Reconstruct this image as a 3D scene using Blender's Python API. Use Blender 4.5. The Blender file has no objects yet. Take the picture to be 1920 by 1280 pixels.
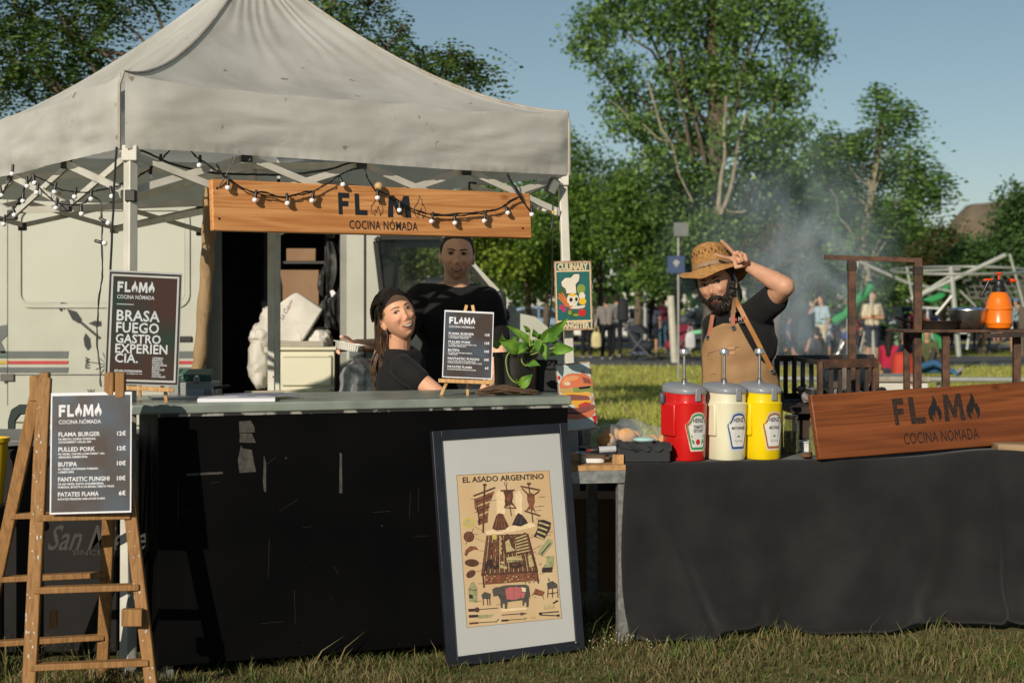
import bpy, bmesh, math, random
import numpy as np
from mathutils import Vector, Matrix, Euler, noise
from mathutils.bvhtree import BVHTree
from mathutils.geometry import tessellate_polygon
random.seed(7); np.random.seed(7)
R = math.radians
SC = bpy.context.scene
COL = SC.collection
# ------------------------------------------------------------------ camera, light
F = 2900.0; HZ = 578.0; CH = 1.38
cam_d = bpy.data.cameras.new('camera'); cam = bpy.data.objects.new('camera', cam_d); COL.objects.link(cam)
cam.location = (0, 0, CH); cam.rotation_euler = (R(90), 0, 0)
cam_d.sensor_width = 36; cam_d.lens = 36 * F / 1920; cam_d.shift_y = (HZ - 640) / 1920
cam_d.clip_start = 0.1; cam_d.clip_end = 2000
cam_d.dof.use_dof = True; cam_d.dof.focus_distance = 6.5; cam_d.dof.aperture_fstop = 4.0
SC.camera = cam
SUN_AZ, SUN_EL = R(24), R(23)
to_sun = Vector((-math.sin(SUN_AZ) * math.cos(SUN_EL), -math.cos(SUN_AZ) * math.cos(SUN_EL), math.sin(SUN_EL)))
sl = bpy.data.lights.new('sun', 'SUN'); sun = bpy.data.objects.new('sun', sl); COL.objects.link(sun)
sl.energy = 4.1; sl.angle = R(0.5); sl.color = (1.0, 0.89, 0.73)
sun.rotation_euler = to_sun.to_track_quat('Z', 'Y').to_euler(); sun.location = (-4, -6, 8)
world = bpy.data.worlds.new('World'); SC.world = world; world.use_nodes = True
wn, wl = world.node_tree.nodes, world.node_tree.links
bg = wn['Background']; sky = wn.new('ShaderNodeTexSky'); sky.sky_type = 'NISHITA'; sky.sun_disc = False
sky.sun_elevation = SUN_EL; sky.sun_rotation = math.atan2(to_sun.x, to_sun.y)
sky.air_density = 1.0; sky.dust_density = 0.25; sky.ozone_density = 1.5; sky.altitude = 900
hs = wn.new('ShaderNodeHueSaturation'); hs.inputs['Saturation'].default_value = 0.86; hs.inputs['Value'].default_value = 0.72; hs.inputs['Hue'].default_value = 0.482
wl.new(sky.outputs[0], hs.inputs['Color']); wl.new(hs.outputs[0], bg.inputs['Color']); bg.inputs['Strength'].default_value = 0.078
SC.view_settings.view_transform = 'Standard'; SC.view_settings.look = 'None'
SC.view_settings.exposure = 0.14; SC.view_settings.gamma = 1
SC.cycles.max_bounces = 8; SC.cycles.transparent_max_bounces = 24; SC.cycles.volume_bounces = 0
SC.cycles.caustics_reflective = False; SC.cycles.caustics_refractive = False
SC.cycles.volume_step_rate = 1.0; SC.cycles.volume_max_steps = 64
# ------------------------------------------------------------------ helpers
def P(px, py, d): return Vector(((px - 960) / F * d, d, CH - (py - HZ) / F * d))
def PX(px, d, z): return Vector(((px - 960) / F * d, d, z))
def PG(px, py, z=0.0):
    d = (CH - z) * F / (py - HZ); return P(px, py, d)
def RP(px, py, p0, n):
    r = Vector(((px - 960) / F, 1.0, -(py - HZ) / F)); o = Vector((0, 0, CH))
    return o + r * ((Vector(p0) - o).dot(n) / r.dot(n))
MATS = {}
def mat(name, col, rough=0.6, metal=0.0, col2=None, scale=6.0, detail=4.0, bump=0.0, bscale=40.0, stretch=(1, 1, 1),
        spec=0.5, trans=0.0, lo=0.35, hi=0.65, coat=0.0, vcol=None, alpha=1.0, bstretch=None, sss=0.0, sheen=0.0):
    if name in MATS: return MATS[name]
    m = bpy.data.materials.new(name); m.use_nodes = True; MATS[name] = m
    n, l = m.node_tree.nodes, m.node_tree.links
    b = n['Principled BSDF']
    b.inputs['Roughness'].default_value = rough; b.inputs['Metallic'].default_value = metal
    b.inputs['Specular IOR Level'].default_value = spec; b.inputs['Coat Weight'].default_value = coat
    if sss: b.inputs['Subsurface Weight'].default_value = sss; b.inputs['Subsurface Radius'].default_value = (.01, .004, .002); b.inputs['Subsurface Scale'].default_value = 1.0
    if sheen: b.inputs['Sheen Weight'].default_value = sheen
    tc = n.new('ShaderNodeTexCoord'); mp = n.new('ShaderNodeMapping'); mp.inputs['Scale'].default_value = stretch
    l.new(tc.outputs['Object'], mp.inputs[0])
    csock = None
    c1 = (*col, 1); c2 = (*(col2 or tuple(c * 0.82 for c in col)), 1)
    nz = n.new('ShaderNodeTexNoise'); nz.inputs['Scale'].default_value = scale; nz.inputs['Detail'].default_value = detail
    l.new(mp.outputs[0], nz.inputs['Vector'])
    rp = n.new('ShaderNodeValToRGB'); rp.color_ramp.elements[0].position = lo; rp.color_ramp.elements[1].position = hi
    rp.color_ramp.elements[0].color = c2; rp.color_ramp.elements[1].color = c1
    l.new(nz.outputs['Fac'], rp.inputs[0]); csock = rp.outputs[0]
    if vcol:
        at = n.new('ShaderNodeAttribute'); at.attribute_name = vcol
        mx = n.new('ShaderNodeMix'); mx.data_type = 'RGBA'; mx.blend_type = 'MULTIPLY'; mx.inputs[0].default_value = 1
        l.new(at.outputs['Color'], mx.inputs[6]); l.new(csock, mx.inputs[7]); csock = mx.outputs[2]
    l.new(csock, b.inputs['Base Color'])
    if bump:
        n2 = n.new('ShaderNodeTexNoise'); n2.inputs['Scale'].default_value = bscale; n2.inputs['Detail'].default_value = 5
        mp2 = n.new('ShaderNodeMapping'); mp2.inputs['Scale'].default_value = bstretch or stretch
        l.new(tc.outputs['Object'], mp2.inputs[0]); l.new(mp2.outputs[0], n2.inputs['Vector'])
        bp = n.new('ShaderNodeBump'); bp.inputs['Strength'].default_value = 1.0; bp.inputs['Distance'].default_value = bump
        l.new(n2.outputs['Fac'], bp.inputs['Height']); l.new(bp.outputs[0], b.inputs['Normal'])
    out = n['Material Output']
    if trans:
        tr = n.new('ShaderNodeBsdfTranslucent'); l.new(csock, tr.inputs[0])
        if bump: l.new(bp.outputs[0], tr.inputs['Normal'])
        ms = n.new('ShaderNodeMixShader'); ms.inputs[0].default_value = trans
        l.new(b.outputs[0], ms.inputs[1]); l.new(tr.outputs[0], ms.inputs[2]); l.new(ms.outputs[0], out.inputs[0])
    if alpha < 1:
        tp = n.new('ShaderNodeBsdfTransparent'); ms = n.new('ShaderNodeMixShader'); ms.inputs[0].default_value = alpha
        l.new(tp.outputs[0], ms.inputs[1]); l.new(b.outputs[0], ms.inputs[2]); l.new(ms.outputs[0], out.inputs[0])
    return m
def wood(name, c_light, c_dark, scale=14.0, rough=0.55, axis='x', knots=True, bump=0.0012, var=0.5):
    """plank wood: grain lines run along local axis"""
    if name in MATS: return MATS[name]
    m = bpy.data.materials.new(name); m.use_nodes = True; MATS[name] = m
    n, l = m.node_tree.nodes, m.node_tree.links; b = n['Principled BSDF']; b.inputs['Roughness'].default_value = rough
    b.inputs['Specular IOR Level'].default_value = 0.35
    tc = n.new('ShaderNodeTexCoord'); mp = n.new('ShaderNodeMapping')
    st = {'x': (0.06, 1, 1), 'y': (1, 0.06, 1), 'z': (1, 1, 0.06)}[axis]
    mp.inputs['Scale'].default_value = st; l.new(tc.outputs['Object'], mp.inputs[0])
    w = n.new('ShaderNodeTexNoise'); w.inputs['Scale'].default_value = scale * 3; w.inputs['Detail'].default_value = 6; w.inputs['Distortion'].default_value = 1.6
    l.new(mp.outputs[0], w.inputs['Vector'])
    w2 = n.new('ShaderNodeTexNoise'); w2.inputs['Scale'].default_value = scale * 0.45; w2.inputs['Detail'].default_value = 3; w2.inputs['Distortion'].default_value = 2.5
    l.new(mp.outputs[0], w2.inputs['Vector'])
    sn = n.new('ShaderNodeMath'); sn.operation = 'MULTIPLY'; sn.inputs[1].default_value = 60; l.new(w2.outputs['Fac'], sn.inputs[0])
    si = n.new('ShaderNodeMath'); si.operation = 'SINE'; l.new(sn.outputs[0], si.inputs[0])
    ad = n.new('ShaderNodeMath'); ad.operation = 'MULTIPLY_ADD'; ad.inputs[1].default_value = 0.13 * var * 2; l.new(si.outputs[0], ad.inputs[0]); l.new(w.outputs['Fac'], ad.inputs[2])
    rp = n.new('ShaderNodeValToRGB'); e = rp.color_ramp.elements
    e[0].position = 0.30; e[0].color = (*c_dark, 1); e[1].position = 0.68; e[1].color = (*c_light, 1)
    l.new(ad.outputs[0], rp.inputs[0]); cs = rp.outputs[0]
    if knots:
        v = n.new('ShaderNodeTexVoronoi'); v.inputs['Scale'].default_value = 2.6
        mp3 = n.new('ShaderNodeMapping'); mp3.inputs['Scale'].default_value = {'x': (.8, 1.7, 1), 'y': (1.7, .8, 1), 'z': (1.7, 1.7, .8)}[axis]
        l.new(tc.outputs['Object'], mp3.inputs[0]); l.new(mp3.outputs[0], v.inputs['Vector'])
        r3 = n.new('ShaderNodeValToRGB'); r3.color_ramp.elements[0].position = 0.02; r3.color_ramp.elements[1].position = 0.075
        r3.color_ramp.elements[0].color = (0.35, 0.2, 0.12, 1); r3.color_ramp.elements[1].color = (1, 1, 1, 1)
        l.new(v.outputs['Distance'], r3.inputs[0])
        mx = n.new('ShaderNodeMix'); mx.data_type = 'RGBA'; mx.blend_type = 'MULTIPLY'; mx.inputs[0].default_value = 0.8
        l.new(cs, mx.inputs[6]); l.new(r3.outputs[0], mx.inputs[7]); cs = mx.outputs[2]
    l.new(cs, b.inputs['Base Color'])
    bp = n.new('ShaderNodeBump'); bp.inputs['Distance'].default_value = bump; l.new(ad.outputs[0], bp.inputs['Height']); l.new(bp.outputs[0], b.inputs['Normal'])
    return m

_TX = {}
def text_geo(s, bold=0.0, spacing=1.0):
    k = (s, bold, spacing)
    if k in _TX: return _TX[k]
    c = bpy.data.curves.new('t', 'FONT'); c.body = s; c.offset = bold; c.resolution_u = 2; c.space_character = spacing
    c.fill_mode = 'FRONT'
    o = bpy.data.objects.new('t', c); me = bpy.data.meshes.new_from_object(o)
    v = [(p.co.x, p.co.y) for p in me.vertices]; f = [tuple(p.vertices) for p in me.polygons]
    bpy.data.objects.remove(o); bpy.data.curves.remove(c); bpy.data.meshes.remove(me)
    x0 = min(a for a, _ in v); x1 = max(a for a, _ in v); y0 = min(b for _, b in v); y1 = max(b for _, b in v)
    _TX[k] = (v, f, (x0, y0, x1, y1)); return _TX[k]
FLAME = [(.35, 0), (.12, .12), (.03, .33), (.10, .5), (.30, .64), (.45, .8), (.50, 1.0), (.68, .84), (.72, .66), (.70, .55), (.80, .62),
         (.97, .38), (.92, .15), (.70, 0), (.76, .16), (.66, .3), (.60, .46), (.5, .28), (.46, .14), (.36, .3), (.30, .18)]
_q = text_geo('H')[2]; CAPH = _q[3] - _q[1]
class MB:
    def __init__(s): s.v = []; s.f = []; s.m = []; s.cur = 0
    def add(s, vs, fs, M=None):
        o = len(s.v)
        s.v += [tuple(M @ Vector(p)) if M is not None else tuple(p) for p in vs]
        s.f += [tuple(i + o for i in f) for f in fs]; s.m += [s.cur] * len(fs); return s
    def box(s, x0, x1, y0, y1, z0, z1, M=None):
        return s.add([(x0, y0, z0), (x1, y0, z0), (x1, y1, z0), (x0, y1, z0), (x0, y0, z1), (x1, y0, z1), (x1, y1, z1), (x0, y1, z1)],
                     [(0, 3, 2, 1), (4, 5, 6, 7), (0, 1, 5, 4), (1, 2, 6, 5), (2, 3, 7, 6), (3, 0, 4, 7)], M)
    def bar(s, p0, p1, w, h=None, up=(0, 0, 1)):
        p0 = Vector(p0); p1 = Vector(p1); h = h or w; z = (p1 - p0); L = z.length; z.normalize()
        x = Vector(up).cross(z)
        if x.length < 1e-4: x = Vector((1, 0, 0)).cross(z)
        x.normalize(); y = z.cross(x)
        M = Matrix(((x.x, y.x, z.x, p0.x), (x.y, y.y, z.y, p0.y), (x.z, y.z, z.z, p0.z), (0, 0, 0, 1)))
        return s.box(-w / 2, w / 2, -h / 2, h / 2, 0, L, M)
    def tube(s, pts, r, n=8, caps=True):
        pts = [Vector(p) for p in pts]; k = len(pts); rs = r if isinstance(r, (list, tuple)) else [r] * k
        o = len(s.v); prev = None
        for i, p in enumerate(pts):
            t = (pts[min(i + 1, k - 1)] - pts[max(i - 1, 0)])
            if t.length < 1e-9: t = Vector((0, 0, 1))
            t.normalize()
            a = prev if prev is not None else (Vector((0, 0, 1)) if abs(t.z) < .9 else Vector((1, 0, 0)))
            a = (a - t * a.dot(t)); a.normalize(); prev = a; b = t.cross(a)
            for j in range(n):
                an = 2 * math.pi * j / n; s.v.append(tuple(p + (a * math.cos(an) + b * math.sin(an)) * rs[i]))
        for i in range(k - 1):
            for j in range(n):
                j2 = (j + 1) % n; s.f.append((o + i * n + j, o + i * n + j2, o + (i + 1) * n + j2, o + (i + 1) * n + j)); s.m.append(s.cur)
        if caps:
            s.f.append(tuple(o + j for j in range(n))[::-1]); s.f.append(tuple(o + (k - 1) * n + j for j in range(n))); s.m += [s.cur] * 2
        return s
    def lathe(s, prof, n=24, M=None, sx=1, sy=1, ex=2.0):
        vs = []; fs = []
        for (r, z) in prof:
            for j in range(n):
                a = 2 * math.pi * j / n; c, q = math.cos(a), math.sin(a)
                if ex != 2.0: c = math.copysign(abs(c) ** (2 / ex), c); q = math.copysign(abs(q) ** (2 / ex), q)
                vs.append((r * c * sx, r * q * sy, z))
        for i in range(len(prof) - 1):
            for j in range(n):
                j2 = (j + 1) % n; fs.append((i * n + j, i * n + j2, (i + 1) * n + j2, (i + 1) * n + j))
        fs.append(tuple(range(n))[::-1]); fs.append(tuple((len(prof) - 1) * n + j for j in range(n)))
        return s.add(vs, fs, M)
    def ell(s, c, r, M3=None, nu=16, nv=10):
        vs = []; fs = []; c = Vector(c); r = (r, r, r) if isinstance(r, (int, float)) else r
        for i in range(nv + 1):
            th = math.pi * i / nv
            for j in range(nu):
                a = 2 * math.pi * j / nu; p = Vector((r[0] * math.sin(th) * math.cos(a), r[1] * math.sin(th) * math.sin(a), r[2] * math.cos(th)))
                if M3 is not None: p = M3 @ p
                vs.append(tuple(c + p))
        for i in range(nv):
            for j in range(nu):
                j2 = (j + 1) % nu
                if i == 0: fs.append((j, (i + 1) * nu + j, (i + 1) * nu + j2))
                elif i == nv - 1: fs.append((i * nu + j, (i + 1) * nu + j, i * nu + j2))
                else: fs.append((i * nu + j, (i + 1) * nu + j, (i + 1) * nu + j2, i * nu + j2))
        return s.add(vs, fs)
    def cap(s, p0, p1, r0, r1, n=12):
        p0 = Vector(p0); p1 = Vector(p1); t = (p1 - p0).normalized(); pts = []; rs = []
        for a in (1.0, .9, .6, .25): pts.append(p0 - t * r0 * a); rs.append(max(r0 * math.sqrt(max(0, 1 - a * a)), r0 * .05))
        for a in (0, .5, 1): pts.append(p0.lerp(p1, a)); rs.append(r0 + (r1 - r0) * a)
        for a in (.25, .6, .9, 1.0): pts.append(p1 + t * r1 * a); rs.append(max(r1 * math.sqrt(max(0, 1 - a * a)), r1 * .05))
        return s.tube(pts, rs, n)
    def poly(s, loops, M=None, z=0.0, th=0.0):
        """flat polygon (with holes) in local xy at height z, thickness th downwards"""
        if not isinstance(loops[0][0], (tuple, list)): loops = [loops]
        L3 = [[Vector((a, b, 0)) for a, b in lp] for lp in loops]
        tr = tessellate_polygon(L3); pts = [p for lp in loops for p in lp]
        fs = []
        for t in tr:
            a, b, c = (pts[i] for i in t)
            ar = (b[0] - a[0]) * (c[1] - a[1]) - (c[0] - a[0]) * (b[1] - a[1])
            fs.append(tuple(t) if ar > 0 else tuple(t[::-1]))
        if th <= 0: return s.add([(a, b, z) for a, b in pts], fs, M)
        n = len(pts); vs = [(a, b, z) for a, b in pts] + [(a, b, z - th) for a, b in pts]
        fs2 = fs + [tuple(i + n for i in f[::-1]) for f in fs]; o = 0
        for lp in loops:
            k = len(lp); ar = sum(lp[i][0] * lp[(i + 1) % k][1] - lp[(i + 1) % k][0] * lp[i][1] for i in range(k))
            outer = (lp is loops[0])
            for i in range(k):
                a, b = o + i, o + (i + 1) % k; q = (a, a + n, b + n, b)
                if (ar < 0) == outer: q = q[::-1]
                fs2.append(q)
            o += k
        return s.add(vs, fs2, M)
    def text(s, t, x, y, w, h=None, M=None, z=0.0, bold=0.0, spacing=1.0, align='l', shear=0.0):
        v, f, (x0, y0, x1, y1) = text_geo(t, bold, spacing)
        if w is None: k2 = h / CAPH; y0 = 0; k = k2; w = (x1 - x0) * k
        else: k = w / (x1 - x0); k2 = (h / CAPH) if h else k
        if h: y0 = 0
        if align == 'c': x -= w / 2
        if align == 'r': x -= w
        return s.add([((a - x0) * k + x + (b - y0) * k2 * shear, (b - y0) * k2 + y, z) for a, b in v], f, M)
    def flame(s, x, y, w, h, M=None, z=0.0, line=None):
        pts = [(x + a * w, y + b * h) for a, b in FLAME]
        if line:
            q = [(x + a * w, y + b * h, z) for a, b in FLAME]; q.append(q[0])
            if M is not None: q = [M @ Vector(p) for p in q]
            return s.tube(q, line, 4)
        return s.poly(pts, M, z)
    def glyph(s, c, x, y, w, h, M=None, z=0.0):
        G = {'F': [(0, 0), (.34, 0), (.34, .38), (.85, .38), (.85, .62), (.34, .62), (.34, .76), (.95, .76), (.95, 1), (0, 1)], 'L': [(0, 0), (1, 0), (1, .24), (.36, .24), (.36, 1), (0, 1)],
             'M': [(0, 0), (.23, 0), (.25, .58), (.42, .12), (.58, .12), (.75, .58), (.77, 0), (1, 0), (.93, 1), (.70, 1), (.50, .46), (.30, 1), (.07, 1)]}
        return s.poly([(x + a * w, y + b * h) for a, b in G[c]], M, z)
    def logo(s, x, y, w, h, M=None, z=0.0, bold=0.03):
        s.glyph('F', x, y, w * .165, h, M, z); s.glyph('L', x + w * .195, y, w * .155, h, M, z); s.flame(x + w * .37, y, w * .175, h * 1.14, M, z)
        s.glyph('M', x + w * .565, y, w * .245, h, M, z); s.flame(x + w * .825, y, w * .175, h * 1.14, M, z); return s
ORG = {}
def _mesh(name, mb, mats, org, smooth=35):
    me = bpy.data.meshes.new(name); ox, oy, oz = org
    me.from_pydata([(a - ox, b - oy, c - oz) for a, b, c in mb.v], [], mb.f)
    if not isinstance(mats, (list, tuple)): mats = [mats]
    for m in mats: me.materials.append(m)
    if len(mats) > 1: me.polygons.foreach_set('material_index', mb.m)
    if smooth:
        me.polygons.foreach_set('use_smooth', [True] * len(me.polygons)); me.set_sharp_from_angle(angle=R(smooth))
    me.update(); return me
def tag(o, label=None, cat=None, group=None, kind=None):
    if label: o['label'] = label
    if cat: o['category'] = cat
    if group: o['group'] = group
    if kind: o['kind'] = kind
    return o
def thing(name, loc, label, cat, group=None, M=None):
    o = bpy.data.objects.new(name, None); COL.objects.link(o); o.empty_display_size = .1
    if M is not None: o.matrix_world = M; ORG[o.name] = Vector((0, 0, 0))
    else: o.location = loc; ORG[o.name] = Vector(loc)
    return tag(o, label, cat, group)
def part(name, mb, mats, parent=None, label=None, smooth=35, bevel=0.0, kind=None, cat=None, group=None, seg=2):
    if parent is not None: org = ORG[parent.name]
    else:
        a = np.array(mb.v); org = Vector(((a[:, 0].min() + a[:, 0].max()) / 2, (a[:, 1].min() + a[:, 1].max()) / 2, a[:, 2].min()))
    o = bpy.data.objects.new(name, _mesh(name, mb, mats, org, smooth)); COL.objects.link(o)
    if parent is not None: o.parent = parent; ORG[o.name] = org
    else: o.location = org; ORG[o.name] = Vector(org)
    if bevel:
        bv = o.modifiers.new('bevel', 'BEVEL'); bv.width = bevel; bv.segments = seg; bv.limit_method = 'ANGLE'; bv.angle_limit = R(40)
    return tag(o, label, cat, group, kind)
def share(name, me, parent, M=None, label=None):
    o = bpy.data.objects.new(name, me); COL.objects.link(o)
    if parent is not None: o.parent = parent; ORG[o.name] = ORG[parent.name]
    if M is not None: o.matrix_local = M
    return tag(o, label)
def frame3(BL, BR, TL):
    """rigid frame from three corners: X along the width, Y up the board, Z out towards the viewer. returns matrix, w, h"""
    x = BR - BL; w = x.length; x.normalize(); y = TL - BL; y = y - x * y.dot(x); h = y.length; y.normalize(); z = x.cross(y)
    return Matrix(((x.x, y.x, z.x, BL.x), (x.y, y.y, z.y, BL.y), (x.z, y.z, z.z, BL.z), (0, 0, 0, 1))), w, h
def npmesh(name, V, Fc, mats, kind=None, parent=None, colattr=None, label=None, cat=None, group=None, smooth=False, midx=None, org=None):
    """fast mesh from numpy arrays; Fc is (n,3) or (n,4)"""
    V = np.asarray(V, dtype=np.float32); Fc = np.asarray(Fc, dtype=np.int32)
    if org is None: org = ORG[parent.name] if parent is not None else Vector((0, 0, 0))
    V = V - np.array(org, dtype=np.float32)
    me = bpy.data.meshes.new(name); k = Fc.shape[1]; nf = len(Fc)
    me.vertices.add(len(V)); me.vertices.foreach_set('co', V.ravel())
    me.loops.add(nf * k); me.loops.foreach_set('vertex_index', Fc.ravel())
    me.polygons.add(nf); me.polygons.foreach_set('loop_start', np.arange(0, nf * k, k, dtype=np.int32))
    me.polygons.foreach_set('loop_total', np.full(nf, k, dtype=np.int32))
    if smooth: me.polygons.foreach_set('use_smooth', np.ones(nf, dtype=bool))
    for m in (mats if isinstance(mats, (list, tuple)) else [mats]): me.materials.append(m)
    if midx is not None: me.polygons.foreach_set('material_index', midx)
    me.update(calc_edges=True); me.validate()
    if colattr is not None:
        ca = me.color_attributes.new('tint', 'FLOAT_COLOR', 'POINT'); a = np.ones((len(V), 4), dtype=np.float32); a[:, :3] = colattr
        ca.data.foreach_set('color', a.ravel())
    o = bpy.data.objects.new(name, me); COL.objects.link(o)
    if parent is not None: o.parent = parent; ORG[o.name] = Vector(org)
    else: o.location = org; ORG[o.name] = Vector(org)
    return tag(o, label, cat, group, kind)
def fuse(mb, voxel, smooth=2, factor=.5):
    """union of overlapping closed shells as one continuous skin"""
    me = bpy.data.meshes.new('fuse'); me.from_pydata(mb.v, [], mb.f); o = bpy.data.objects.new('fuse', me); COL.objects.link(o)
    m = o.modifiers.new('r', 'REMESH'); m.mode = 'VOXEL'; m.voxel_size = voxel; m.use_smooth_shade = True
    if smooth:
        s = o.modifiers.new('s', 'SMOOTH'); s.iterations = smooth; s.factor = factor
    dg = bpy.context.evaluated_depsgraph_get(); out = bpy.data.meshes.new_from_object(o.evaluated_get(dg))
    bpy.data.objects.remove(o); bpy.data.meshes.remove(me)
    n = len(out.vertices); V = np.empty(n * 3, dtype=np.float32); out.vertices.foreach_get('co', V); V = V.reshape(-1, 3)
    Fc = np.empty(len(out.polygons) * 4, dtype=np.int32)
    assert len(out.loops) == len(Fc); out.loops.foreach_get('vertex_index', Fc)
    bpy.data.meshes.remove(out); return V, Fc.reshape(-1, 4)
def sstep(a, b, x):
    t = np.clip((x - a) / (b - a), 0, 1); return t * t * (3 - 2 * t)
def fnoise(V, s, seed=0.0):
    return np.array([noise.noise(Vector((float(p[0]) * s + seed, float(p[1]) * s, float(p[2]) * s))) for p in V], dtype=np.float32)
def wob(pts, n, amp=.004, seed=0):
    """catmull-style resample of a polyline with slight irregularity"""
    rnd = random.Random(seed); pts = [Vector(p) for p in pts]; out = []
    for i in range(len(pts) - 1):
        p0 = pts[max(i - 1, 0)]; p1 = pts[i]; p2 = pts[i + 1]; p3 = pts[min(i + 2, len(pts) - 1)]
        for k in range(n):
            t = k / n
            q = 0.5 * ((2 * p1) + (p2 - p0) * t + (2 * p0 - 5 * p1 + 4 * p2 - p3) * t * t + (3 * p1 - p0 - 3 * p2 + p3) * t ** 3)
            out.append(q + Vector((rnd.uniform(-amp, amp), rnd.uniform(-amp, amp), rnd.uniform(-amp, amp))))
    out.append(pts[-1]); return out
# ------------------------------------------------------------------ materials
M_white_frame = mat('painted_steel_white', (.62, .61, .55), .4, col2=(.5, .49, .43), scale=9)
M_black_plastic = mat('black_plastic', (.012, .012, .013), .4)
M_black_cable = mat('black_cable', (.01, .011, .012), .5)
M_bulb = mat('frosted_bulb', (.85, .85, .88), .25, col2=(.8, .8, .84))
M_paper = mat('paper_white', (.72, .73, .78), .55, col2=(.68, .69, .74), scale=4)
M_steel = mat('steel', (.55, .55, .56), .32, metal=1.0, col2=(.42, .42, .43), scale=14)
M_galv = mat('galvanised_steel', (.36, .37, .36), .5, metal=.6, col2=(.22, .23, .23), scale=40, bump=.0005, bscale=60)
M_black_shirt = mat('black_cotton', (.012, .012, .013), .9, col2=(.009, .009, .01), bump=.002, bscale=25, spec=.25, sheen=.04)
M_ink = mat('ink_dark', (.014, .017, .022), .6)
M_print_white = mat('print_white', (.74, .75, .8), .6)
# ------------------------------------------------------------------ ground
def add_grass(name, n, dmin, dmax, h, w, seed, power=1.0, zoff=0.0, excl=None, xr=(-.42, .42), cols=None, label=None, clump=0.6, lay=0.0):
    rs = np.random.RandomState(seed)
    u = rs.rand(n); d = dmin + (dmax - dmin) * u ** power
    x = d * (xr[0] + (xr[1] - xr[0]) * rs.rand(n))
    if excl is not None: k = ~excl(x, d); x, d = x[k], d[k]; n = len(x)
    pn = np.sin(x * 3.1 + np.sin(d * 2.3) * 2) * np.sin(d * 2.7 + np.cos(x * 1.9) * 2)
    pn2 = np.sin(x * 9.1 + 1.3 * np.sin(d * 7.7)) * np.sin(d * 11.7 + 2 * np.sin(x * 6.3))
    hh = h * (0.45 + 0.75 * rs.rand(n) ** 2) * (1 + clump * .5 * pn + clump * .35 * pn2) * (1 + 1.0 * (rs.rand(n) < .02))
    ww = w * (0.6 + 0.8 * rs.rand(n)); a = rs.rand(n) * 2 * np.pi; b = rs.rand(n) * 2 * np.pi; lean = (0.25 + rs.rand(n) * .9) * hh * (1 + 1.5 * lay); hz = hh * (1 - .7 * lay)
    dx, dy = np.cos(a) * ww / 2, np.sin(a) * ww / 2; z = np.full(n, zoff)
    V = np.empty((n, 5, 3), dtype=np.float32)
    V[:, 0] = np.c_[x - dx, d - dy, z - .01]; V[:, 1] = np.c_[x + dx, d + dy, z - .01]
    mx, my = x + np.cos(b) * lean * .35, d + np.sin(b) * lean * .35
    V[:, 2] = np.c_[mx + dx * .8, my + dy * .8, z + hz * .6]; V[:, 3] = np.c_[mx - dx * .8, my - dy * .8, z + hz * .6]
    V[:, 4] = np.c_[x + np.cos(b) * lean, d + np.sin(b) * lean, z + hz]
    o = np.arange(n)[:, None] * 5
    T = np.concatenate([o + [[0, 1, 2]], o + [[0, 2, 3]], o + [[3, 2, 4]]]).reshape(-1, 3)
    cols = np.array(cols, dtype=np.float32); t = np.clip(.5 + .35 * pn + .3 * (rs.rand(n) - .5) * 2, 0, .999)
    ci = cols[(t * len(cols)).astype(int)] * (0.7 + .5 * rs.rand(n))[:, None]
    dry = rs.rand(n) < .16; ci[dry] = np.array([.34, .27, .13]) * (0.6 + .6 * rs.rand(dry.sum()))[:, None]
    C = np.repeat(ci, 5, axis=0)
    return npmesh(name, V.reshape(-1, 3), T, M_blade, kind='stuff', colattr=C, label=label)
M_blade = mat('grass_blade', (1, 1, 1), .6, col2=(.85, .85, .85), vcol='tint', trans=.45, spec=.25)
g = bpy.data.materials.new('lawn_soil'); g.use_nodes = True
n, l = g.node_tree.nodes, g.node_tree.links; b = n['Principled BSDF']; b.inputs['Roughness'].default_value = .95; b.inputs['Specular IOR Level'].default_value = .1
tc = n.new('ShaderNodeTexCoord')
n1 = n.new('ShaderNodeTexNoise'); n1.inputs['Scale'].default_value = .35; n1.inputs['Detail'].default_value = 6; l.new(tc.outputs['Object'], n1.inputs['Vector'])
n2 = n.new('ShaderNodeTexNoise'); n2.inputs['Scale'].default_value = 9; n2.inputs['Detail'].default_value = 8; l.new(tc.outputs['Object'], n2.inputs['Vector'])
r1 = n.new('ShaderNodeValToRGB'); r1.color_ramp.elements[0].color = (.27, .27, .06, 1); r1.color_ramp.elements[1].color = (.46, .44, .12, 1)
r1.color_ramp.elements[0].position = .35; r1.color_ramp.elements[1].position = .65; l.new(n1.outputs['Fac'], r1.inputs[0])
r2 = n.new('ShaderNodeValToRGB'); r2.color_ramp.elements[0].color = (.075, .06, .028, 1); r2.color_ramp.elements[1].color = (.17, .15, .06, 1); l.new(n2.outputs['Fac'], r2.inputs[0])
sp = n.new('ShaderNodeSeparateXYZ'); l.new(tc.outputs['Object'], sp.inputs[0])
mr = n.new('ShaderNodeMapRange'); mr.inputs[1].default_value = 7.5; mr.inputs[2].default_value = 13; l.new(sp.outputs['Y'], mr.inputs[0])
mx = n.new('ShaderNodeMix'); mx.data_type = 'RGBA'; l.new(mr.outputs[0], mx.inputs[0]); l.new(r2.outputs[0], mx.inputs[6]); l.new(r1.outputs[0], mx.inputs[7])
l.new(mx.outputs[2], b.inputs['Base Color'])
bp = n.new('ShaderNodeBump'); bp.inputs['Distance'].default_value = .03; l.new(n2.outputs['Fac'], bp.inputs['Height']); l.new(bp.outputs[0], b.inputs['Normal'])
mb = MB(); xs = [-400, -60, -20, -8, -4, -2, 0, 2, 4, 8, 20, 60, 400]; ys = [-30, 0, 4, 5, 6, 7, 8, 10, 14, 20, 30, 45, 70, 120, 400, 900]
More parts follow.
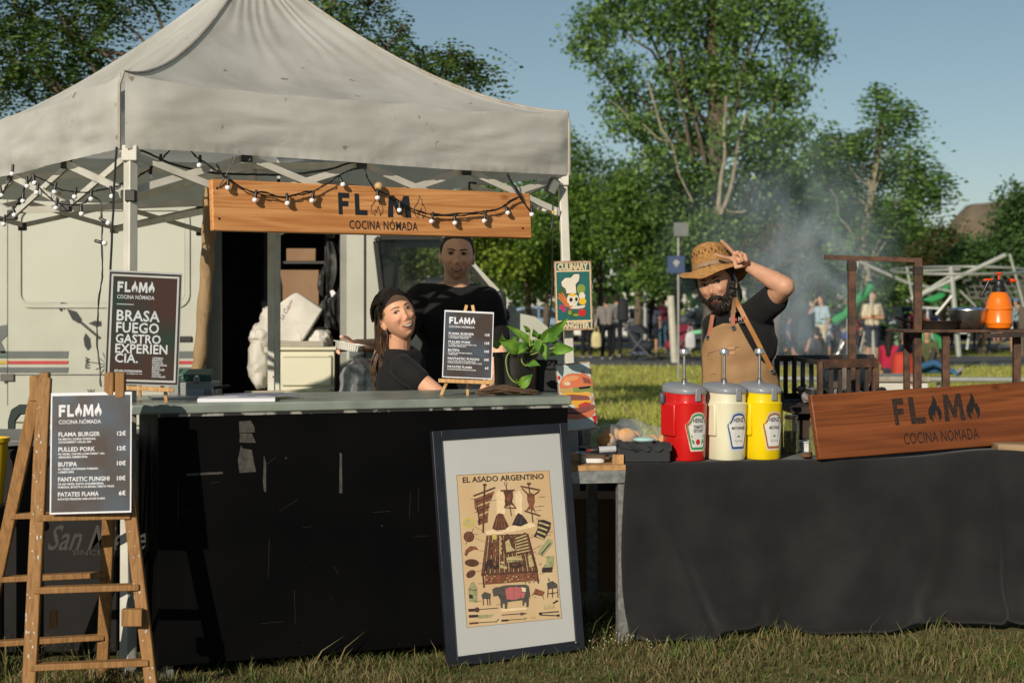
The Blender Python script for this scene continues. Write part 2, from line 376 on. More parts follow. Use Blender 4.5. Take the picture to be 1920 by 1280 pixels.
vs = [(x, y, 0) for y in ys for x in xs]; nx = len(xs)
fs = [(j * nx + i, j * nx + i + 1, (j + 1) * nx + i + 1, (j + 1) * nx + i) for j in range(len(ys) - 1) for i in range(nx - 1)]
mb.add(vs, fs); o = bpy.data.objects.new('ground', _mesh('ground', mb, g, (0, 0, 0))); COL.objects.link(o); tag(o, kind='structure')
M_path = mat('path_asphalt', (.10, .105, .12), .9, col2=(.06, .065, .075), scale=1.5, bump=.004)
mb = MB(); mb.box(-80, 80, 37.0, 44, .0, .02); o = part('path', mb, M_path, kind='structure')
M_path2 = mat('path_concrete', (.26, .25, .23), .9, col2=(.2, .19, .18), scale=1.0)
mb = MB(); mb.box(-80, 80, 52.0, 60, .0, .03); part('pavement', mb, M_path2, kind='structure')
mb = MB(); mb.box(-200, 200, 64.0, 80, .0, .025); part('road', mb, M_path, kind='structure')
def behind_stalls(x, d): return ((d > 5.9) & (d < 9.5) & (x < .15) & (d > 5.9 + .3 * (x + 1.4))) | ((x > .6) & (d > 6.55) & (d < 7.3))
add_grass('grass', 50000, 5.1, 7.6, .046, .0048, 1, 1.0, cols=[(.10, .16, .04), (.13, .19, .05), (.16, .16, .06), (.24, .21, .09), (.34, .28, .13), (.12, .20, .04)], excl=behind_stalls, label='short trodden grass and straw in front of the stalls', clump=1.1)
add_grass('straw', 9000, 5.1, 7.4, .075, .0034, 21, 1.0, cols=[(.42, .34, .17), (.34, .25, .12), (.25, .17, .08)], excl=behind_stalls, label='dry straw lying flat in the short grass', lay=.85)
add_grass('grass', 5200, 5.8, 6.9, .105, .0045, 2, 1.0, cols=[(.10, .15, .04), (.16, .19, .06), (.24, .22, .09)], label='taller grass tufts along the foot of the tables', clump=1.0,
          excl=lambda x, d: (np.abs(d - (6.02 + .22 * (x + 1.3) - np.where(x > .35, .1, 0) + np.where(x > .35, .12, 0))) > .14))
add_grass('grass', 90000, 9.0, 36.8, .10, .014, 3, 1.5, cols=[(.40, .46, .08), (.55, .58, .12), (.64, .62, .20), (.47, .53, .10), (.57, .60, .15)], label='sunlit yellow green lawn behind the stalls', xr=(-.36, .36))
add_grass('grass', 14000, 44.2, 52, .10, .02, 4, 1.0, cols=[(.12, .17, .03), (.18, .2, .05)], label='strip of lawn beyond the asphalt path', xr=(-.36, .36))
# small white clover heads beside the table leg
mb = MB(); rnd = random.Random(5)
for i in range(90):
    px = rnd.choice([rnd.gauss(1120, 40), rnd.gauss(760, 70), rnd.gauss(1180, 50)]); p = PG(px, rnd.uniform(1190, 1235)); h = rnd.uniform(.02, .07)
    mb.ell((p.x, p.y, h), .0036, nu=5, nv=3)
part('clover', mb, mat('clover_white', (.34, .38, .22), .8), kind='stuff', label='small white clover heads in the grass by the table leg', smooth=0)
# ------------------------------------------------------------------ camper van
VD = 11.5
def vx(px): return (px - 960) / F * VD
def vz(py): return CH - (py - HZ) / F * VD
MV = Matrix(((1, 0, 0, 0), (0, 0, -1, VD), (0, 1, 0, 0), (0, 0, 0, 1)))
def MVo(off): m = MV.copy(); m[1][3] = VD - off; return m
M_van = mat('van_paint_cream', (.43, .445, .385), .42, col2=(.38, .385, .33), scale=3, coat=.15, bump=.0006, bscale=6)
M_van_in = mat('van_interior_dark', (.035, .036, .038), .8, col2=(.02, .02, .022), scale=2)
M_seam = mat('rubber_seam', (.02, .02, .02), .8)
M_stripe_g = mat('stripe_grey', (.10, .115, .115), .5); M_stripe_r = mat('stripe_red', (.45, .02, .02), .5)
M_glass = mat('van_glass', (.02, .03, .03), .03, alpha=.38, spec=.9)
van = thing('camper_van', (vx(600), VD + 1, 0), 'cream camper van with grey and red stripes parked behind the counter, its side open', 'van')
rows = lambda L: [(vx(a), vz(b)) for a, b in L]
outl = rows([(-260, 820), (-260, 262), (690, 262), (770, 300), (800, 400 - 2), (885, 487), (958, 572), (976, 588), (1004, 594), (1030, 614), (1094, 676), (1122, 720), (1128, 830), (1060, 870), (1052, 835), (1030, 805), (1000, 795), (968, 800), (940, 820), (926, 850), (920, 870), (-60, 870), (-70, 840), (-95, 810), (-130, 800), (-165, 810), (-190, 840), (-200, 860)])
outl = rows([(-260, 850), (-260, 262), (690, 262), (775, 378), (885, 487), (958, 572), (976, 588), (1004, 594), (1028, 614), (1078, 668), (1100, 704), (1104, 850)])
door = rows([(372, 800), (372, 335), (650, 335), (650, 800)])
win = rows([(704, 452), (712, 445), (822, 445), (846, 458), (890, 510), (940, 570), (952, 590), (950, 600), (722, 604)])
mb = MB(); mb.poly([outl, door, win], MV, 0, .04); part('side_wall', mb, M_van, van)
mb = MB(); mb.poly([outl, win], MVo(-2.0), 0, .04); part('far_side_wall', mb, M_van, van)
mb = MB(); prof = rows([(-260, 262), (690, 262)])
def sweep(mb, prof, y0, y1, th=.0):
    for (a, b), (c, e) in zip(prof[:-1], prof[1:]): mb.add([(a, y0, b), (c, y0, e), (c, y1, e), (a, y1, b)], [(0, 1, 2, 3)])
mb = MB(); mb.box(vx(-260), vx(690), VD + .002, VD + 1.998, vz(262) - .03, vz(250)); part('roof', mb, M_van, van, bevel=.03)
mb = MB(); sweep(mb, rows([(976, 588), (1004, 594), (1028, 614), (1078, 668), (1100, 704), (1104, 850)]), VD + .0, VD + 2.0); part('bonnet', mb, M_van, van)
mb = MB(); sweep(mb, rows([(690, 262), (775, 378), (885, 487), (958, 572), (976, 588)]), VD + .05, VD + 1.95); part('windscreen', mb, M_glass, van)
mb = MB(); mb.poly(win, MVo(-.025)); part('side_window', mb, M_glass, van); mb = MB(); mb.poly(win, MVo(-1.98)); part('far_window', mb, mat('far_glass', (.02, .03, .03), .05, alpha=.15), van)
# A pillar strip and dark gasket round the window
mb = MB(); k = len(win)
for i in range(k):
    a = win[i]; c = win[(i + 1) % k]; mb.bar((a[0], VD - .004, a[1]), (c[0], VD - .004, c[1]), .035, .012, up=(0, 1, 0))
part('window_gasket', mb, M_seam, van)
mb = MB(); a = (vx(800), VD - .022, vz(404)); c = (vx(968), VD - .022, vz(580)); mb.bar(a, c, .022, .022, up=(0, 1, 0)); part('pillar_moulding', mb, M_van, van)
# sliding door, proud of the side, with a rounded pressed field
mb = MB(); sd = rows([(17, 790), (17, 348), (22, 344), (372, 344), (385, 420), (385, 800)]); mb.poly(sd, MVo(.03), 0, .028); sdoor = part('sliding_door', mb, M_van, van, bevel=.006)
def rrect(x0, y0, x1, y1, r, n=6):
    pts = []
    for cx, cy, a0 in ((x1 - r, y1 - r, 0), (x0 + r, y1 - r, 90), (x0 + r, y0 + r, 180), (x1 - r, y0 + r, 270)):
        for i in range(n + 1): a = R(a0 + 90 * i / n); pts.append((cx + r * math.cos(a), cy + r * math.sin(a)))
    return pts
mb = MB(); x0, x1, y0, y1 = vx(35), vx(358), vz(577), vz(388)
q = rrect(x0, y0, x1, y1, .10); q2 = rrect(x0 + .03, y0 + .03, x1 - .03, y1 - .03, .075)
mb.poly([q, q2], MVo(.045), 0, .016); part('moulding', mb, M_van, sdoor, bevel=.005)
mb = MB(); mb.poly(rrect(x0 + .04, y0 + .04, x1 - .04, y1 - .04, .07), MVo(.0335), 0, .003); part('pressed_field', mb, mat('van_field', (.45, .465, .40), .42, col2=(.42, .43, .37), scale=2, coat=.2), sdoor)
for px in (16, 684):
    mb = MB(); mb.box(vx(px) - .006, vx(px) + .006, VD - .012, VD - .001, vz(760), vz(345)); part('seam', mb, M_seam, van)
mb = MB(); mb.box(vx(17), vx(385), VD - .035, VD - .030, vz(702) - .003, vz(702) + .003); part('swage_line', mb, M_seam, sdoor)
for (a, c) in ((-250, 16), (18, 129), (331, 384), (655, 683), (686, 720)):
    off = .034 if 17 < a < 380 else .004; hst = [(658, 671, M_stripe_g), (676, 682, M_stripe_r), (688, 698, M_stripe_g)]
    for ya, yb, m in hst:
        mb = MB(); mb.poly(rows([(a, yb), (c, yb), (c + (2 if c in (129,) else 0), ya), (a, ya)]), MVo(off + .002), 0, .0015); part('stripe', mb, m, sdoor if off > .01 else van)
mb = MB(); mb.poly(rows([(-50, 682), (16, 682), (16, 676), (-50, 676)]), MVo(.0085)); part('stripe', mb, mat('stripe_yellow', (.5, .33, .03), .5), van, label='yellow stripe')
mb = MB(); mb.poly(rows([(-50, 670), (16, 670), (16, 667), (-50, 667)]), MVo(.0095)); part('stripe', mb, mat('stripe_green', (.02, .12, .04), .5), van, label='green stripe')
mb = MB(); mb.poly(rows([(-30, 618), (14, 608), (16, 626), (2, 640), (12, 662), (2, 662), (-12, 640)]), MVo(.006)); part('emblem', mb, M_stripe_g, van)
hd = MB(); hd.box(vx(4), vx(30), VD - .05, VD - .03, vz(714), vz(700)); h_ = part('door_handle', hd, mat('handle_recess', (.09, .09, .08), .5), van, bevel=.006)
hd = MB(); hd.box(vx(333), vx(362), VD - .05, VD - .032, vz(640), vz(630)); part('door_rail', hd, M_black_plastic, van, bevel=.004)
# compass and arrow drawing on the door
mb = MB(); M_ = MVo(.0355); ppm = F / VD
def seg(a, c, w=.006):
    a = Vector(rows([a])[0]); c = Vector(rows([c])[0]); t = (c - a).normalized(); q = Vector((-t.y, t.x)) * w / 2
    mb.poly([tuple(a - q), tuple(c - q), tuple(c + q), tuple(a + q)], M_)
for a, c in (((110, 573), (118, 583)), ((118, 583), (117, 568)), ((117, 568), (128, 570)), ((128, 570), (122, 580))): seg(a, c, .011)
mb.poly(rows([(128, 579), (146, 584), (156, 599), (150, 606), (138, 599)]), M_)
for i in range(9): x_, y_ = 154 + i * 4.3, 604 + i * 3.6; mb.poly([(vx(x_) + .011 * math.cos(t), vz(y_) + .011 * math.sin(t)) for t in np.linspace(0, 5.6, 8)], M_)
mb.poly(rows([(168, 606), (180, 601), (192, 602), (192, 611), (182, 612)]), M_)
mb.poly(rows([(163, 624), (171, 634), (173, 650), (167, 657), (161, 648), (159, 634)]), M_)
for a in range(0, 360, 30):
    L = 40 if a % 90 == 0 else 24; c = (204, 683); seg(c, (c[0] + L * math.cos(R(a + 8)), c[1] + L * math.sin(R(a + 8))), .005)
mr_ = Matrix.Translation(Vector((vx(171), VD - .0355, vz(690)))) @ Matrix(((0, -1, 0, 0), (0, 0, -1, 0), (1, 0, 0, 0), (0, 0, 0, 1)))
mb.text('nw', 0, 0, .085, None, mr_, 0, .02); mb.text('W', vx(166), vz(738), .055, None, M_, 0, 0.0); part('drawing', mb, M_ink, sdoor)
# interior
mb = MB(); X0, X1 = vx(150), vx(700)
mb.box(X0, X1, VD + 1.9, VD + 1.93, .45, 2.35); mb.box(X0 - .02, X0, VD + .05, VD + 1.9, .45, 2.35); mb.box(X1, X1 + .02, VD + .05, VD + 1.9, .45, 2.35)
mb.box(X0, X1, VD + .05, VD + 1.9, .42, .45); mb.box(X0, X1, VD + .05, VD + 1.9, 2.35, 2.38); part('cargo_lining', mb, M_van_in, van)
mb = MB(); mb.box(vx(455), vx(585), VD + 1.0, VD + 1.6, vz(577) - .02, vz(577)); mb.box(vx(455), vx(585), VD + 1.0, VD + 1.6, vz(482) - .02, vz(482))
for px in (458, 582): mb.box(vx(px) - .015, vx(px) + .015, VD + 1.0, VD + 1.03, .45, 2.2)
part('shelf_rack', mb, mat('rack_dark', (.03, .03, .03), .6), van)
mb = MB(); mb.box(vx(372) , vx(372) + .13, VD + .2, VD + .24, .5, 2.2); mb.box(vx(650) - .05, vx(650), VD + .01, VD + .05, .45, vz(335)); part('door_post', mb, mat('post_grey', (.25, .25, .22), .6), van)
for k in range(12):
    for px in (443, 480):
        mb = MB(); mb.box(vx(px), vx(px + 23), VD + 1.55, VD + 1.56, vz(455 + k * 2.3), vz(454 + k * 2.3)); part('vent_slat', mb, mat('slat_grey', (.16, .17, .18), .5), van)
# mirror, seat, wheels, bumper
mb = MB(); mb.lathe([(.0, 0), (.05, .01), (.055, .06), (.055, .2), (.045, .25), (.0, .27)], 16, Matrix.Translation((vx(938), VD - .22, vz(612))), sx=.85, sy=.8)
mr0 = part('wing_mirror', mb, mat('mirror_housing', (.045, .045, .045), .55), van); mb = MB(); mb.bar((vx(938), VD - .22, vz(600)), (vx(942), VD, vz(596)), .03); part('mirror_arm', mb, M_black_plastic, mr0)
mb = MB(); mb.box(vx(790), vx(845), VD + .35, VD + .8, .9, 1.62); part('seat', mb, mat('seat_cloth', (.04, .045, .06), .9), van, bevel=.05)
mb = MB(); mb.tube([(vx(880), VD + .5 + .19 * math.cos(a), vz(600) + .19 * math.sin(a)) for a in np.linspace(0, 2 * math.pi, 20)], .014, 6); part('steering_wheel', mb, M_black_plastic, van)
for px in (-130, 1000):
    Mw = Matrix.Translation((vx(px), VD - .02, .34)) @ Matrix.Rotation(R(90), 4, 'X')
    mb = MB(); mb.lathe([(.2, -.1), (.31, -.1), (.34, -.07), (.34, .07), (.31, .1), (.2, .1)], 28, Mw); w_ = part('wheel', mb, mat('tyre', (.02, .02, .02), .9), van)
    mb = MB(); mb.lathe([(.0, .06), (.06, .09), (.16, .07), (.21, .085), (.21, .02), (0, .02)], 20, Mw); part('rim', mb, M_steel, w_)
mb = MB(); mb.box(vx(1066), vx(1108), VD - .01, VD + 2.01, .35, .62); part('bumper', mb, mat('bumper_grey', (.09, .09, .09), .6), van, bevel=.03)
mb = MB(); mb.box(vx(1078), vx(1099), VD - .008, VD + .2, vz(724), vz(704)); part('headlight', mb, mat('lamp_glass', (.5, .5, .5), .1, coat=.5), van, bevel=.02)
# ------------------------------------------------------------------ tent
TA, TB = Vector((-1.474, 5.87, 0)), Vector((.25, 7.07, 0))
tdir = (TB - TA).normalized(); tback = Vector((-tdir.y, tdir.x, 0)); TL_ = 2.95
TC, TD = TB + tback * TL_, TA + tback * TL_
PEAK = Vector((-1.26, 7.5, 3.07)); ZV, ZE = 1.985, 2.275
def canvas():
    m = bpy.data.materials.new('canvas_offwhite'); m.use_nodes = True; n, l = m.node_tree.nodes, m.node_tree.links; b = n['Principled BSDF']
    b.inputs['Roughness'].default_value = .85; b.inputs['Specular IOR Level'].default_value = .2
    tc = n.new('ShaderNodeTexCoord'); sp = n.new('ShaderNodeSeparateXYZ'); l.new(tc.outputs['Object'], sp.inputs[0])
    def N(scale, detail=5, st=(1, 1, 1), dist=0):
        mp = n.new('ShaderNodeMapping'); mp.inputs['Scale'].default_value = st; l.new(tc.outputs['Object'], mp.inputs[0])
        t = n.new('ShaderNodeTexNoise'); t.inputs['Scale'].default_value = scale; t.inputs['Detail'].default_value = detail; t.inputs['Distortion'].default_value = dist
        l.new(mp.outputs[0], t.inputs['Vector']); return t.outputs['Fac']
    r1 = n.new('ShaderNodeValToRGB'); l.new(N(3, 8), r1.inputs[0]); e = r1.color_ramp.elements
    e[0].position = .32; e[0].color = (.60, .595, .555, 1); e[1].position = .62; e[1].color = (.76, .76, .73, 1)
    # brown grime, mostly on the valance
    r2 = n.new('ShaderNodeValToRGB'); l.new(N(2.6, 9, (1, 1, 2.4), 1.2), r2.inputs[0]); e = r2.color_ramp.elements; e[0].position = .58; e[0].color = (0, 0, 0, 1); e[1].position = .76; e[1].color = (1, 1, 1, 1)
    zr = n.new('ShaderNodeMapRange'); zr.inputs[1].default_value = ZE + .12; zr.inputs[2].default_value = ZV + .1; zr.inputs[3].default_value = .12; zr.inputs[4].default_value = .40; l.new(sp.outputs['Z'], zr.inputs[0])
    mu = n.new('ShaderNodeMath'); mu.operation = 'MULTIPLY'; l.new(r2.outputs[0], mu.inputs[0]); l.new(zr.outputs[0], mu.inputs[1])
    mx = n.new('ShaderNodeMix'); mx.data_type = 'RGBA'; l.new(mu.outputs[0], mx.inputs[0]); l.new(r1.outputs[0], mx.inputs[6]); mx.inputs[7].default_value = (.44, .39, .30, 1)
    r3 = n.new('ShaderNodeValToRGB'); l.new(N(14, 3), r3.inputs[0]); e = r3.color_ramp.elements; e[0].position = .70; e[0].color = (0, 0, 0, 1); e[1].position = .735; e[1].color = (.7, .7, .7, 1)
    m2 = n.new('ShaderNodeMix'); m2.data_type = 'RGBA'; l.new(r3.outputs[0], m2.inputs[0]); l.new(mx.outputs[2], m2.inputs[6]); m2.inputs[7].default_value = (.30, .22, .15, 1)
    l.new(m2.outputs[2], b.inputs['Base Color'])
    bA = N(5.5, 9, (1, 1, 1.5), .8); bB = N(38, 4, (1, 1, 1)); ma = n.new('ShaderNodeMath'); ma.operation = 'MULTIPLY_ADD'; ma.inputs[1].default_value = .05; l.new(bB, ma.inputs[0]); l.new(bA, ma.inputs[2])
    bp = n.new('ShaderNodeBump'); bp.inputs['Distance'].default_value = .007; bp.inputs['Strength'].default_value = .8; l.new(ma.outputs[0], bp.inputs['Height']); l.new(bp.outputs[0], b.inputs['Normal'])
    tr = n.new('ShaderNodeBsdfTranslucent'); l.new(m2.outputs[2], tr.inputs[0]); ms = n.new('ShaderNodeMixShader'); ms.inputs[0].default_value = .46
    l.new(b.outputs[0], ms.inputs[1]); l.new(tr.outputs[0], ms.inputs[2]); l.new(ms.outputs[0], n['Material Output'].inputs[0]); return m
M_canvas = canvas()
tent = thing('market_tent', (TA.x + .8, TA.y + 1.6, 0), 'off white pop-up market tent with a tall peaked canvas roof over the counter', 'tent')
def side(A, B, n=64, seed=0.0):
    out = Vector(((B - A).y, -(B - A).x, 0)).normalized(); V = []; rows_ = []
    ts = [1 - (i / 40) for i in range(41)]
    for t in ts: rows_.append(('r', t))
    for k in range(1, 17): rows_.append(('v', k / 16))
    for kind, t in rows_:
        for i in range(n + 1):
            u = i / n; E = A.lerp(B, u); mid = 4 * u * (1 - u); ze = ZE - .035 * mid ** .5
            if kind == 'r':
                p = E.lerp(Vector((PEAK.x, PEAK.y, 0)), t); g = t ** (1.62 + .22 * mid); z = ze + (PEAK.z - ze) * g
                w = noise.noise(Vector((p.x * 2.2 + seed, p.y * 2.2, 3))) * .010 * min(1, 8 * mid) + noise.noise(Vector((u * 9 + seed, t * 1.5, 1))) * .014 * (1 - t) * min(1, 6 * mid)
                w += .007 * math.sin(u * 60 + 8 * noise.noise(Vector((u * 4, t * 3, seed)))) * max(0, t - .35) * min(1, 5 * mid)
                off = .012 * math.exp(-(t / .04) ** 2); z += w; p = p + out * off
            else:
                zz = ze + (ZV + .004 * math.sin(u * 7) - ze) * t; z = zz; bulge = math.sin(math.pi * min(t, 1)) * .018 * min(1, 10 * mid)
                w = noise.noise(Vector((u * 5 + seed, t * 3.2, 5))) * .024 * min(1, 12 * mid) * (t ** .5) + noise.noise(Vector((u * 13 + t * 6 + seed, t * 7 - u * 4, 8))) * .010 * min(1, 12 * mid)
                hem = .0035 if t > .91 else 0
                hem += .003 * math.sin(u * 230) * (1 if t > .9 else 0)
                p = E + out * (.014 + bulge + w + hem)
            V.append((p.x, p.y, z))
    nr = len(rows_); mb = MB(); mb.add(V, [(r * (n + 1) + i, (r + 1) * (n + 1) + i, (r + 1) * (n + 1) + i + 1, r * (n + 1) + i + 1) for r in range(nr - 1) for i in range(n)])
    return mb
for i, (A, B) in enumerate(((TA, TB), (TB, TC), (TC, TD), (TD, TA))):
    part('canopy_panel', side(A, B, 96 if i == 0 else 64, i * 7.3), M_canvas, tent, smooth=60)
# stitched corner seams running down the valance and up the ridge
for A in (TA, TB):
    mb = MB(); pts = []; o_ = (Vector((-.9, -.3, 0)) if A is TA else Vector((.6, -.6, 0))).normalized() * .016
    for k in range(24):
        t = 1 - k / 23; p = A.lerp(Vector((PEAK.x, PEAK.y, 0)), t); pts.append(Vector((p.x, p.y, ZE + (PEAK.z - ZE) * t ** 1.62 + .004)))
    for k in range(1, 7): pts.append(Vector((A.x + o_.x, A.y + o_.y, ZE + (ZV - ZE) * k / 6)))
    mb.tube(pts, .0065, 6); part('seam', mb, mat('seam_tape', (.40, .38, .34), .8, col2=(.30, .26, .22), scale=14), tent)
def leg(bot, top, w=.040):
    mb = MB(); mb.bar(bot, top, w, w); mb.bar(Vector(bot) + Vector((0, 0, 0)), Vector(bot).lerp(Vector(top), .42), w + .008, w + .008)
    lg = part('leg', mb, M_white_frame, tent, bevel=.004)
    mb = MB(); b_ = Vector(bot); mb.box(b_.x - .05, b_.x + .05, b_.y - .05, b_.y + .05, 0, .006); part('foot_plate', mb, M_galv, lg)
    mb = MB(); t_ = Vector(top); mb.box(t_.x - .03, t_.x + .03, t_.y - .03, t_.y + .03, t_.z - .06, t_.z); part('corner_bracket', mb, M_white_frame, lg, bevel=.004)
leg((TA.x + .012, TA.y + .02, 0), (TA.x + .02, TA.y + .03, 2.0)); leg((TB.x + .055, TB.y + .02, 0), (TB.x - .02, TB.y + .01, 2.0)); leg((TC.x, TC.y - .05, 0), (TC.x, TC.y - .05, 2.0)); leg((TD.x, TD.y - .03, 0), (TD.x, TD.y - .03, 2.0))
def truss(A, B, nx, zt=1.985, zb=1.815, inset=.03):
    ins = Vector((-(B - A).y, (B - A).x, 0)).normalized() * inset; A = A + ins; B = B + ins
    for k in range(nx):
        a = A.lerp(B, k / nx); c = A.lerp(B, (k + 1) / nx); dz = ins * .45
        m1 = MB(); m1.bar((a.x, a.y, zt), (c.x, c.y, zb), .012, .027); part('truss_bar', m1, M_white_frame, tent)
        m1 = MB(); m1.bar((a.x + dz.x, a.y + dz.y, zb), (c.x + dz.x, c.y + dz.y, zt), .012, .027); part('truss_bar', m1, M_white_frame, tent)
        m1 = MB(); m1.box(c.x - .02, c.x + .02, c.y - .02, c.y + .02, zb - .03, zb + .015); part('joint', m1, M_black_plastic, tent, bevel=.004)
        if k < nx - 1:
            m1 = MB(); m1.box(c.x - .02, c.x + .02, c.y - .02, c.y + .02, zt - .02, zt + .02); part('joint', m1, M_black_plastic, tent, bevel=.004)
truss(TA, TB, 4); truss(TD, TA, 4); truss(TB, TC, 4); truss(TC, TD, 4, 1.97, 1.84)
ctr = Vector((PEAK.x, PEAK.y, 0)); mb = MB(); mb.bar((ctr.x, ctr.y, 1.9), (ctr.x, ctr.y, PEAK.z - .03), .04); part('centre_pole', mb, M_white_frame, tent)
for (A, B) in ((TA, TB), (TB, TC), (TC, TD), (TD, TA)):
    m_ = A.lerp(B, .5) + Vector((-(B - A).y, (B - A).x, 0)).normalized() * .05
    for (za, zb_) in ((1.98, 2.12), (1.83, 1.95)):
        mb = MB(); mb.bar((m_.x, m_.y, za), (ctr.x, ctr.y, zb_ - .05), .013, .03); part('truss_bar', mb, M_white_frame, tent)
# upright slotted post half way along the back, seen through the stall
mb = MB(); p = PX(509, 8.7, 0); mb.box(p.x - .019, p.x + .019, p.y - .02, p.y + .02, 0, 1.97); ps = part('post', mb, M_white_frame, tent, bevel=.003)
for py in (675, 706, 735):
    q = P(512, py, 8.678); mb = MB(); mb.lathe([(.004, 0), (.004, .003)], 8, Matrix.Translation(q) @ Matrix.Rotation(R(90), 4, 'X')); part('hole', mb, M_black_plastic, ps)
add_grass('grass', 20000, 7.6, 9.0, .07, .010, 6, 1.0, cols=[(.26, .3, .055), (.36, .38, .09), (.42, .4, .13)], label='lawn under and behind the tables')
# ------------------------------------------------------------------ trees
M_leaf = mat('leaf', (1, 1, 1), .5, col2=(.85, .85, .85), vcol='tint', trans=.5, spec=.3)
M_bark = mat('bark', (.14, .11, .08), .95, col2=(.07, .055, .04), scale=6, bump=.02, bscale=9, stretch=(1, 1, .3))
M_bark_pale = mat('bark_pale', (.30, .27, .20), .9, col2=(.17, .14, .10), scale=7, bump=.008, bscale=14, stretch=(1, 1, .4))
def leaf_arrays(C, size, rs, cols, compound=0, flat=.5, droop=.35):
    n = len(C)
    if compound:
        k = compound; a = rs.rand(n) * 2 * np.pi; dr = -droop + (rs.rand(n) - .5) * .7
        ax = np.c_[np.cos(a), np.sin(a), dr]; ax /= np.linalg.norm(ax, axis=1)[:, None]
        sd = np.cross(ax, np.array([0, 0, 1.0])); sd /= np.linalg.norm(sd, axis=1)[:, None] + 1e-9
        m = k // 2; L = size * k * .55; pos = []; axs = []
        for j in range(m):
            for s_ in (-1, 1):
                t = (j + .6) / m; p = C + ax * (L * t) + np.array([0, 0, -1.0]) * (L * .35 * t * t) + sd * s_ * size * .55
                pos.append(p); axs.append(sd * s_ + ax * .35)
        C2 = np.concatenate(pos); A = np.concatenate(axs); idx = np.tile(np.arange(n), 2 * m)
    else:
        C2 = C; A = rs.randn(n, 3) * np.array([1, 1, .7]); A[:, 2] -= droop; idx = np.arange(n)
    A /= np.linalg.norm(A, axis=1)[:, None] + 1e-9; N_ = rs.randn(len(C2), 3); N_[:, 2] += flat * 2; B = np.cross(A, N_); B /= np.linalg.norm(B, axis=1)[:, None] + 1e-9
    sz = size * (.65 + .7 * rs.rand(len(C2)))[:, None]; w = .36 if not compound else .27
    V = np.stack([C2 - A * sz * .5, C2 + B * sz * w - A * sz * .05, C2 + A * sz * .55, C2 - B * sz * w - A * sz * .05], axis=1).reshape(-1, 3)
    Fc = np.arange(len(C2) * 4).reshape(-1, 4)
    cols = np.array(cols); ci = cols[rs.randint(0, len(cols), n)] * (.7 + .6 * rs.rand(n))[:, None]; ci = ci[idx] * (.85 + .3 * rs.rand(len(C2)))[:, None]
    return V, Fc, np.repeat(ci, 4, axis=0)
def tree(name, label, x, y, trunk, tr, blobs, ncl, per, spread, size, cols, seed, group=None, compound=0, bark=None, cat='tree', limbs=True, shell=.35, droop=.35, twigs=60):
    rs = np.random.RandomState(seed); root = thing(name, (x, y, 0), label, cat, group)
    B = np.array([[b[0], b[1], b[2]] for b in blobs]); Rr = np.array([[b[3], b[4], b[5]] for b in blobs])
    wgt = (Rr.prod(axis=1)) ** .75; wgt /= wgt.sum(); bi = rs.choice(len(blobs), ncl, p=wgt)
    dirs = rs.randn(ncl, 3); dirs /= np.linalg.norm(dirs, axis=1)[:, None]; rad = rs.rand(ncl) ** shell
    CC = B[bi] + dirs * rad[:, None] * Rr[bi]; CC = CC[CC[:, 2] > .3]
    C = np.repeat(CC, per, axis=0) + rs.randn(len(CC) * per, 3) * spread * np.array([1, 1, .7])
    V, Fc, T = leaf_arrays(C, size, rs, cols, compound, droop=droop)
    bk = bark or M_bark
    npmesh('crown', V, Fc, M_leaf, parent=root, colattr=T)
    mb = MB(); tp = wob(trunk, 4, tr * .15, seed); k = len(tp); mb.tube(tp, [tr * (1.25 - .95 * i / (k - 1)) for i in range(k)], 10); part('trunk', mb, bk, root)
    if limbs:
        mb = MB()
        for j, c in enumerate(B):
            s_ = tp[min(k - 1, int(k * min(.95, max(.15, .35 + .5 * rs.rand() * (c[2] / max(B[:, 2].max(), .1))))))]
            if c[2] - s_.z < .2: s_ = tp[int(k * .4)]
            md = s_.lerp(Vector(c), .5) + Vector((0, 0, -.08 * (Vector(c) - s_).length)); q = wob([s_, md, Vector(c)], 4, .02 * (Vector(c) - s_).length, seed + j)
            mb.tube(q, [tr * .24 * (1.1 - i / len(q)) for i in range(len(q))], 6)
        for j in rs.choice(len(CC), min(twigs, len(CC)), replace=False):
            c = Vector(CC[j]); b_ = Vector(B[np.argmin(((B - CC[j]) ** 2).sum(1))]); mb.tube([b_, b_.lerp(c, .5) + Vector((0, 0, .05)), c], [tr * .09, tr * .06, tr * .03], 4, caps=False)
        part('branch', mb, bk, root)
    return root
def pb(L, d, dd=None, dj=.5, rs=None):
    out = []; rr = rs or random.Random(3)
    for a, b, rx, ry in L:
        k = d / F; q = P(a, b, d + rr.uniform(-dj, dj)); out.append((q.x, q.y, q.z, rx * k, (dd or rx) * k, ry * k))
    return out
GL = [(.055, .12, .025), (.085, .16, .03), (.04, .085, .02), (.11, .19, .04)]
# tall poplar
D1 = 44.0
bl = pb([(1105, 70, 45, 60), (1150, 30, 60, 50), (1240, 30, 80, 70), (1330, 50, 80, 90), (1420, 20, 80, 70), (1490, 60, 50, 70), (1530, 90, 30, 45), (1160, 135, 60, 35), (1180, 195, 75, 28), (1290, 150, 80, 70),
         (1390, 150, 80, 70), (1470, 170, 55, 50), (1190, 235, 60, 30), (1300, 260, 90, 60), (1400, 260, 85, 60), (1480, 245, 50, 45), (1240, 310, 65, 40), (1450, 310, 60, 45), (1330, 350, 95, 50), (1440, 370, 50, 50),
         (1250, 380, 50, 35), (1350, 430, 65, 40), (1290, 440, 45, 35), (1430, 440, 40, 30), (1250, -60, 90, 80), (1400, -80, 90, 80), (1330, -180, 90, 90), (1480, -40, 70, 60), (1160, -50, 60, 50), (1400, -250, 70, 80)], D1, 70, 1.2, random.Random(8))
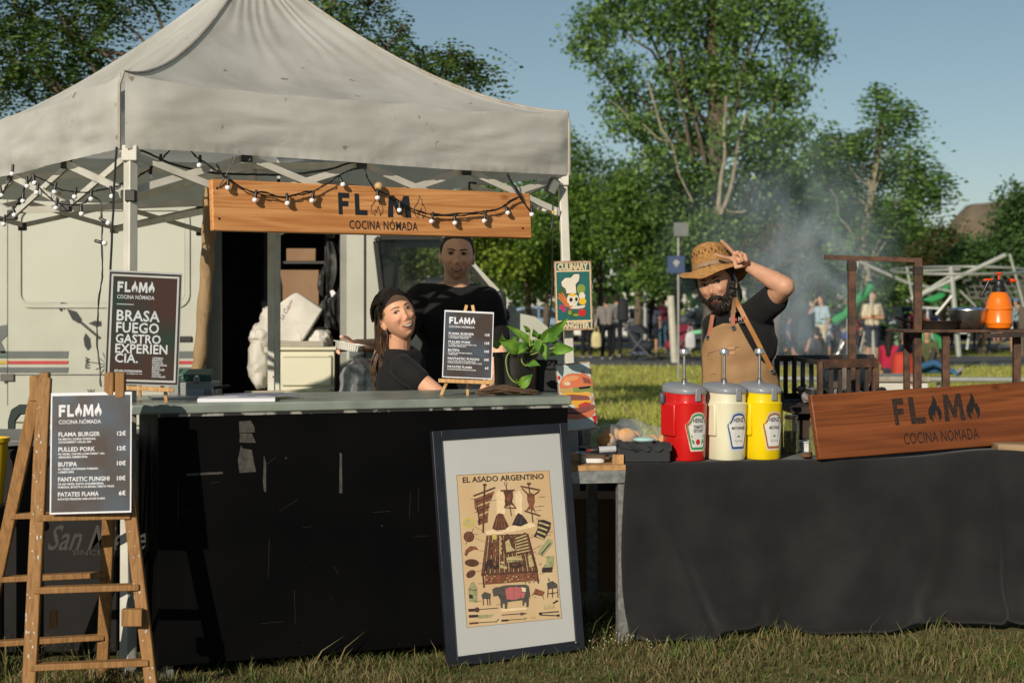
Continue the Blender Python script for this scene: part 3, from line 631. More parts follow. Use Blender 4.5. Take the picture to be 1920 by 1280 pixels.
t1 = tree('poplar_tree', 'tall loose poplar with pale bare limbs rising behind the man in the straw hat', PX(1335, D1, 0).x, D1, [PX(1338, D1, 0), PX(1340, D1, 2), P(1345, 300, D1), P(1335, 120, D1), P(1330, -200, D1)], .30,
          [(a, b, c, d * .88, e * .92, f * .86) for a, b, c, d, e, f in bl], 3400, 13, .24, .130, [(.11, .21, .05), (.17, .31, .07), (.14, .25, .09), (.27, .42, .12)], 11, bark=M_bark, twigs=200)
mb = MB()
for L, r in (([(1352, 402), (1348, 380), (1352, 330), (1358, 300), (1358, 240), (1362, 180)], .035), ([(1352, 400), (1368, 360), (1378, 310), (1385, 260), (1400, 210)], .03), ([(1258, 268), (1240, 240), (1228, 200), (1214, 150)], .022),
             ([(1258, 268), (1232, 258), (1205, 232)], .018), ([(1352, 390), (1375, 398), (1400, 396)], .018), ([(1260, 268), (1275, 330), (1300, 380)], .018), ([(1180, 225), (1160, 200), (1140, 188)], .012)):
    q = wob([P(a, b, D1 - 1.8) for a, b in L], 4, .01, 4); mb = MB(); mb.tube(q, [r * 1.8 * (1.1 - .6 * i / len(q)) for i in range(len(q))], 6); part('bare_branch', mb, M_bark_pale, t1)

D2 = 39.6
bl = pb([(1652, 180, 28, 26), (1690, 212, 34, 26), (1655, 240, 45, 24), (1600, 262, 45, 30), (1705, 288, 34, 30), (1560, 270, 30, 24), (1640, 315, 75, 30), (1722, 335, 40, 34), (1560, 325, 48, 30), (1600, 380, 70, 34), (1690, 392, 55, 32),
         (1748, 345, 24, 32), (1640, 440, 60, 30), (1590, 460, 45, 30), (1670, 525, 45, 35), (1610, 560, 25, 22), (1530, 290, 25, 16)], D2, 45, 1.1, random.Random(9))
tree('locust_tree', 'slender feathery locust tree with a pale trunk beside the rusty grill frame', PX(1627, D2, 0).x, D2, [PX(1630, D2, 0), P(1628, 560, D2), P(1622, 450, D2), P(1640, 320, D2), P(1655, 200, D2)], .13, bl, 1700, 1, .14, .125,
     [(.10, .22, .04), (.15, .29, .06), (.08, .16, .04), (.20, .33, .08)], 12, compound=10, bark=M_bark_pale, twigs=260)
D3 = 15.5
bl = pb([(40, 30, 60, 34), (125, 55, 65, 30), (205, 18, 55, 26), (60, 105, 60, 30), (25, 155, 50, 28), (160, 105, 50, 22), (100, 140, 40, 22), (-70, 60, 90, 80), (240, -50, 90, 50), (60, -60, 110, 50), (615, 22, 40, 22), (690, 12, 35, 16), (668, 78, 36, 14), (722, 88, 40, 18), (795, 108, 45, 20), (850, 118, 45, 26),
         (882, 132, 26, 22), (770, 135, 50, 12), (640, 50, 30, 20), (420, -150, 160, 80), (600, -80, 120, 60), (750, 60, 30, 12), (300, 250, 160, 60), (500, 200, 160, 60), (680, 190, 60, 40)], D3, 60, .5, random.Random(10))
tree('acacia_tree', 'broad acacia tree with hanging compound leaves spreading over the tent', PX(430, D3, 0).x, D3, [PX(430, D3, 0), PX(432, D3, 2), P(440, 200, D3), P(450, -80, D3)], .15, bl, 3600, 1, .1, .052,
     [(.07, .14, .03), (.11, .20, .04), (.05, .10, .025), (.15, .22, .05)], 13, compound=14, bark=M_bark, twigs=400)
mb = MB()
# hanging twig in front of the van, its leaves cast the leaf shadows there
rs = random.Random(4)
def mtree(px, top, hw, d, pal, seed, label, low=545, dens=1.0, nm='park_tree'):
    rr = random.Random(seed); k = d / F; L = []; cy = (top + low) / 2; hh = (low - top) / 2
    for i in range(15):
        a = rr.uniform(0, 2 * math.pi); r_ = rr.uniform(.15, .75); L.append((px + math.cos(a) * hw * r_, cy + math.sin(a) * hh * r_, hw * rr.uniform(.22, .42), hh * rr.uniform(.2, .36)))
    L.append((px + rr.uniform(-.2, .2) * hw, top + hh * .22, hw * .28, hh * .22))
    bl = pb(L, d, hw * .5, hw * k * .45, rr); x = PX(px, d, 0).x
    tree(nm, label, x, d, [(x, d, 0), (x + .1, d, 1.6), (x, d, CH - (cy - HZ) * k), (x, d, CH - (top + hh * .4 - HZ) * k)], .11, bl, int(620 * dens), 17, .30, .125, pal, seed, 'trees along the park', twigs=30, shell=.5)
PA = [(.14, .26, .045), (.21, .34, .06), (.09, .18, .04)]; PB_ = [(.09, .19, .055), (.07, .14, .04), (.14, .26, .08)]; PC_ = [(.22, .33, .04), (.32, .42, .06), (.13, .22, .04)]; PD_ = [(.15, .08, .04), (.08, .12, .03), (.11, .16, .05), (.08, .13, .03)]
TL2 = [(640, 380, 90, 44, PC_, 'bright green tree seen through the van window at its left'), (770, 350, 100, 46, PC_, 'yellow green tree seen through the cab glass of the van'), (905, 330, 90, 44, PC_, 'bright yellow green tree right of the tall man, under the wooden sign'),
       (985, 320, 80, 50, PA, 'tree behind the hanging floodlight'), (1055, 235, 70, 48, PA, 'tree whose top shows above the right tent corner'), (1120, 270, 80, 54, PB_, 'dark tree between the tent corner and the poplar'), (1190, 320, 80, 46, PA, 'tree above the black stroller'),
       (1265, 340, 70, 52, PB_, 'dark tree behind the street signs'), (1400, 350, 75, 56, PB_, 'tree behind the waving hand, in the smoke'), (1480, 300, 70, 50, PA, 'mid green tree just right of the smoke'), (1530, 250, 60, 58, PA, 'taller tree between the poplar and the feathery locust'),
       (1590, 330, 70, 60, PB_, 'tree directly behind the feathery locust'), (1450, 430, 60, 42, PD_, 'low reddish tree in the drifting smoke', ), (1700, 430, 70, 52, PA, 'low tree behind the rusty post'), (1765, 425, 60, 50, PD_, 'dark reddish tree below the sandy hill'),
       (1840, 462, 60, 46, PB_, 'dark tree behind the climbing frame'), (1912, 352, 32, 44, PB_, 'open crowned tree at the right edge'), (1560, 440, 50, 66, PB_, 'far low tree behind the grill frame'), (1020, 400, 60, 60, PB_, 'far tree left of the metal chef sign'), (1330, 440, 60, 62, PB_, 'far tree behind the straw hat')]
for i, (px, top, hw, d, pal, lab) in enumerate(TL2): mtree(px, top, hw, d, pal, 100 + i, lab, low=555 if d < 60 else 570)
# low hedge far behind
rs = np.random.RandomState(40); nH = 30000; hx = rs.uniform(-60, 60, nH); C = np.c_[hx, 84 + rs.randn(nH) * .8, rs.rand(nH) ** .8 * (5.6 + 1.3 * np.sin(hx * .7) + .5 * np.sin(hx * 2.1))]
V, Fc, T = leaf_arrays(C, .5, rs, PB_); hg = thing('hedge', (0, 84, 0), 'long dark far hedge across the park behind the parked cars', 'hedge'); npmesh('foliage', V, Fc, M_leaf, parent=hg, colattr=T, kind='stuff')
# sandy hill
def hill():
    V = []; n = 40; mb = MB(); x0, x1 = PX(1715, 150, 0).x, PX(2300, 150, 0).x
    for j in range(14):
        for i in range(n + 1):
            u = i / n; v = j / 13; x = x0 + (x1 - x0) * u; y = 140 + 40 * v; e = math.sin(math.pi * min(1, u * 1.15)) ** .5 if u < .87 else math.sin(math.pi * .98) ** .2
            h = 12.4 * float(sstep(.0, .27, u)) * math.sin(math.pi * (.18 + .64 * min(1, v * 1.4))) + noise.noise(Vector((x * .16, y * .2, 1))) * 2.2
            V.append((x, y, max(-.2, h * (1 if u < .9 else (1 - u) * 10))))
    mb.add(V, [(j * (n + 1) + i, j * (n + 1) + i + 1, (j + 1) * (n + 1) + i + 1, (j + 1) * (n + 1) + i) for j in range(13) for i in range(n)])
    o = bpy.data.objects.new('hill', _mesh('hill', mb, mat('sandy_earth', (.24, .18, .12), .95, col2=(.09, .08, .05), scale=.3, bump=.2, bscale=1), (0, 0, 0))); COL.objects.link(o); tag(o, kind='structure')
hill()
# ------------------------------------------------------------------ signs and lamp post behind
def tubeo(name, pts, r, m, par, n=8, label=None): mb = MB(); mb.tube(pts, r, n); return part(name, mb, m, par, label)
M_pole = mat('pole_grey', (.32, .33, .33), .5, metal=.3)
p = PX(1272, 30, 0); s = thing('street_sign', p, 'grey pole carrying a blue parking style sign and a grey panel under the poplar', 'sign')
tubeo('pole', [p, p + Vector((0, 0, 2.95))], .022, M_pole, s); q = P(1268, 496, 29.93); mb = MB(); mb.box(q.x - .17, q.x + .17, q.y - .01, q.y + .01, q.z - .17, q.z + .17); pl = part('panel', mb, mat('sign_blue', (.02, .05, .14), .6), s, bevel=.01)
mb = MB(); Mq = Matrix(((1, 0, 0, q.x), (0, 0, -1, q.y - .013), (0, 1, 0, q.z), (0, 0, 0, 1))); mb.poly([(-.07, .04), (0, -.06), (.07, .04), (.03, .09), (-.03, .09)], Mq); part('symbol', mb, M_pole, pl)
q = P(1277, 430, 29.93); mb = MB(); mb.box(q.x - .14, q.x + .14, q.y - .01, q.y + .01, q.z - .13, q.z + .13); part('panel', mb, mat('panel_dull', (.14, .15, .15), .6), s, label='grey blank panel')
p = PX(1210, 46, 0); s = thing('lamp_post', p, 'thin grey lamp post standing left of the poplar trunk', 'lamp post'); tubeo('pole', [p, p + Vector((0, 0, 6.8)), p + Vector((.4, 0, 7.1)), p + Vector((.9, 0, 7.15))], [.06, .05, .04, .03], M_pole, s)
mb = MB(); mb.box(p.x + .8, p.x + 1.4, p.y - .12, p.y + .12, 7.08, 7.2); part('lamp_head', mb, M_pole, s, bevel=.03)
p = PX(1265, 39, 0); s = thing('tree_stake', p, 'leaning pale post in the lawn behind the red stroller', 'post'); tubeo('stake', [p, p + Vector((-.1, 0, 1.7))], .09, mat('post_pale', (.5, .48, .4), .8), s)
# ------------------------------------------------------------------ parked cars
def car(px, d, col, label, rot=0, s=1.0):
    p = PX(px, d, 0); M = Matrix.Translation(p) @ Matrix.Rotation(R(rot), 4, 'Z') @ Matrix.Scale(s, 4); c = thing('parked_car', None, label, 'car', 'cars parked behind the park', M=M)
    Mx = Matrix(((1, 0, 0, 0), (0, 0, -1, 0), (0, 1, 0, 0), (0, 0, 0, 1)))
    body = [(-2.1, .3), (-2.15, .55), (-2.1, .85), (-1.75, .95), (-1.05, 1.38), (-.3, 1.47), (.55, 1.42), (1.2, 1.0), (1.9, .85), (2.12, .65), (2.15, .32), (1.75, .3), (1.68, .5), (1.4, .64), (1.1, .5), (1.02, .28), (-1.0, .28), (-1.1, .5), (-1.38, .64), (-1.66, .5), (-1.75, .3)]
    mb = MB(); mb.poly(body, Matrix.Translation((0, -.85, 0)) @ Mx, 0, 1.7); part('body', mb, mat('car_%d' % (hash(label) % 99991), col, .25, coat=.6), c, bevel=.06)
    mg = mat('car_window', (.03, .04, .05), .08, spec=.8)
    for sgn, yy in ((1, -.862), (-1, .862)):
        for wpts in ([(-1.0, .97), (-.95, 1.28), (-.3, 1.38), (-.05, 1.38), (-.05, .97)], [(.02, .97), (.02, 1.38), (.5, 1.34), (1.0, 1.0), (1.0, .97)]):
            mb = MB(); mb.poly(wpts, Matrix.Translation((0, yy, 0)) @ Mx); part('window', mb, mg, c, smooth=0)
    for x_ in (-1.38, 1.4):
        for y_ in (-.78, .78):
            Mw = Matrix.Translation((x_, y_, .31)) @ Matrix.Rotation(R(90), 4, 'X'); mb = MB(); mb.lathe([(.18, -.1), (.29, -.1), (.31, -.07), (.31, .07), (.29, .1), (.18, .1)], 18, Mw); w_ = part('wheel', mb, mat('tyre', (.02,) * 3, .9), c)
            mb = MB(); mb.lathe([(0, -.08), (.19, -.08), (.19, .08), (0, .08)], 12, Mw); part('rim', mb, M_steel, w_)
    for y_ in (-.65, .65):
        mb = MB(); mb.box(2.06, 2.16, y_ - .12, y_ + .12, .6, .74); part('headlight', mb, mat('lamp_glass', (.5,) * 3, .1), c)
        mb = MB(); mb.box(-2.16, -2.08, y_ - .12, y_ + .12, .62, .78); part('tail_light', mb, mat('tail_red', (.3, .01, .01), .3), c)
for px, d, col, lab in ((1175, 62, (.75, .75, .73), 'white parked car behind the black stroller'), (1010, 66, (.25, .35, .5), 'blue parked car behind the potted plant'), (900, 69, (.5, .52, .55), 'silver parked car behind the tall man'), (1330, 66, (.18, .2, .24), 'dark parked car behind the straw hat man'),
                        (1462, 58, (.12, .2, .24), 'dark teal parked car in the smoke left of the man in the white shirt'), (1580, 68, (.78, .78, .76), 'white parked car between the smoke and the grill frame'), (1730, 70, (.7, .7, .7), 'pale parked car behind the right rusty post'), (1880, 66, (.6, .62, .63), 'light grey parked car behind the orange sprayer')):
    car(px, d, col, lab, rot=random.Random(px).choice((0, 180)))
# ------------------------------------------------------------------ low rail, white box
M_pipe = mat('pipe_grey', (.36, .38, .37), .45, metal=.4)
rl = thing('low_rail', PX(1700, 20, 0), 'low horizontal grey pipe rail crossing the lawn behind the grill', 'rail')
zr_ = CH - (713 - HZ) / F * 20; tubeo('pipe', [PX(1445, 20.3, zr_ + .01), PX(2100, 20, zr_)], .035, M_pipe, rl)
for px in (1455, 1760, 2040): tubeo('post', [PX(px, 20.3, 0), PX(px, 20.3, zr_)], .03, M_pipe, rl)
wb = thing('metal_chest', P(1700, 716, 9.6) * 1.0 - Vector((0, 0, P(0, 716, 9.6).z)), 'chipped white metal chest standing behind the wooden board', 'chest')
za = CH - (706 - HZ) / F * 9.6; xa, xb = PX(1648, 9.6, 0).x, PX(1741, 9.6, 0).x
mb = MB(); mb.box(xa, xb, 9.6, 10.1, .02, za - .035); part('body', mb, mat('chipped_white', (.6, .6, .54), .5, col2=(.30, .18, .09), scale=7, lo=.36, hi=.42, detail=8), wb, bevel=.008)
mb = MB(); mb.box(xa - .01, xb + .01, 9.58, 10.12, za - .033, za); part('lid', mb, mat('lid_weathered', (.42, .42, .38), .6, col2=(.25, .2, .14), scale=12), wb, bevel=.006)
# ------------------------------------------------------------------ playground
M_pg = mat('play_pipe', (.36, .38, .36), .4, metal=.2); M_green = mat('play_green', (.025, .26, .08), .35); M_net = mat('net_rope', (.12, .12, .12), .8)
DP = 35.0; pg = thing('climbing_frame', PX(1780, DP, 0), 'grey pipe climbing frame with slanting poles and green panels in the playground', 'climbing frame')
def PL(px, py, dd=0): return P(px, py, DP + dd)
for a, b, r in (((1700, 565), (1885, 478), .085), ((1730, 548), (1785, 515), .05), ((1783, 500), (1798, 668), .10), ((1610, 490), (1700, 530), .06), ((1700, 530), (1790, 548), .05), ((1745, 622), (1762, 672), .05), ((1893, 476), (1920, 575), .05),
                ((1720, 508), (1800, 505), .045), ((1715, 580), (1700, 500), .05), ((1817, 626), (1813, 655), .05), ((1790, 548), (1755, 590), .05), ((1800, 545), (1830, 575), .04), ((1608, 492), (1600, 520), .05)):
    tubeo('pipe', [PL(*a), PL(*b)], r * .62, M_pg, pg)
tubeo('top_ring', [PL(1800 + 130 * math.cos(t), 507 - 7 * math.sin(t) + 0, 3 * math.sin(t)) for t in np.linspace(0, 2 * math.pi, 26)], .03, M_pg, pg)
for i, pts in enumerate(([(1728, 562), (1745, 568), (1765, 560), (1773, 552), (1765, 548), (1745, 556)], [(1766, 540), (1772, 528), (1782, 530), (1780, 545), (1770, 550)], [(1728, 625), (1745, 620), (1762, 628), (1778, 640), (1770, 654), (1745, 652), (1730, 645)])):
    Ml = Matrix(((1, 0, 0, 0), (0, 0, -1, DP - .1 + .1 * i), (0, 1, 0, 0), (0, 0, 0, 1))); mb = MB(); mb.poly([((a - 960) / F * DP, CH - (b - HZ) / F * DP) for a, b in pts], Ml, 0, .25); part('panel', mb, M_green, pg, bevel=.03)
for i in range(9):
    a = PL(1800 + 14 * i, 510, .5); b = PL(1820 + 16 * i, 560, .5); tubeo('rope', [a, b], .02, M_net, pg, 5)
for i in range(5): tubeo('rope', [PL(1800 + 5 * i, 515 + 11 * i, .5), PL(1925 + 5 * i, 515 + 11 * i, .5)], .02, M_net, pg, 5)
sl_ = thing('slide', PX(1600, 36, 0), 'green tube slide coming down left of the playground', 'slide'); D_ = 36.0
tubeo('chute', [P(1637, 530, D_), P(1620, 552, D_), P(1603, 566, D_), P(1585, 590, D_), P(1570, 598, D_), P(1562, 604, D_)], .10, M_green, sl_, 10)
for a, b in (((1632, 535), (1640, 690)), ((1590, 585), (1592, 690))): tubeo('leg', [P(*a, D_), PX(b[0], D_, 0)], .04, M_pg, sl_)
ss = thing('seesaw', PX(1310, 47, 0), 'low light green play bench behind the man in the hat', 'bench'); mb = MB(); q0, q1 = PX(1288, 47, .62), PX(1335, 47, .72); mb.bar(q0, q1, .3, .12); part('seat', mb, mat('play_mint', (.2, .6, .35), .4), ss, bevel=.03)
for px in (1294, 1328): tubeo('leg', [PX(px, 47, 0), PX(px, 47, .62)], .05, M_pg, ss)
# ------------------------------------------------------------------ people in the background
M_cloth = mat('painted_cloth', (1, 1, 1), .8, col2=(.82, .82, .82), scale=20, vcol='tint', spec=.25)
SKIN = (.46, .25, .16)
def crowd(px, foot, label, shirt=(.3, .3, .3), pants=(.03, .035, .05), hair=(.02, .015, .012), H=1.72, face=0, pose='down', long=False, sleeves=.5, legs='long', skin=SKIN, child=False, d=None, stripes=None, female=False, hat=None, group='people in the park'):
    d = d or CH * F / (foot - HZ); p = PX(px, d, 0); s = H / 1.75; M = Matrix.Translation(p) @ Matrix.Rotation(R(face), 4, 'Z') @ Matrix.Scale(s, 4)
    root = thing('person', None, label, 'person', group, M=M)
    S = []; V = Vector; hs_ = 1.22 if child else 1.0; shw = .165 if female or child else .195
    HC = V((0, -.015, 1.62)); hip = [V((k * .09, 0, .93)) for k in (-1, 1)]; kn = [V((k * .10, -.015, .50)) for k in (-1, 1)]; an = [V((k * .11, .01, .08)) for k in (-1, 1)]
    sh = [V((k * shw, 0, 1.41)) for k in (-1, 1)]; el = [V((k * (shw + .06), .03, 1.13)) for k in (-1, 1)]; ha = [V((k * (shw + .06), -.06, .88)) for k in (-1, 1)]; dz = V((0, 0, 0))
    if pose == 'crossed': el = [V((k * (shw + .07), -.03, 1.15)) for k in (-1, 1)]; ha = [V((-k * .09, -.19, 1.17 + .03 * k)) for k in (-1, 1)]
    if pose == 'phone': el[0] = V((-shw - .12, -.12, 1.28)); ha[0] = V((-.11, -.12, 1.56))
    if pose == 'hip': el[1] = V((shw + .17, .02, 1.20)); ha[1] = V((.15, -.05, 1.02))
    if pose == 'up': el[0] = V((-shw - .08, -.05, 1.62)); ha[0] = V((-shw - .1, -.1, 1.88))
    if pose == 'out': el = [V((k * (shw + .2), -.12, 1.36)) for k in (-1, 1)]; ha = [V((k * (shw + .3), -.34, 1.33)) for k in (-1, 1)]
    if pose == 'carry': el = [V((k * (shw + .06), -.02, 1.15)) for k in (-1, 1)]; ha = [V((k * .16, -.26, 1.08)) for k in (-1, 1)]
    if pose == 'walk': kn = [V((-.1, -.16, .52)), V((.1, .06, .5))]; an = [V((-.11, -.2, .1)), V((.11, .34, .14))]
    if pose == 'sit':
        dz = V((0, 0, -.80)); kn = [V((k * .18, -.40, .47)) for k in (-1, 1)]; an = [V((k * .12, -.62, .07)) for k in (-1, 1)]; hip = [V((k * .1, 0, .13)) for k in (-1, 1)]
        ha = [V((k * .14, -.36, 1.22)) for k in (-1, 1)]; el = [V((k * (shw + .06), -.12, 1.12)) for k in (-1, 1)]
    if pose == 'recline':
        dz = V((0, .12, -.80)); kn = [V((k * .12, -.52, .30 if k < 0 else .14)) for k in (-1, 1)]; an = [V((k * .12, -.98, .09)) for k in (-1, 1)]; hip = [V((k * .1, 0, .13)) for k in (-1, 1)]
        el = [V((k * (shw + .05), .25, 1.1)) for k in (-1, 1)]; ha = [V((k * (shw + .1), .38, .9)) for k in (-1, 1)]
    sit = pose in ('sit', 'recline'); up = lambda q: q + dz
    def C(a, b, r0, r1, c): S.append((a, b, r0, r1, c))
    pl = .93 if not sit else .15
    tb = up(V((0, 0, 1.36))); pv = V((0, 0, pl + .05)) if not sit else V((0, .02, .17)); lean = V((0, .0, 0))
    for k in (-1, 1):
        C(pv + V((k * .055, 0, 0)), tb + V((k * .085, 0, -.05)), .115 if female else .12, .105 if female else .115, 1)
    C(up(V((-shw + .03, 0, 1.40))), up(V((shw - .03, 0, 1.40))), .065, .065, 1); C(pv + V((-.06, 0, -.04)), pv + V((.06, 0, -.04)), .125, .125, 2)
    C(up(V((0, 0, 1.38))), up(V((0, -.01, 1.54))), .06, .052, 0)
    for i in (0, 1):
        lc = 2; C(hip[i], kn[i], .088, .062, 2); 
        if legs == 'short': C(kn[i], an[i], .055, .036, 0)
        else: C(kn[i], an[i], .064, .048, 2)
        tb_ = V((0, -.14, -.03)) if not sit else V((0, -.06, .09)); C(an[i] + V((0, .03, -.02)), an[i] + tb_, .042, .035, 3)
        a, b, c = up(sh[i]), up(el[i]), up(ha[i]); m = a.lerp(b, .75)
        if sleeves >= 1: C(a, b, .058, .045, 1); C(b, b.lerp(c, .85), .045, .034, 1); C(b.lerp(c, .85), c, .03, .028, 0)
        elif sleeves <= 0: C(a, b, .047, .038, 0); C(b, c, .037, .026, 0)
        else: C(a, m, .060, .053, 1); C(m, b, .042, .037, 0); C(b, c, .037, .026, 0)
        dirv = (c - b).normalized(); C(c, c + dirv * .08, .032, .022, 0)
    mb = MB()
    for a, b, r0, r1, c in S: mb.cap(a, b, r0, r1, 10)
    hc = up(HC); mb.ell(hc, (.074 * hs_, .09 * hs_, .113 * hs_)); mb.ell(hc + V((0, -.085 * hs_, -.015)), (.014, .022, .024)); mb.ell(hc + V((0, -.03, -.075 * hs_)), (.045, .05, .04))
    Vx, Fc = fuse(mb, .017 if not child else .02, 1)
    best = np.full(len(Vx), 9e9); ci = np.zeros(len(Vx), dtype=int)
    for a, b, r0, r1, c in S:
        A = np.array(a); B = np.array(b); ab = B - A; t = np.clip(((Vx - A) @ ab) / (ab @ ab + 1e-9), 0, 1); dd = np.linalg.norm(Vx - A - t[:, None] * ab, axis=1) - (r0 + (r1 - r0) * t)
        k = dd < best; best[k] = dd[k]; ci[k] = c
    ci[np.linalg.norm((Vx - np.array(hc)) / np.array([1, 1, 1.1]), axis=1) < .125 * hs_] = 0
    pal = np.array([skin, shirt, pants, (.25, .24, .22)]); T = pal[ci]
    if stripes is not None:
        k = (ci == 1) & (np.sin(np.arctan2(Vx[:, 0], -Vx[:, 1]) * 16) > .4); T[k] = stripes
    npmesh('body', Vx, Fc, M_cloth, parent=root, colattr=T, smooth=True)
    mb = MB(); mb.ell(hc + V((0, .018, .022)), (.082 * hs_, .094 * hs_, .108 * hs_)); mb.ell(hc + V((0, .04, -.03)), (.076 * hs_, .07 * hs_, .08 * hs_))
    if long: mb.cap(hc + V((0, .06, 0)), hc + V((0, .10, -.34)), .085, .06); mb.cap(hc + V((.05, .05, 0)), hc + V((.08, .05, -.28)), .04, .03)
    Vh, Fh = fuse(mb, .016, 1); Vh = Vh[:, :] + (fnoise(Vh, 30)[:, None] * .006)
    npmesh('hair', Vh, Fh, M_cloth, parent=root, colattr=np.tile(np.array(hair), (len(Vh), 1)), smooth=True)
    if hat:
        mb = MB(); mb.lathe([(.098, 0), (.1, .03), (.09, .08), (.05, .105), (0, .11)], 18, Matrix.Translation(hc + V((0, 0, .03)))); mb.box(-.07, .07, -.17, -.07, hc.z + .03, hc.z + .045); part('cap', mb, mat('cap_%d' % int(hat[0] * 999), hat, .8), root)
    return root, M, hc
G_ = crowd
G_(1137, 676, 'person in grey top and black trousers seen from behind beside the metal chef sign', (.20, .18, .17), (.006, .007, .01), face=185, pose='carry', sleeves=1)
G_(1156, 671, 'dark haired man in grey green jacket with a backpack behind the person in grey', (.16, .18, .17), (.012, .014, .02), face=150, pose='down', sleeves=1, H=1.8)
G_(1100, 673, 'person in black trousers half hidden behind the metal chef sign', (.18, .16, .14), (.008, .008, .012), face=200, female=True, sleeves=1)
G_(1224, 664, 'woman with long black hair, denim top and shorts between the two strollers', (.05, .06, .09), (.015, .018, .03), face=170, long=True, legs='short', female=True, H=1.68)
G_(1243, 655, 'person in maroon top and jeans behind the red stroller', (.14, .03, .06), (.04, .09, .14), face=200, sleeves=1)
G_(1258, 652, 'person in purple shirt with an arm lifted behind the red stroller', (.16, .04, .09), (.05, .09, .12), face=90, pose='carry')
G_(1500, 641, 'man in white t-shirt with folded arms standing in the smoke', (.70, .66, .66), (.015, .025, .05), face=15, pose='crossed', H=1.76)
G_(1514, 640, 'person in a blue top standing just behind the man in white', (.06, .12, .22), (.02, .02, .03), face=60, sleeves=1, H=1.78)
G_(1540, 681, 'man in light blue shirt holding a phone to his ear', (.34, .46, .54), (.5, .46, .34), face=-60, pose='phone', legs='short', hair=(.06, .045, .03))
G_(1551, 669, 'small girl in pale blue dress beside the man on the phone', (.34, .42, .52), (.12, .18, .26), face=20, child=True, H=1.12, legs='short', hair=(.05, .03, .02))
G_(1531, 682, 'woman in black tank top sitting on the lawn with her back turned', (.012, .012, .014), (.02, .02, .02), face=190, pose='sit', sleeves=0, female=True)
G_(1478, 672, 'boy in dark blue t-shirt walking at the left of the playground crowd', (.05, .09, .20), (.02, .03, .06), face=80, child=True, H=1.15, pose='walk', legs='short')
G_(1464, 672, 'small child crouching next to the boy in dark blue', (.10, .05, .05), (.02, .02, .03), face=90, child=True, pose='sit', H=1.2, legs='short')
G_(1566, 668, 'person in teal top with a blue cap behind the bicycle', (.02, .20, .26), (.02, .02, .03), face=40, H=1.55, hat=(.03, .12, .5))
G_(1582, 666, 'dark haired woman in black t-shirt leaning by the green slide', (.02, .018, .02), (.03, .03, .05), face=60, pose='carry', female=True, H=1.7)
G_(1588, 676, 'small child in bright blue shirt in front of the slide', (.02, .06, .50), (.35, .03, .04), face=10, child=True, H=.95)
G_(1604, 672, 'child in maroon top with an arm raised beside the rusty post', (.14, .02, .05), (.03, .03, .05), face=-40, child=True, pose='up', H=1.4)
G_(1635, 689, 'bearded man in striped beige shirt standing with folded arms', (.62, .56, .42), (.03, .04, .06), face=18, pose='crossed', H=1.78, legs='short', hair=(.12, .06, .03), stripes=(.32, .27, .2))
G_(1674, 674, 'woman in patterned grey shirt and green trousers with hand on hip', (.42, .46, .48), (.22, .33, .20), face=160, pose='hip', hair=(.14, .09, .05), female=True, stripes=(.3, .33, .36))
G_(1688, 668, 'man with dark beard in dark jacket behind the woman in green trousers', (.03, .035, .05), (.02, .02, .03), face=-30)
G_(1713, 667, 'girl in pink red top near the right rusty post', (.50, .04, .10), (.03, .03, .05), face=30, female=True, H=1.55, hair=(.3, .03, .08))
G_(1733, 664, 'child in orange top playing under the climbing frame', (.40, .16, .08), (.04, .05, .10), face=-20, child=True, H=1.3)
G_(1752, 662, 'child in navy shirt under the climbing frame', (.03, .05, .14), (.05, .05, .05), face=120, child=True, H=1.35)
G_(1832, 655, 'boy in pale grey vest reaching up to the climbing net', (.32, .31, .25), (.05, .05, .06), face=170, child=True, H=1.45, pose='up', sleeves=0)
G_(1868, 643, 'child in pink shoes standing far behind the sprayer', (.5, .35, .35), (.4, .25, .2), face=0, child=True, H=1.3, legs='short')
G_(1886, 662, 'person running past the right end of the rusty shelf', (.12, .12, .15), (.3, .28, .3), face=70, pose='walk', legs='short')
G_(1906, 655, 'person with both arms stretched forward at the right edge', (.25, .35, .38), (.03, .04, .05), face=-80, pose='out', hat=(.1, .2, .4))
G_(1668, 706, 'black haired woman in red top sitting on the lawn behind the grill', (.38, .015, .05), (.03, .03, .05), face=150, pose='sit', long=True, female=True, sleeves=1, H=1.66)
for q in ((1490, 652, 'man in dark green shirt walking behind the man in white', (.04, .10, .06), 60, 1.75), (1566, 652, 'person in a red cap and yellow top far behind the phone man', (.5, .36, .06), -30, 1.6), (1611, 662, 'child in turquoise top beside the bicycle handlebar', (.05, .36, .38), 20, 1.3), (1655, 664, 'woman in white top behind the woman in green trousers', (.65, .63, .6), 170, 1.66),
          (1702, 660, 'man in royal blue shirt behind the girl in pink', (.04, .09, .42), 30, 1.75), (1765, 668, 'child in lime green top under the climbing net', (.25, .42, .06), -50, 1.2), (1790, 652, 'woman in coral top far behind the steel bowl', (.55, .18, .12), 10, 1.65), (1850, 664, 'boy in white t-shirt between the bowl and the sprayer', (.65, .65, .66), 140, 1.4), (1445, 655, 'person in pale blue top at the left of the smoke', (.3, .42, .6), 40, 1.7)):
    G_(q[0], q[1], q[2], q[3], (.03, .035, .06), face=q[4], H=q[5], child=q[5] < 1.5, pose=('walk', 'down', 'hip')[q[0] % 3], hair=((.02, .014, .01), (.1, .06, .03))[q[0] % 2])
r_, M_, hc = G_(1706, 706, 'man in sunglasses and navy jacket reclining on the lawn with jeans stretched out', (.012, .02, .05), (.03, .10, .22), face=62, pose='recline', sleeves=1, hair=(.12, .1, .09))
mb = MB(); mb.box(-.07, .07, hc.y - .105, hc.y - .085, hc.z + .0, hc.z + .03); part('sunglasses', mb, M_black_plastic, r_, bevel=.004)
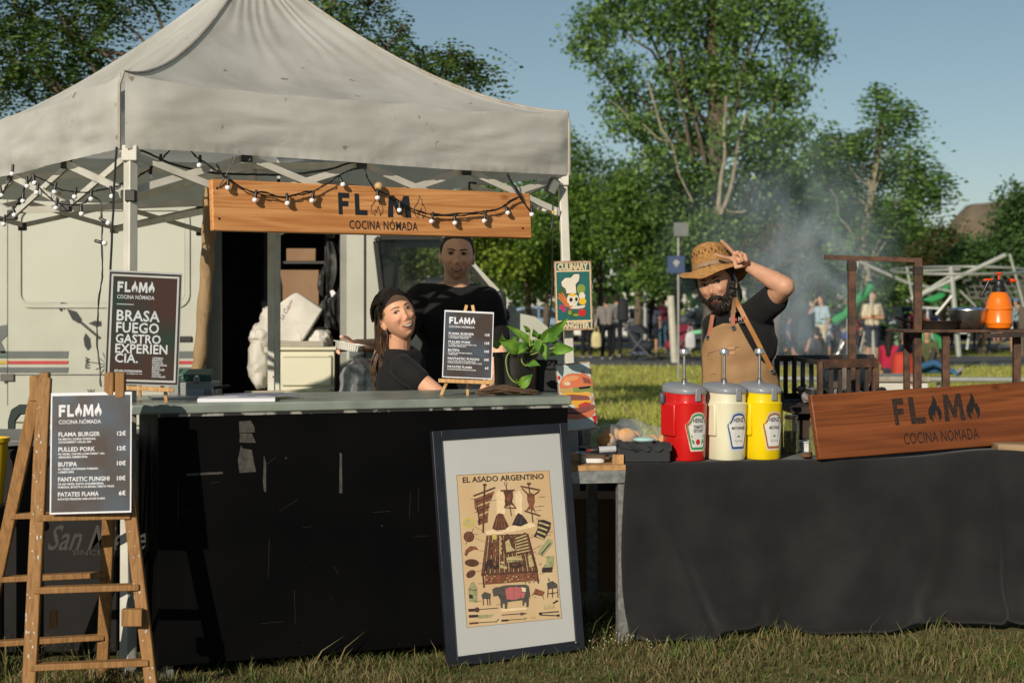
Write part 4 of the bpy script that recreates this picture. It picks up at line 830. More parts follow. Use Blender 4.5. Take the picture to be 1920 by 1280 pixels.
G_(1738, 694, 'person in olive shirt sitting on the lawn behind the reclining man', (.08, .09, .04), (.05, .05, .04), face=-20, pose='sit', hair=(.08, .05, .03))
# bags
def bag(name, px, d, z, w, h, col, label, depth=.1, strap=True):
    p = PX(px, d, z); t = thing(name, (p.x, p.y, z), label, 'bag'); mb = MB(); mb.lathe([(w * .3, 0), (w * .5, h * .1), (w * .5, h * .6), (w * .42, h * .9), (w * .2, h)], 14, Matrix.Translation(p), sy=depth / w * 1.6, ex=3); part('pouch', mb, mat(name + '_%d' % int(px), col, .8), t)
    if strap: mb = MB(); mb.tube([p + Vector((-w * .25, 0, h * .9)), p + Vector((-w * .12, 0, h * 1.35)), p + Vector((w * .12, 0, h * 1.35)), p + Vector((w * .25, 0, h * .9))], .012, 6); part('strap', mb, mat(name + '_%d' % int(px), col, .8), t)
bag('backpack', 1168, 40.4, 1.02, .30, .62, (.01, .012, .018), 'black backpack worn by the man in the grey green jacket', .2, False)
bag('tote_bag', 1118, 40.3, .35, .26, .42, (.55, .48, .24), 'cream yellow cloth bag hanging beside the person in grey')
bag('tote_bag', 1294, 39.5, .35, .26, .42, (.5, .5, .52), 'white cloth bag hanging from the red stroller'); bag('backpack', 1692, 30.6, 0, .42, .52, (.45, .04, .02), 'orange red backpack behind the reclining man', .25, False)
# strollers
def stroller(px, foot, c1, label, face):
    d = CH * F / (foot - HZ); M = Matrix.Translation(PX(px, d, 0)) @ Matrix.Rotation(R(face), 4, 'Z'); t = thing('stroller', None, label, 'stroller', 'strollers on the lawn', M=M); mc = mat('stroller_cloth_%d' % int(px), c1, .8); mf = mat('stroller_frame', (.12, .12, .13), .4)
    for x in (-.24, .24):
        for y, r in ((-.34, .09), (.30, .13)):
            mb = MB(); mb.tube([(x, y + r * math.cos(a), r + .01 + r * .86 * math.sin(a)) for a in np.linspace(0, 2 * math.pi, 15)], .018, 6); mb.tube([(x - .02, y, r), (x + .02, y, r)], .03, 8); part('wheel', mb, mat('tyre', (.02,) * 3, .9), t)
        mb = MB(); mb.tube([(x, -.34, .1), (x, .1, .5), (x, .42, .98)], .014, 6); mb.tube([(x, .30, .14), (x, -.1, .62)], .014, 6); part('frame', mb, mf, t)
    mb = MB(); mb.tube([(-.24, .42, .98), (0, .46, 1.0), (.24, .42, .98)], .02, 8); part('handle', mb, mf, t)
    mb = MB(); mb.cap((0, .10, .40), (0, -.18, .40), .17, .15); mb.cap((0, .14, .42), (0, .22, .72), .16, .17); V_, F_ = fuse(mb, .02, 2); npmesh('seat', V_, F_, mc, parent=t, smooth=True)
    mb = MB(); hv = []; 
    for i in range(7):
        a = R(15 + i * 22); hv.append([(x, .16 - math.cos(a) * .34 * (1 - .0), .62 + math.sin(a) * .34) for x in np.linspace(-.23, .23, 7)])
    pts = [p for r in hv for p in r]; mb.add(pts, [(r * 7 + i, r * 7 + i + 1, (r + 1) * 7 + i + 1, (r + 1) * 7 + i) for r in range(6) for i in range(6)]); mb.poly([(.16 - math.cos(R(15 + i * 22)) * .34, .62 + math.sin(R(15 + i * 22)) * .34) for i in range(7)], Matrix(((0, 0, 1, -.23), (1, 0, 0, 0), (0, 1, 0, 0), (0, 0, 0, 1)))); mb.poly([(.16 - math.cos(R(15 + i * 22)) * .34, .62 + math.sin(R(15 + i * 22)) * .34) for i in range(7)], Matrix(((0, 0, 1, .23), (1, 0, 0, 0), (0, 1, 0, 0), (0, 0, 0, 1))))
    part('hood', mb, mc, t); mb = MB(); mb.box(-.2, .2, -.2, .25, .16, .26); part('basket', mb, mat('basket_mix', (.10, .12, .2), .9, col2=(.02, .02, .03), scale=12), t, bevel=.03)
stroller(1203, 677, (.012, .018, .03), 'black stroller with a large hood beside the person in grey', 70); stroller(1268, 675, (.20, .012, .035), 'dark red reclined stroller with a white bag', -75)
# bicycle
def bike():
    d = 37.0; M = Matrix.Translation(PX(1612, d, 0)) @ Matrix.Rotation(R(8), 4, 'Z'); t = thing('bicycle', None, 'grey mountain bicycle parked in front of the man with folded arms', 'bicycle', M=M); mf = mat('bike_grey', (.33, .33, .33), .5)
    for x in (-.52, .52):
        mb = MB(); mb.tube([(x + .33 * math.cos(a), 0, .35 + .33 * math.sin(a)) for a in np.linspace(0, 2 * math.pi, 29)], .022, 6); w = part('wheel', mb, mat('tyre', (.02,) * 3, .9), t)
        mb = MB()
        for k in range(12): a = k * math.pi / 6; mb.tube([(x, 0, .35), (x + .32 * math.cos(a), 0, .35 + .32 * math.sin(a))], .003, 3, caps=False)
        part('spokes', mb, M_steel, w)
    L = {'a': (-.38, .9), 'b': (-.34, .8), 'c': (.12, .82), 'd': (.0, .32), 'e': (.52, .35), 'f': (-.52, .35)}; V = lambda k: (L[k][0], 0, L[k][1])
    mb = MB()
    for a, b, r in (('a', 'f', .02), ('b', 'c', .024), ('b', 'd', .028), ('c', 'd', .022), ('d', 'e', .016), ('c', 'e', .014)): mb.tube([V(a), V(b)], r, 8)
    part('frame', mb, mf, t); mb = MB(); mb.tube([(-.42, -.3, .98), (-.38, -.1, .97), (-.38, .1, .97), (-.42, .3, .98)], .016, 6); mb.tube([V('a'), (-.38, 0, .97)], .018, 6); part('handlebar', mb, M_black_plastic, t)
    mb = MB(); mb.tube([V('c'), (.15, 0, .95)], .014, 6); mb.cap((.02, 0, .96), (.25, 0, .97), .03, .06, 8); part('saddle', mb, M_black_plastic, t)
    mb = MB(); mb.lathe([(.0, 0), (.09, 0), (.09, .01), (0, .01)], 14, Matrix.Translation((0, .02, .32)) @ Matrix.Rotation(R(90), 4, 'X')); mb.tube([(0, -.05, .32), (.12, -.06, .22)], .012, 6); part('crank', mb, M_steel, t)
bike()
def el(cx, cy, rx, ry, n=14, a0=0): return [(cx + rx * math.cos(t + a0), cy + ry * math.sin(t + a0)) for t in np.linspace(0, 2 * math.pi, n, endpoint=False)]
# ------------------------------------------------------------------ boards and print helpers
def loc(M, px, py):
    o = Vector((0, 0, CH)); r = Vector(((px - 960) / F, 1, -(py - HZ) / F)); n = M.to_3x3().col[2]; p = o + r * ((M.translation - o).dot(n) / r.dot(n))
    q = M.inverted() @ p; return (q.x, q.y)
def ltext(mb, M, s, x0, y1, x1, y0, z=.001, bold=.02, spacing=1.0, shear=0):
    a = loc(M, x0, y1); b = loc(M, x1, y1); c = loc(M, x0, y0); mb.text(s, a[0], a[1], b[0] - a[0], abs(c[1] - a[1]), None, z, bold, spacing, shear=shear)
def lpoly(mb, M, pts, z=.001): mb.poly([loc(M, a, b) for a, b in pts], None, z)
def lflame(mb, M, x0, y1, x1, y0, z=.001, line=None):
    a = loc(M, x0, y1); b = loc(M, x1, y1); c = loc(M, x0, y0); mb.flame(a[0], a[1], b[0] - a[0], c[1] - a[1], None, z, line)
W_sign = wood('pine_orange', (.70, .345, .13), (.48, .19, .058), 9, .5, var=.45)
W_sign2 = wood('board_reddish', (.225, .068, .019), (.12, .034, .010), 6, .42, var=.35)
W_easel = wood('easel_pine', (.62, .38, .17), (.44, .24, .09), 16, .5, axis='z', knots=False)
W_ladder = wood('ladder_wood', (.34, .18, .065), (.20, .10, .035), 26, .7, axis='z', knots=False, var=.25)
def lglyph(mb, M, c, x0, y1, x1, y0, z=.001):
    a = loc(M, x0, y1); b = loc(M, x1, y1); e = loc(M, x0, y0); mb.glyph(c, a[0], a[1], b[0] - a[0], e[1] - a[1], None, z)
# hanging wooden sign
MS, ws, hs1 = frame3(P(400, 432, 6.02), P(998, 447, 6.90), P(388, 335, 6.02))
sg = thing('hanging_sign', None, 'long orange pine board sign reading FLAMA hung under the tent front', 'sign', M=MS)
mb = MB(); xs = [0, .02] + [ws * i / 12 for i in range(1, 12)] + [ws - .02, ws]; mb.box(0, ws, 0, hs1, -.032, 0); part('board', mb, W_sign, sg, bevel=.005)
mb = MB(); [lglyph(mb, MS, *q) for q in (('F', 635, 402, 657, 361), ('L', 666, 403, 689, 363), ('M', 727, 407, 771, 366))]; ltext(mb, MS, 'COCINA NÓMADA', 655, 429, 783, 413, bold=.012, spacing=1.08)
part('lettering', mb, M_ink, sg, smooth=0)
mb = MB(); lflame(mb, MS, 695, 404, 719, 366, .001, .0012); lflame(mb, MS, 776, 409, 799, 366, .001, .0012); part('flame_outline', mb, M_ink, sg)
for a, b in ((407, 353), (411, 410), (980, 428), (978, 375)):
    q = loc(MS, a, b); mb = MB(); mb.lathe([(.005, 0), (.005, .0012)], 8, Matrix.Translation((q[0], q[1], 0))); part('screw_hole', mb, M_black_plastic, sg)
for L in ([(407, 352), (430, 318), (443, 292)], [(409, 352), (425, 326), (436, 292)], [(980, 376), (962, 350), (945, 325)], [(978, 376), (958, 350), (948, 325)]):
    dd = 6.05 if L[0][0] < 600 else 6.86; q = [MS.inverted() @ (P(a, b, dd)) for a, b in L]; mb = MB(); mb.tube([(v.x, v.y, max(v.z, .004)) for v in q], .0022, 5); part('tie_cord', mb, M_black_cable, sg)
q = loc(MS, 706, 351); mb = MB(); mb.ell((q[0], q[1], .018), .019); part('wooden_ball', mb, mat('ball_wood', (.6, .42, .2), .5, col2=(.5, .33, .15)), sg)
# round log post left of the sign
p0 = P(372, 735, 6.42); p0.z = 1.026; mb = MB(); pts = wob([PX(352, 6.62, 0), P(366, 760, 6.58), P(376, 660, 6.54), P(387, 520, 6.47), P(392, 420, 6.40), P(397, 345, 6.36)], 6, .0012, 2)
mb.tube(pts, [.029 + .003 * math.sin(i * 1.7) for i in range(len(pts))], 14); part('log_post', mb, wood('log_bark', (.38, .26, .14), (.28, .19, .10), 10, .8, axis='z', knots=True, bump=.003, var=.25), None, 'bare round log post standing behind the counter under the left end of the wooden sign', cat='post')
# ------------------------------------------------------------------ string lights
SOC = MB(); SOC.lathe([(.003, 0), (.006, -.002), (.0068, -.028), (.0076, -.030), (.0072, -.034), (0, -.034)], 10); me_soc = _mesh('socket', SOC, M_black_plastic, (0, 0, 0))
BUL = MB(); BUL.ell((0, 0, -.041), .0108, nu=14, nv=9); me_bul = _mesh('bulb', BUL, M_bulb, (0, 0, 0), 80)
def strand(label, dfun, wires, bulbs, M=None, zoff=.0):
    a = wires[0][0]; p = P(a[0], a[1], dfun(*a)); t = thing('string_lights', p, label, 'string lights', 'bulb strings on the tent')
    for k, L in enumerate(wires):
        pts = wob([P(x, y, dfun(x, y)) for x, y in L], 8, .0012, k); mb = MB(); mb.tube(pts, .0026, 6); part('cable', mb, M_black_cable, t)
        mb = MB(); o = [q + Vector((.004 * math.sin(i * .55 + k), -.003, .004 * math.cos(i * .55 + k))) for i, q in enumerate(pts)]; mb.tube(o, .0016, 5); part('twisted_wire', mb, M_black_cable, t)
    for i, b in enumerate(bulbs):
        x, y = b[0], b[1]; tilt = R(b[2]) if len(b) > 2 else R(random.uniform(-12, 12)); d = dfun(x, y)
        k = d / F; base = P(x, y, d) + Vector((0, 0, .041)) - Vector((math.sin(tilt) * .041, 0, -.041 * (math.cos(tilt) - 1)))
        M_ = Matrix.Translation(base - ORG[t.name]) @ Matrix.Rotation(-tilt, 4, 'Y'); bb = share('bulb', me_bul, t, M_); share('socket', me_soc, bb, Matrix.Identity(4))
def dsign(x, y):
    n = MS.to_3x3().col[2]; p = RP(x, y, MS.translation + n * .022, n); return p.y
strand('string of white bulbs draped in front of the hanging wooden sign', dsign,
       [[(405, 308), (420, 330), (447, 348), (477, 362), (505, 367), (533, 369), (560, 365), (583, 361), (600, 352), (617, 343), (635, 330), (650, 322), (683, 314)], [(683, 314), (690, 335), (703, 356), (720, 362), (737, 371), (770, 390), (807, 402), (853, 405), (880, 402), (903, 400), (925, 394), (943, 388), (955, 377), (975, 370)],
        [(950, 328), (966, 350), (982, 380), (997, 400)], [(477, 361), (500, 362), (533, 371), (560, 363), (584, 359)], [(807, 401), (830, 403), (856, 401), (903, 397), (930, 393), (970, 372)]],
       [(427, 352), (478, 375), (539, 381), (585, 376), (643, 346, 25), (708, 371), (749, 394), (809, 415), (853, 418), (908, 414), (952, 399, 18), (997, 402)])
dl = lambda x, y: 5.93 + max(0, (232 - x)) / 232 * .72
strand('string of bulbs sagging from the left tent truss towards the corner leg', dl, [[(64, 331), (84, 338), (109, 353), (146, 361), (182, 358), (219, 349), (238, 340), (252, 335)]], [(102, 360), (140, 369), (171, 373), (210, 368)])
strand('lower string of bulbs looping to the right truss joint', dl, [[(64, 342), (84, 362), (106, 380), (150, 384), (171, 369), (188, 377)]], [(69, 361), (105, 390), (153, 401), (65, 343)])
strand('string of bulbs dropping from the left truss joint to the left edge', dl, [[(60, 332), (47, 352), (40, 370), (22, 397), (0, 413), (-20, 425)], [(22, 335), (12, 350), (0, 372)]], [(51, 349), (43, 377), (27, 403), (7, 420), (3, 366), (23, 326)])
strand('string of bulbs hanging straight down beside the left tent leg', dl, [[(188, 377), (191, 400), (191, 440), (192, 505), (186, 560), (182, 620), (186, 680), (190, 725)]], [(203, 418, 60), (196, 456, 75)])
strand('string of bulbs between the left tent leg and the wooden sign', lambda x, y: 5.97 + (x - 240) / 180 * .12, [[(252, 335), (264, 328), (277, 320), (295, 305), (310, 292), (318, 281)], [(357, 282), (372, 297), (395, 312), (416, 327), (430, 334)]], [(281, 331), (299, 308), (374, 310)])
def cable(name, pts, dfun, r, label, cat='cable', seed=1):
    q = wob([P(x, y, dfun(x, y)) for x, y in pts], 6, .001, seed); mb = MB(); mb.tube(q, r, 8); return part(name, mb, M_black_cable, None, label, cat=cat)
cable('power_cable', [(250, 283), (273, 285), (328, 309), (401, 324), (474, 327), (547, 327), (620, 317), (649, 307), (680, 300)], lambda x, y: 6.0 + (x - 250) / 430 * .5, .0045, 'thick black power cable sagging below the tent front above the wooden sign')
cable('power_cable', [(219, 276), (215, 330), (212, 400), (207, 505), (205, 600), (206, 700)], lambda x, y: 5.86, .0045, 'thick black power cable running down beside the left tent leg')
# floodlight on the right leg
fl = thing('floodlight', P(1035, 350, 7.0), 'small black floodlight hanging from the right tent corner with its cable', 'floodlight'); Mf = Matrix.Translation(P(1036, 349, 7.0)) @ Matrix.Rotation(R(28), 4, 'Y') @ Matrix.Rotation(R(35), 4, 'Z')
mb = MB(); mb.box(-.022, .022, -.015, .015, -.035, .035, Mf); part('housing', mb, M_black_plastic, fl, bevel=.003); mb = MB(); mb.box(-.018, .018, -.0165, -.0152, -.030, .030, Mf); part('lens', mb, mat('led_glass', (.3, .32, .3), .1), fl)
mb = MB(); mb.tube([P(1026, 350, 7.0), P(1030, 335, 7.0), P(1046, 333, 7.0), P(1046, 350, 7.0)], .003, 6); part('bracket', mb, M_black_plastic, fl)
mb = MB(); mb.tube(wob([P(1036, 362, 7.0), P(1037, 380, 7.0), P(1036, 410, 7.0), P(1036, 450, 7.0), P(1035, 500, 7.03), P(1034, 560, 7.03), P(1026, 640, 7.03), P(1020, 700, 6.9)], 6, .001), .0035, 6); part('cord', mb, M_black_cable, fl)
mb = MB(); mb.tube([P(1037, 395, 7.0), P(1037, 401, 7.0)], .0055, 8); part('yellow_tag', mb, mat('tag_yellow', (.7, .45, .02), .5), fl); mb = MB(); mb.tube([P(1036, 415, 7.0), P(1035.5, 428, 7.0)], [.006, .009], 8); part('plug', mb, M_black_plastic, fl)
# ------------------------------------------------------------------ counter
CA, CB = Vector((-1.308, 5.72, 0)), Vector((.227, 6.28, 0)); cu = (CB - CA).normalized(); cn = Vector((-cu.y, cu.x, 0)); LC = (CB - CA).length
MC = Matrix(((cu.x, cn.x, 0, CA.x), (cu.y, cn.y, 0, CA.y), (0, 0, 1, 0), (0, 0, 0, 1)))   # x along front, y back, z up
ct = thing('serving_counter', None, 'black painted serving counter with a worn grey green top', 'counter', M=MC)
def scratched():
    m = mat('black_painted_ply', (.0035, .0035, .0038), .6, col2=(.002, .002, .0024), scale=3, bump=.0005, bscale=20, spec=.05); n, l = m.node_tree.nodes, m.node_tree.links; b = n['Principled BSDF']; tc = n.new('ShaderNodeTexCoord'); last = None
    base = b.inputs['Base Color'].links[0].from_socket
    for st, sc, p, col in (((1, 1, .025), 22, .76, (.05, .047, .04, 1)), ((.03, 1, 1), 26, .77, (.04, .04, .035, 1)), ((1, 1, 1), 11, .73, (.05, .05, .055, 1)), ((1, 1, 1), 70, .77, (.2, .19, .17, 1))):
        mp = n.new('ShaderNodeMapping'); mp.inputs['Scale'].default_value = st; mp.inputs['Rotation'].default_value = (0, R(3), 0); l.new(tc.outputs['Object'], mp.inputs[0]); z = n.new('ShaderNodeTexNoise'); z.inputs['Scale'].default_value = sc; z.inputs['Detail'].default_value = 3; l.new(mp.outputs[0], z.inputs['Vector'])
        r = n.new('ShaderNodeValToRGB'); r.color_ramp.elements[0].position = p; r.color_ramp.elements[1].position = p + .02; l.new(z.outputs['Fac'], r.inputs[0]); x = n.new('ShaderNodeMix'); x.data_type = 'RGBA'; l.new(r.outputs[0], x.inputs[0]); l.new(base, x.inputs[6]); x.inputs[7].default_value = col; base = x.outputs[2]
    l.new(base, b.inputs['Base Color']); return m
M_cblack = scratched()
M_ctop = mat('counter_top_grey', (.26, .30, .26), .35, col2=(.17, .20, .18), scale=7, detail=8, bump=.0006, bscale=12, spec=.6)
mb = MB(); mb.box(0, LC, 0, .018, .055, .985); part('front_panel', mb, M_cblack, ct, bevel=.003)
mb = MB(); mb.box(0.001, .018, .019, .62, .03, .984); part('side_panel', mb, M_cblack, ct); mb = MB(); mb.box(LC - .019, LC - .001, .019, .62, .03, .984); part('side_panel', mb, M_cblack, ct)
mb = MB(); mb.box(-.10, LC + .012, -.012, .64, .989, 1.025); part('countertop', mb, M_ctop, ct, bevel=.006)
mb = MB(); mb.box(0, LC, -.004, .004, .978, .9885); part('edge_strip', mb, mat('edge_chipped', (.3, .3, .27), .6, col2=(.02, .02, .02), scale=16, lo=.5, hi=.56), ct)
for x in (.04, LC - .04):
    for y in (.06, .58):
        mb = MB(); mb.box(x - .02, x + .02, y - .02, y + .02, 0, .98); part('leg', mb, M_galv, ct)
mb = MB(); mb.box(.02, LC - .02, .3, .31, .0, .5); part('inner_board', mb, mat('inner_dark', (.02, .015, .014), .8), ct)
mb = MB()
def cplane(px, py): q = RP(px, py, CA - cn * .0015, cn); q = MC.inverted() @ q; return (q.x, q.z)
MCF = Matrix(((1, 0, 0, 0), (0, 0, -1, -.0012), (0, 1, 0, 0), (0, 0, 0, 1)))
tp = mat('tape_residue', (.07, .066, .055), .8, col2=(.03, .028, .024), scale=40)
for L in ([(448, 790), (470, 788), (477, 800), (478, 810), (449, 811)], [(450, 812), (472, 812), (480, 830), (449, 829)], [(452, 834), (455, 840), (472, 843), (480, 884), (449, 886), (446, 862)], [(495, 853), (499, 868), (499, 922), (495, 921), (493, 900)], [(637, 848), (641, 850), (642, 924), (636, 924)], [(350, 887), (418, 884), (418, 888), (350, 892)]):
    mb = MB(); mb.poly([cplane(a, b) for a, b in L], MCF); part('tape_residue', mb, tp, ct)
mb = MB()
for (a, b, c, d_) in ((490, 1168, 585, 1160), (552, 1105, 556, 1250), (568, 988, 602, 985), (505, 1010, 500, 1170), (395, 905, 430, 900), (625, 1060, 645, 1092), (560, 935, 480, 985), (700, 960, 770, 955), (770, 920, 765, 1030), (785, 915, 783, 1010), (500, 870, 540, 840), (330, 960, 400, 955)):
    p, q = Vector(cplane(a, b)), Vector(cplane(c, d_)); t = (q - p).normalized(); q = p.lerp(q, .45); nn = Vector((-t.y, t.x)) * .0004; mb.poly([tuple(p - nn), tuple(q - nn), tuple(q + nn), tuple(p + nn)], MCF)
part('scratch', mb, mat('scratch', (.04, .037, .034), .8), ct, smooth=0, kind='stuff')
TOPZ = 1.0255
# ------------------------------------------------------------------ framed poster
MFp, wf, hf = frame3(P(840, 1251, 5.93), P(1096, 1216, 6.19), P(812, 808, 6.02))
fp = thing('framed_poster', None, 'tall dark framed poster with a beige barbecue print leaning on the counter', 'poster', M=MFp)
M_frame = mat('frame_navy', (.016, .019, .028), .45, col2=(.01, .012, .018)); B_ = .037
for nm, bx in (('frame_side', (0, B_, 0, hf)), ('frame_side', (wf - B_, wf, 0, hf)), ('frame_rail', (B_, wf - B_, 0, B_)), ('frame_rail', (B_, wf - B_, hf - B_, hf))):
    mb = MB(); mb.box(bx[0], bx[1], bx[2], bx[3], -.02, .006); part(nm, mb, M_frame, fp, bevel=.002)
mb = MB(); mb.box(B_, wf - B_, B_, hf - B_, -.014, -.004); part('mount', mb, mat('mount_card', (.52, .53, .52), .35, col2=(.48, .49, .48), scale=2, bump=.001, bscale=4, coat=.3), fp)
ZP = -.0034
def zl(L, k=.2422, ox=850, oy=870): return [(ox + a * k, oy + b * k) for a, b in L]
MFq = MFp @ Matrix.Translation((0, 0, ZP))
beige = mat('print_beige', (.64, .49, .30), .5, col2=(.60, .40, .21), scale=5, lo=.3, hi=.7)
mb = MB(); lpoly(mb, MFq, zl([(25, 85), (740, 48), (838, 1190), (105, 1262)]), 0); pr = mb
for i in range(len(pr.v)): pr.v[i] = (pr.v[i][0], pr.v[i][1], ZP)
print_ = part('print', pr, beige, fp)
Br = [mat('print_%s' % k, c, .6, col2=c2, scale=60) for k, c, c2 in (('brown', (.13, .055, .03), (.07, .03, .02)), ('dark', (.045, .03, .028), (.03, .02, .02)), ('rust', (.26, .10, .05), (.15, .055, .03)), ('cream', (.55, .45, .22), (.42, .33, .16)), ('yellow', (.55, .48, .12), (.5, .4, .1)), ('pink', (.50, .14, .14), (.45, .12, .12)), ('grey', (.10, .09, .075), (.06, .055, .05)), ('green', (.38, .38, .2), (.25, .26, .13)), ('glow', (.85, .66, .42), (.75, .55, .33)))]
BR_, DK, RU, CR, YE, PI_, GY, GR, GLW = range(9)
lay = {i: MB() for i in range(9)}; zc = [0.0004]
def art(ci, L):
    pts = [loc(MFq, a, b) for a, b in zl(L)]; zc[0] += .000006; lay[ci].poly(pts, None, ZP + zc[0])
def stick(ci, a, b, w=5):
    a = Vector(a); b = Vector(b); t = (b - a).normalized(); n_ = Vector((-t.y, t.x)) * w / 2; art(ci, [tuple(a - n_), tuple(b - n_), tuple(b + n_), tuple(a + n_)])
def oval(ci, cx, cy, rx, ry, rot=0, n=14):
    art(ci, [(cx + rx * math.cos(t) * math.cos(R(rot)) - ry * math.sin(t) * math.sin(R(rot)), cy + rx * math.cos(t) * math.sin(R(rot)) + ry * math.sin(t) * math.cos(R(rot))) for t in np.linspace(0, 2 * math.pi, n, endpoint=False)])
art(GLW, [(330, 230), (360, 190), (395, 240), (400, 380), (340, 400)]); art(GLW, [(480, 230), (510, 200), (535, 250), (530, 390), (480, 390)]); art(GLW, [(240, 520), (420, 480), (610, 450), (640, 480), (420, 530), (260, 545)])
# flank of ribs on a spit
art(RU, [(160, 270), (320, 205), (275, 320), (265, 450), (190, 470), (195, 380), (165, 340)])
for k in range(5): stick(CR if k % 2 else BR_, (172 + k * 4, 290 + k * 38), (300 - k * 10, 245 + k * 40), 12)
stick(BR_, (155, 245), (325, 180), 14); stick(BR_, (242, 160), (230, 530), 14); oval(BR_, 243, 160, 16, 12); stick(DK, (180, 300), (205, 470), 8)
# small spit
stick(BR_, (405, 150), (450, 400), 8); stick(BR_, (362, 205), (475, 200), 12); art(BR_, [(385, 205), (460, 205), (462, 250), (455, 290), (465, 320), (440, 310), (410, 330), (398, 290), (400, 250)]); stick(BR_, (395, 335), (490, 340), 9); stick(BR_, (410, 300), (395, 338), 10); stick(BR_, (455, 300), (485, 340), 10); oval(RU, 430, 260, 18, 36)
oval(BR_, 405, 150, 13, 13); oval(GLW, 405, 150, 7, 7)
# right spit
stick(BR_, (582, 150), (616, 450), 9); stick(BR_, (520, 170), (672, 200), 13); stick(BR_, (550, 360), (675, 400), 12); art(RU, [(570, 230), (595, 215), (628, 235), (630, 290), (618, 330), (640, 370), (670, 395), (600, 345), (553, 370), (585, 320), (572, 280)]); stick(BR_, (530, 185), (580, 235), 11); stick(BR_, (665, 210), (618, 240), 11); stick(BR_, (570, 150), (600, 150), 18)
# log pile and coals
art(BR_, [(300, 495), (330, 400), (350, 378), (385, 385), (400, 420), (430, 480), (400, 505), (330, 512)]); 
for k in range(4): stick(RU, (325 + k * 26, 495), (345 + k * 12, 395), 9)
art(DK, [(452, 470), (480, 410), (500, 375), (530, 390), (560, 425), (578, 455), (520, 480)]); stick(GY, (480, 460), (505, 400), 6); stick(GY, (520, 465), (530, 410), 6)
# side cuts
oval(YE, 117, 452, 46, 40); oval(CR, 117, 452, 30, 24); oval(YE, 118, 455, 6, 6)
for r_, c_ in ((42, BR_), (32, RU), (23, BR_), (14, RU), (7, BR_)): oval(c_, 120, 560, r_, r_)
stick(DK, (95, 620), (158, 495), 4)
art(RU, [(85, 700), (95, 660), (130, 632), (175, 635), (195, 662), (160, 660), (120, 680), (100, 712)]); oval(BR_, 143, 762, 56, 30, 3); oval(BR_, 135, 848, 40, 27, -35)
art(DK, [(655, 430), (700, 428), (755, 450), (750, 500), (700, 585), (620, 560), (650, 500)])
for k in range(4): stick(CR, (660 - k * 6 + 2, 450 + k * 34), (742 - k * 14, 476 + k * 34), 14)
art(GR, [(735, 572), (768, 590), (765, 620), (690, 710), (657, 690), (660, 665)]); stick(DK, (750, 610), (680, 695), 9); art(GR, [(715, 710), (780, 708), (778, 770), (765, 830), (685, 835), (680, 810), (720, 760)]); art(DK, [(690, 800), (770, 795), (762, 835), (684, 838)])
# grill
art(BR_, [(255, 550), (580, 535), (655, 820), (215, 850)])
for k in range(23): stick(CR if k % 2 else RU, (262 + k * 14, 552), (228 + k * 18.5, 842), 5)
stick(BR_, (215, 855), (655, 828), 16); stick(BR_, (228, 850), (238, 955), 14); stick(BR_, (645, 828), (658, 920), 14); art(RU, [(245, 862), (640, 838), (650, 900), (245, 930)])
rr = random.Random(3)
for k in range(60): oval(rr.choice([BR_, CR, RU]), rr.uniform(250, 640), rr.uniform(855, 915), 6, 5, n=6)
for cx, cy, rx, ry, rot, c in ((318, 562, 20, 20, 0, YE), (292, 625, 20, 20, 0, BR_), (325, 620, 14, 34, -10, RU), (288, 680, 14, 30, 15, BR_), (322, 690, 15, 28, -30, RU), (258, 780, 14, 46, 15, DK), (290, 770, 13, 40, 8, DK), (325, 780, 26, 34, 0, DK), (320, 770, 12, 18, 0, RU), (372, 790, 16, 14, 0, CR), (400, 800, 15, 12, 0, CR), (380, 760, 14, 10, 0, CR), (480, 780, 46, 26, 0, DK), (480, 776, 34, 12, 0, BR_), (545, 770, 16, 30, 0, BR_)): oval(c, cx, cy, rx, ry, rot)
for k in range(8): oval(CR, 360 + (k % 2) * 8, 560 + k * 18, 8, 10, n=7)
art(BR_, [(390, 560), (415, 535), (440, 550), (460, 610), (490, 680), (395, 700), (382, 640)]); art(CR, [(400, 600), (430, 580), (450, 640), (480, 665), (410, 680)])
art(BR_, [(468, 560), (560, 525), (595, 680), (500, 700)])
for k in range(6): stick(CR, (478 + k * 3, 575 + k * 22), (565 + k * 5, 545 + k * 24), 10)
art(CR, [(410, 720), (520, 705), (540, 745), (415, 760)]); 
for k in range(7): oval(DK, 425 + k * 17, 745, 5, 7, n=6)
art(CR, [(575, 705), (600, 700), (625, 785), (588, 795)])
# cow
art(GY, [(300, 965), (325, 950), (345, 950), (400, 935), (560, 928), (582, 940), (592, 1000), (594, 1045), (585, 1020), (580, 1100), (565, 1110), (562, 1070), (550, 1065), (545, 1095), (535, 1090), (532, 1050), (450, 1060), (418, 1065), (412, 1130), (398, 1135), (396, 1080), (382, 1075), (378, 1110), (365, 1110), (362, 1050), (345, 1015), (310, 1022), (305, 1000)])
art(PI_, [(400, 968), (430, 950), (465, 948), (465, 1048), (410, 1042)]); art(PI_, [(468, 948), (520, 950), (530, 990), (515, 1035), (468, 1048)]); art(GLW, [(525, 950), (560, 955), (560, 985), (532, 985)]); art(PI_, [(530, 992), (558, 990), (545, 1030), (520, 1038)])
art(GLW, [(360, 1120), (580, 1105), (560, 1125), (380, 1140)])
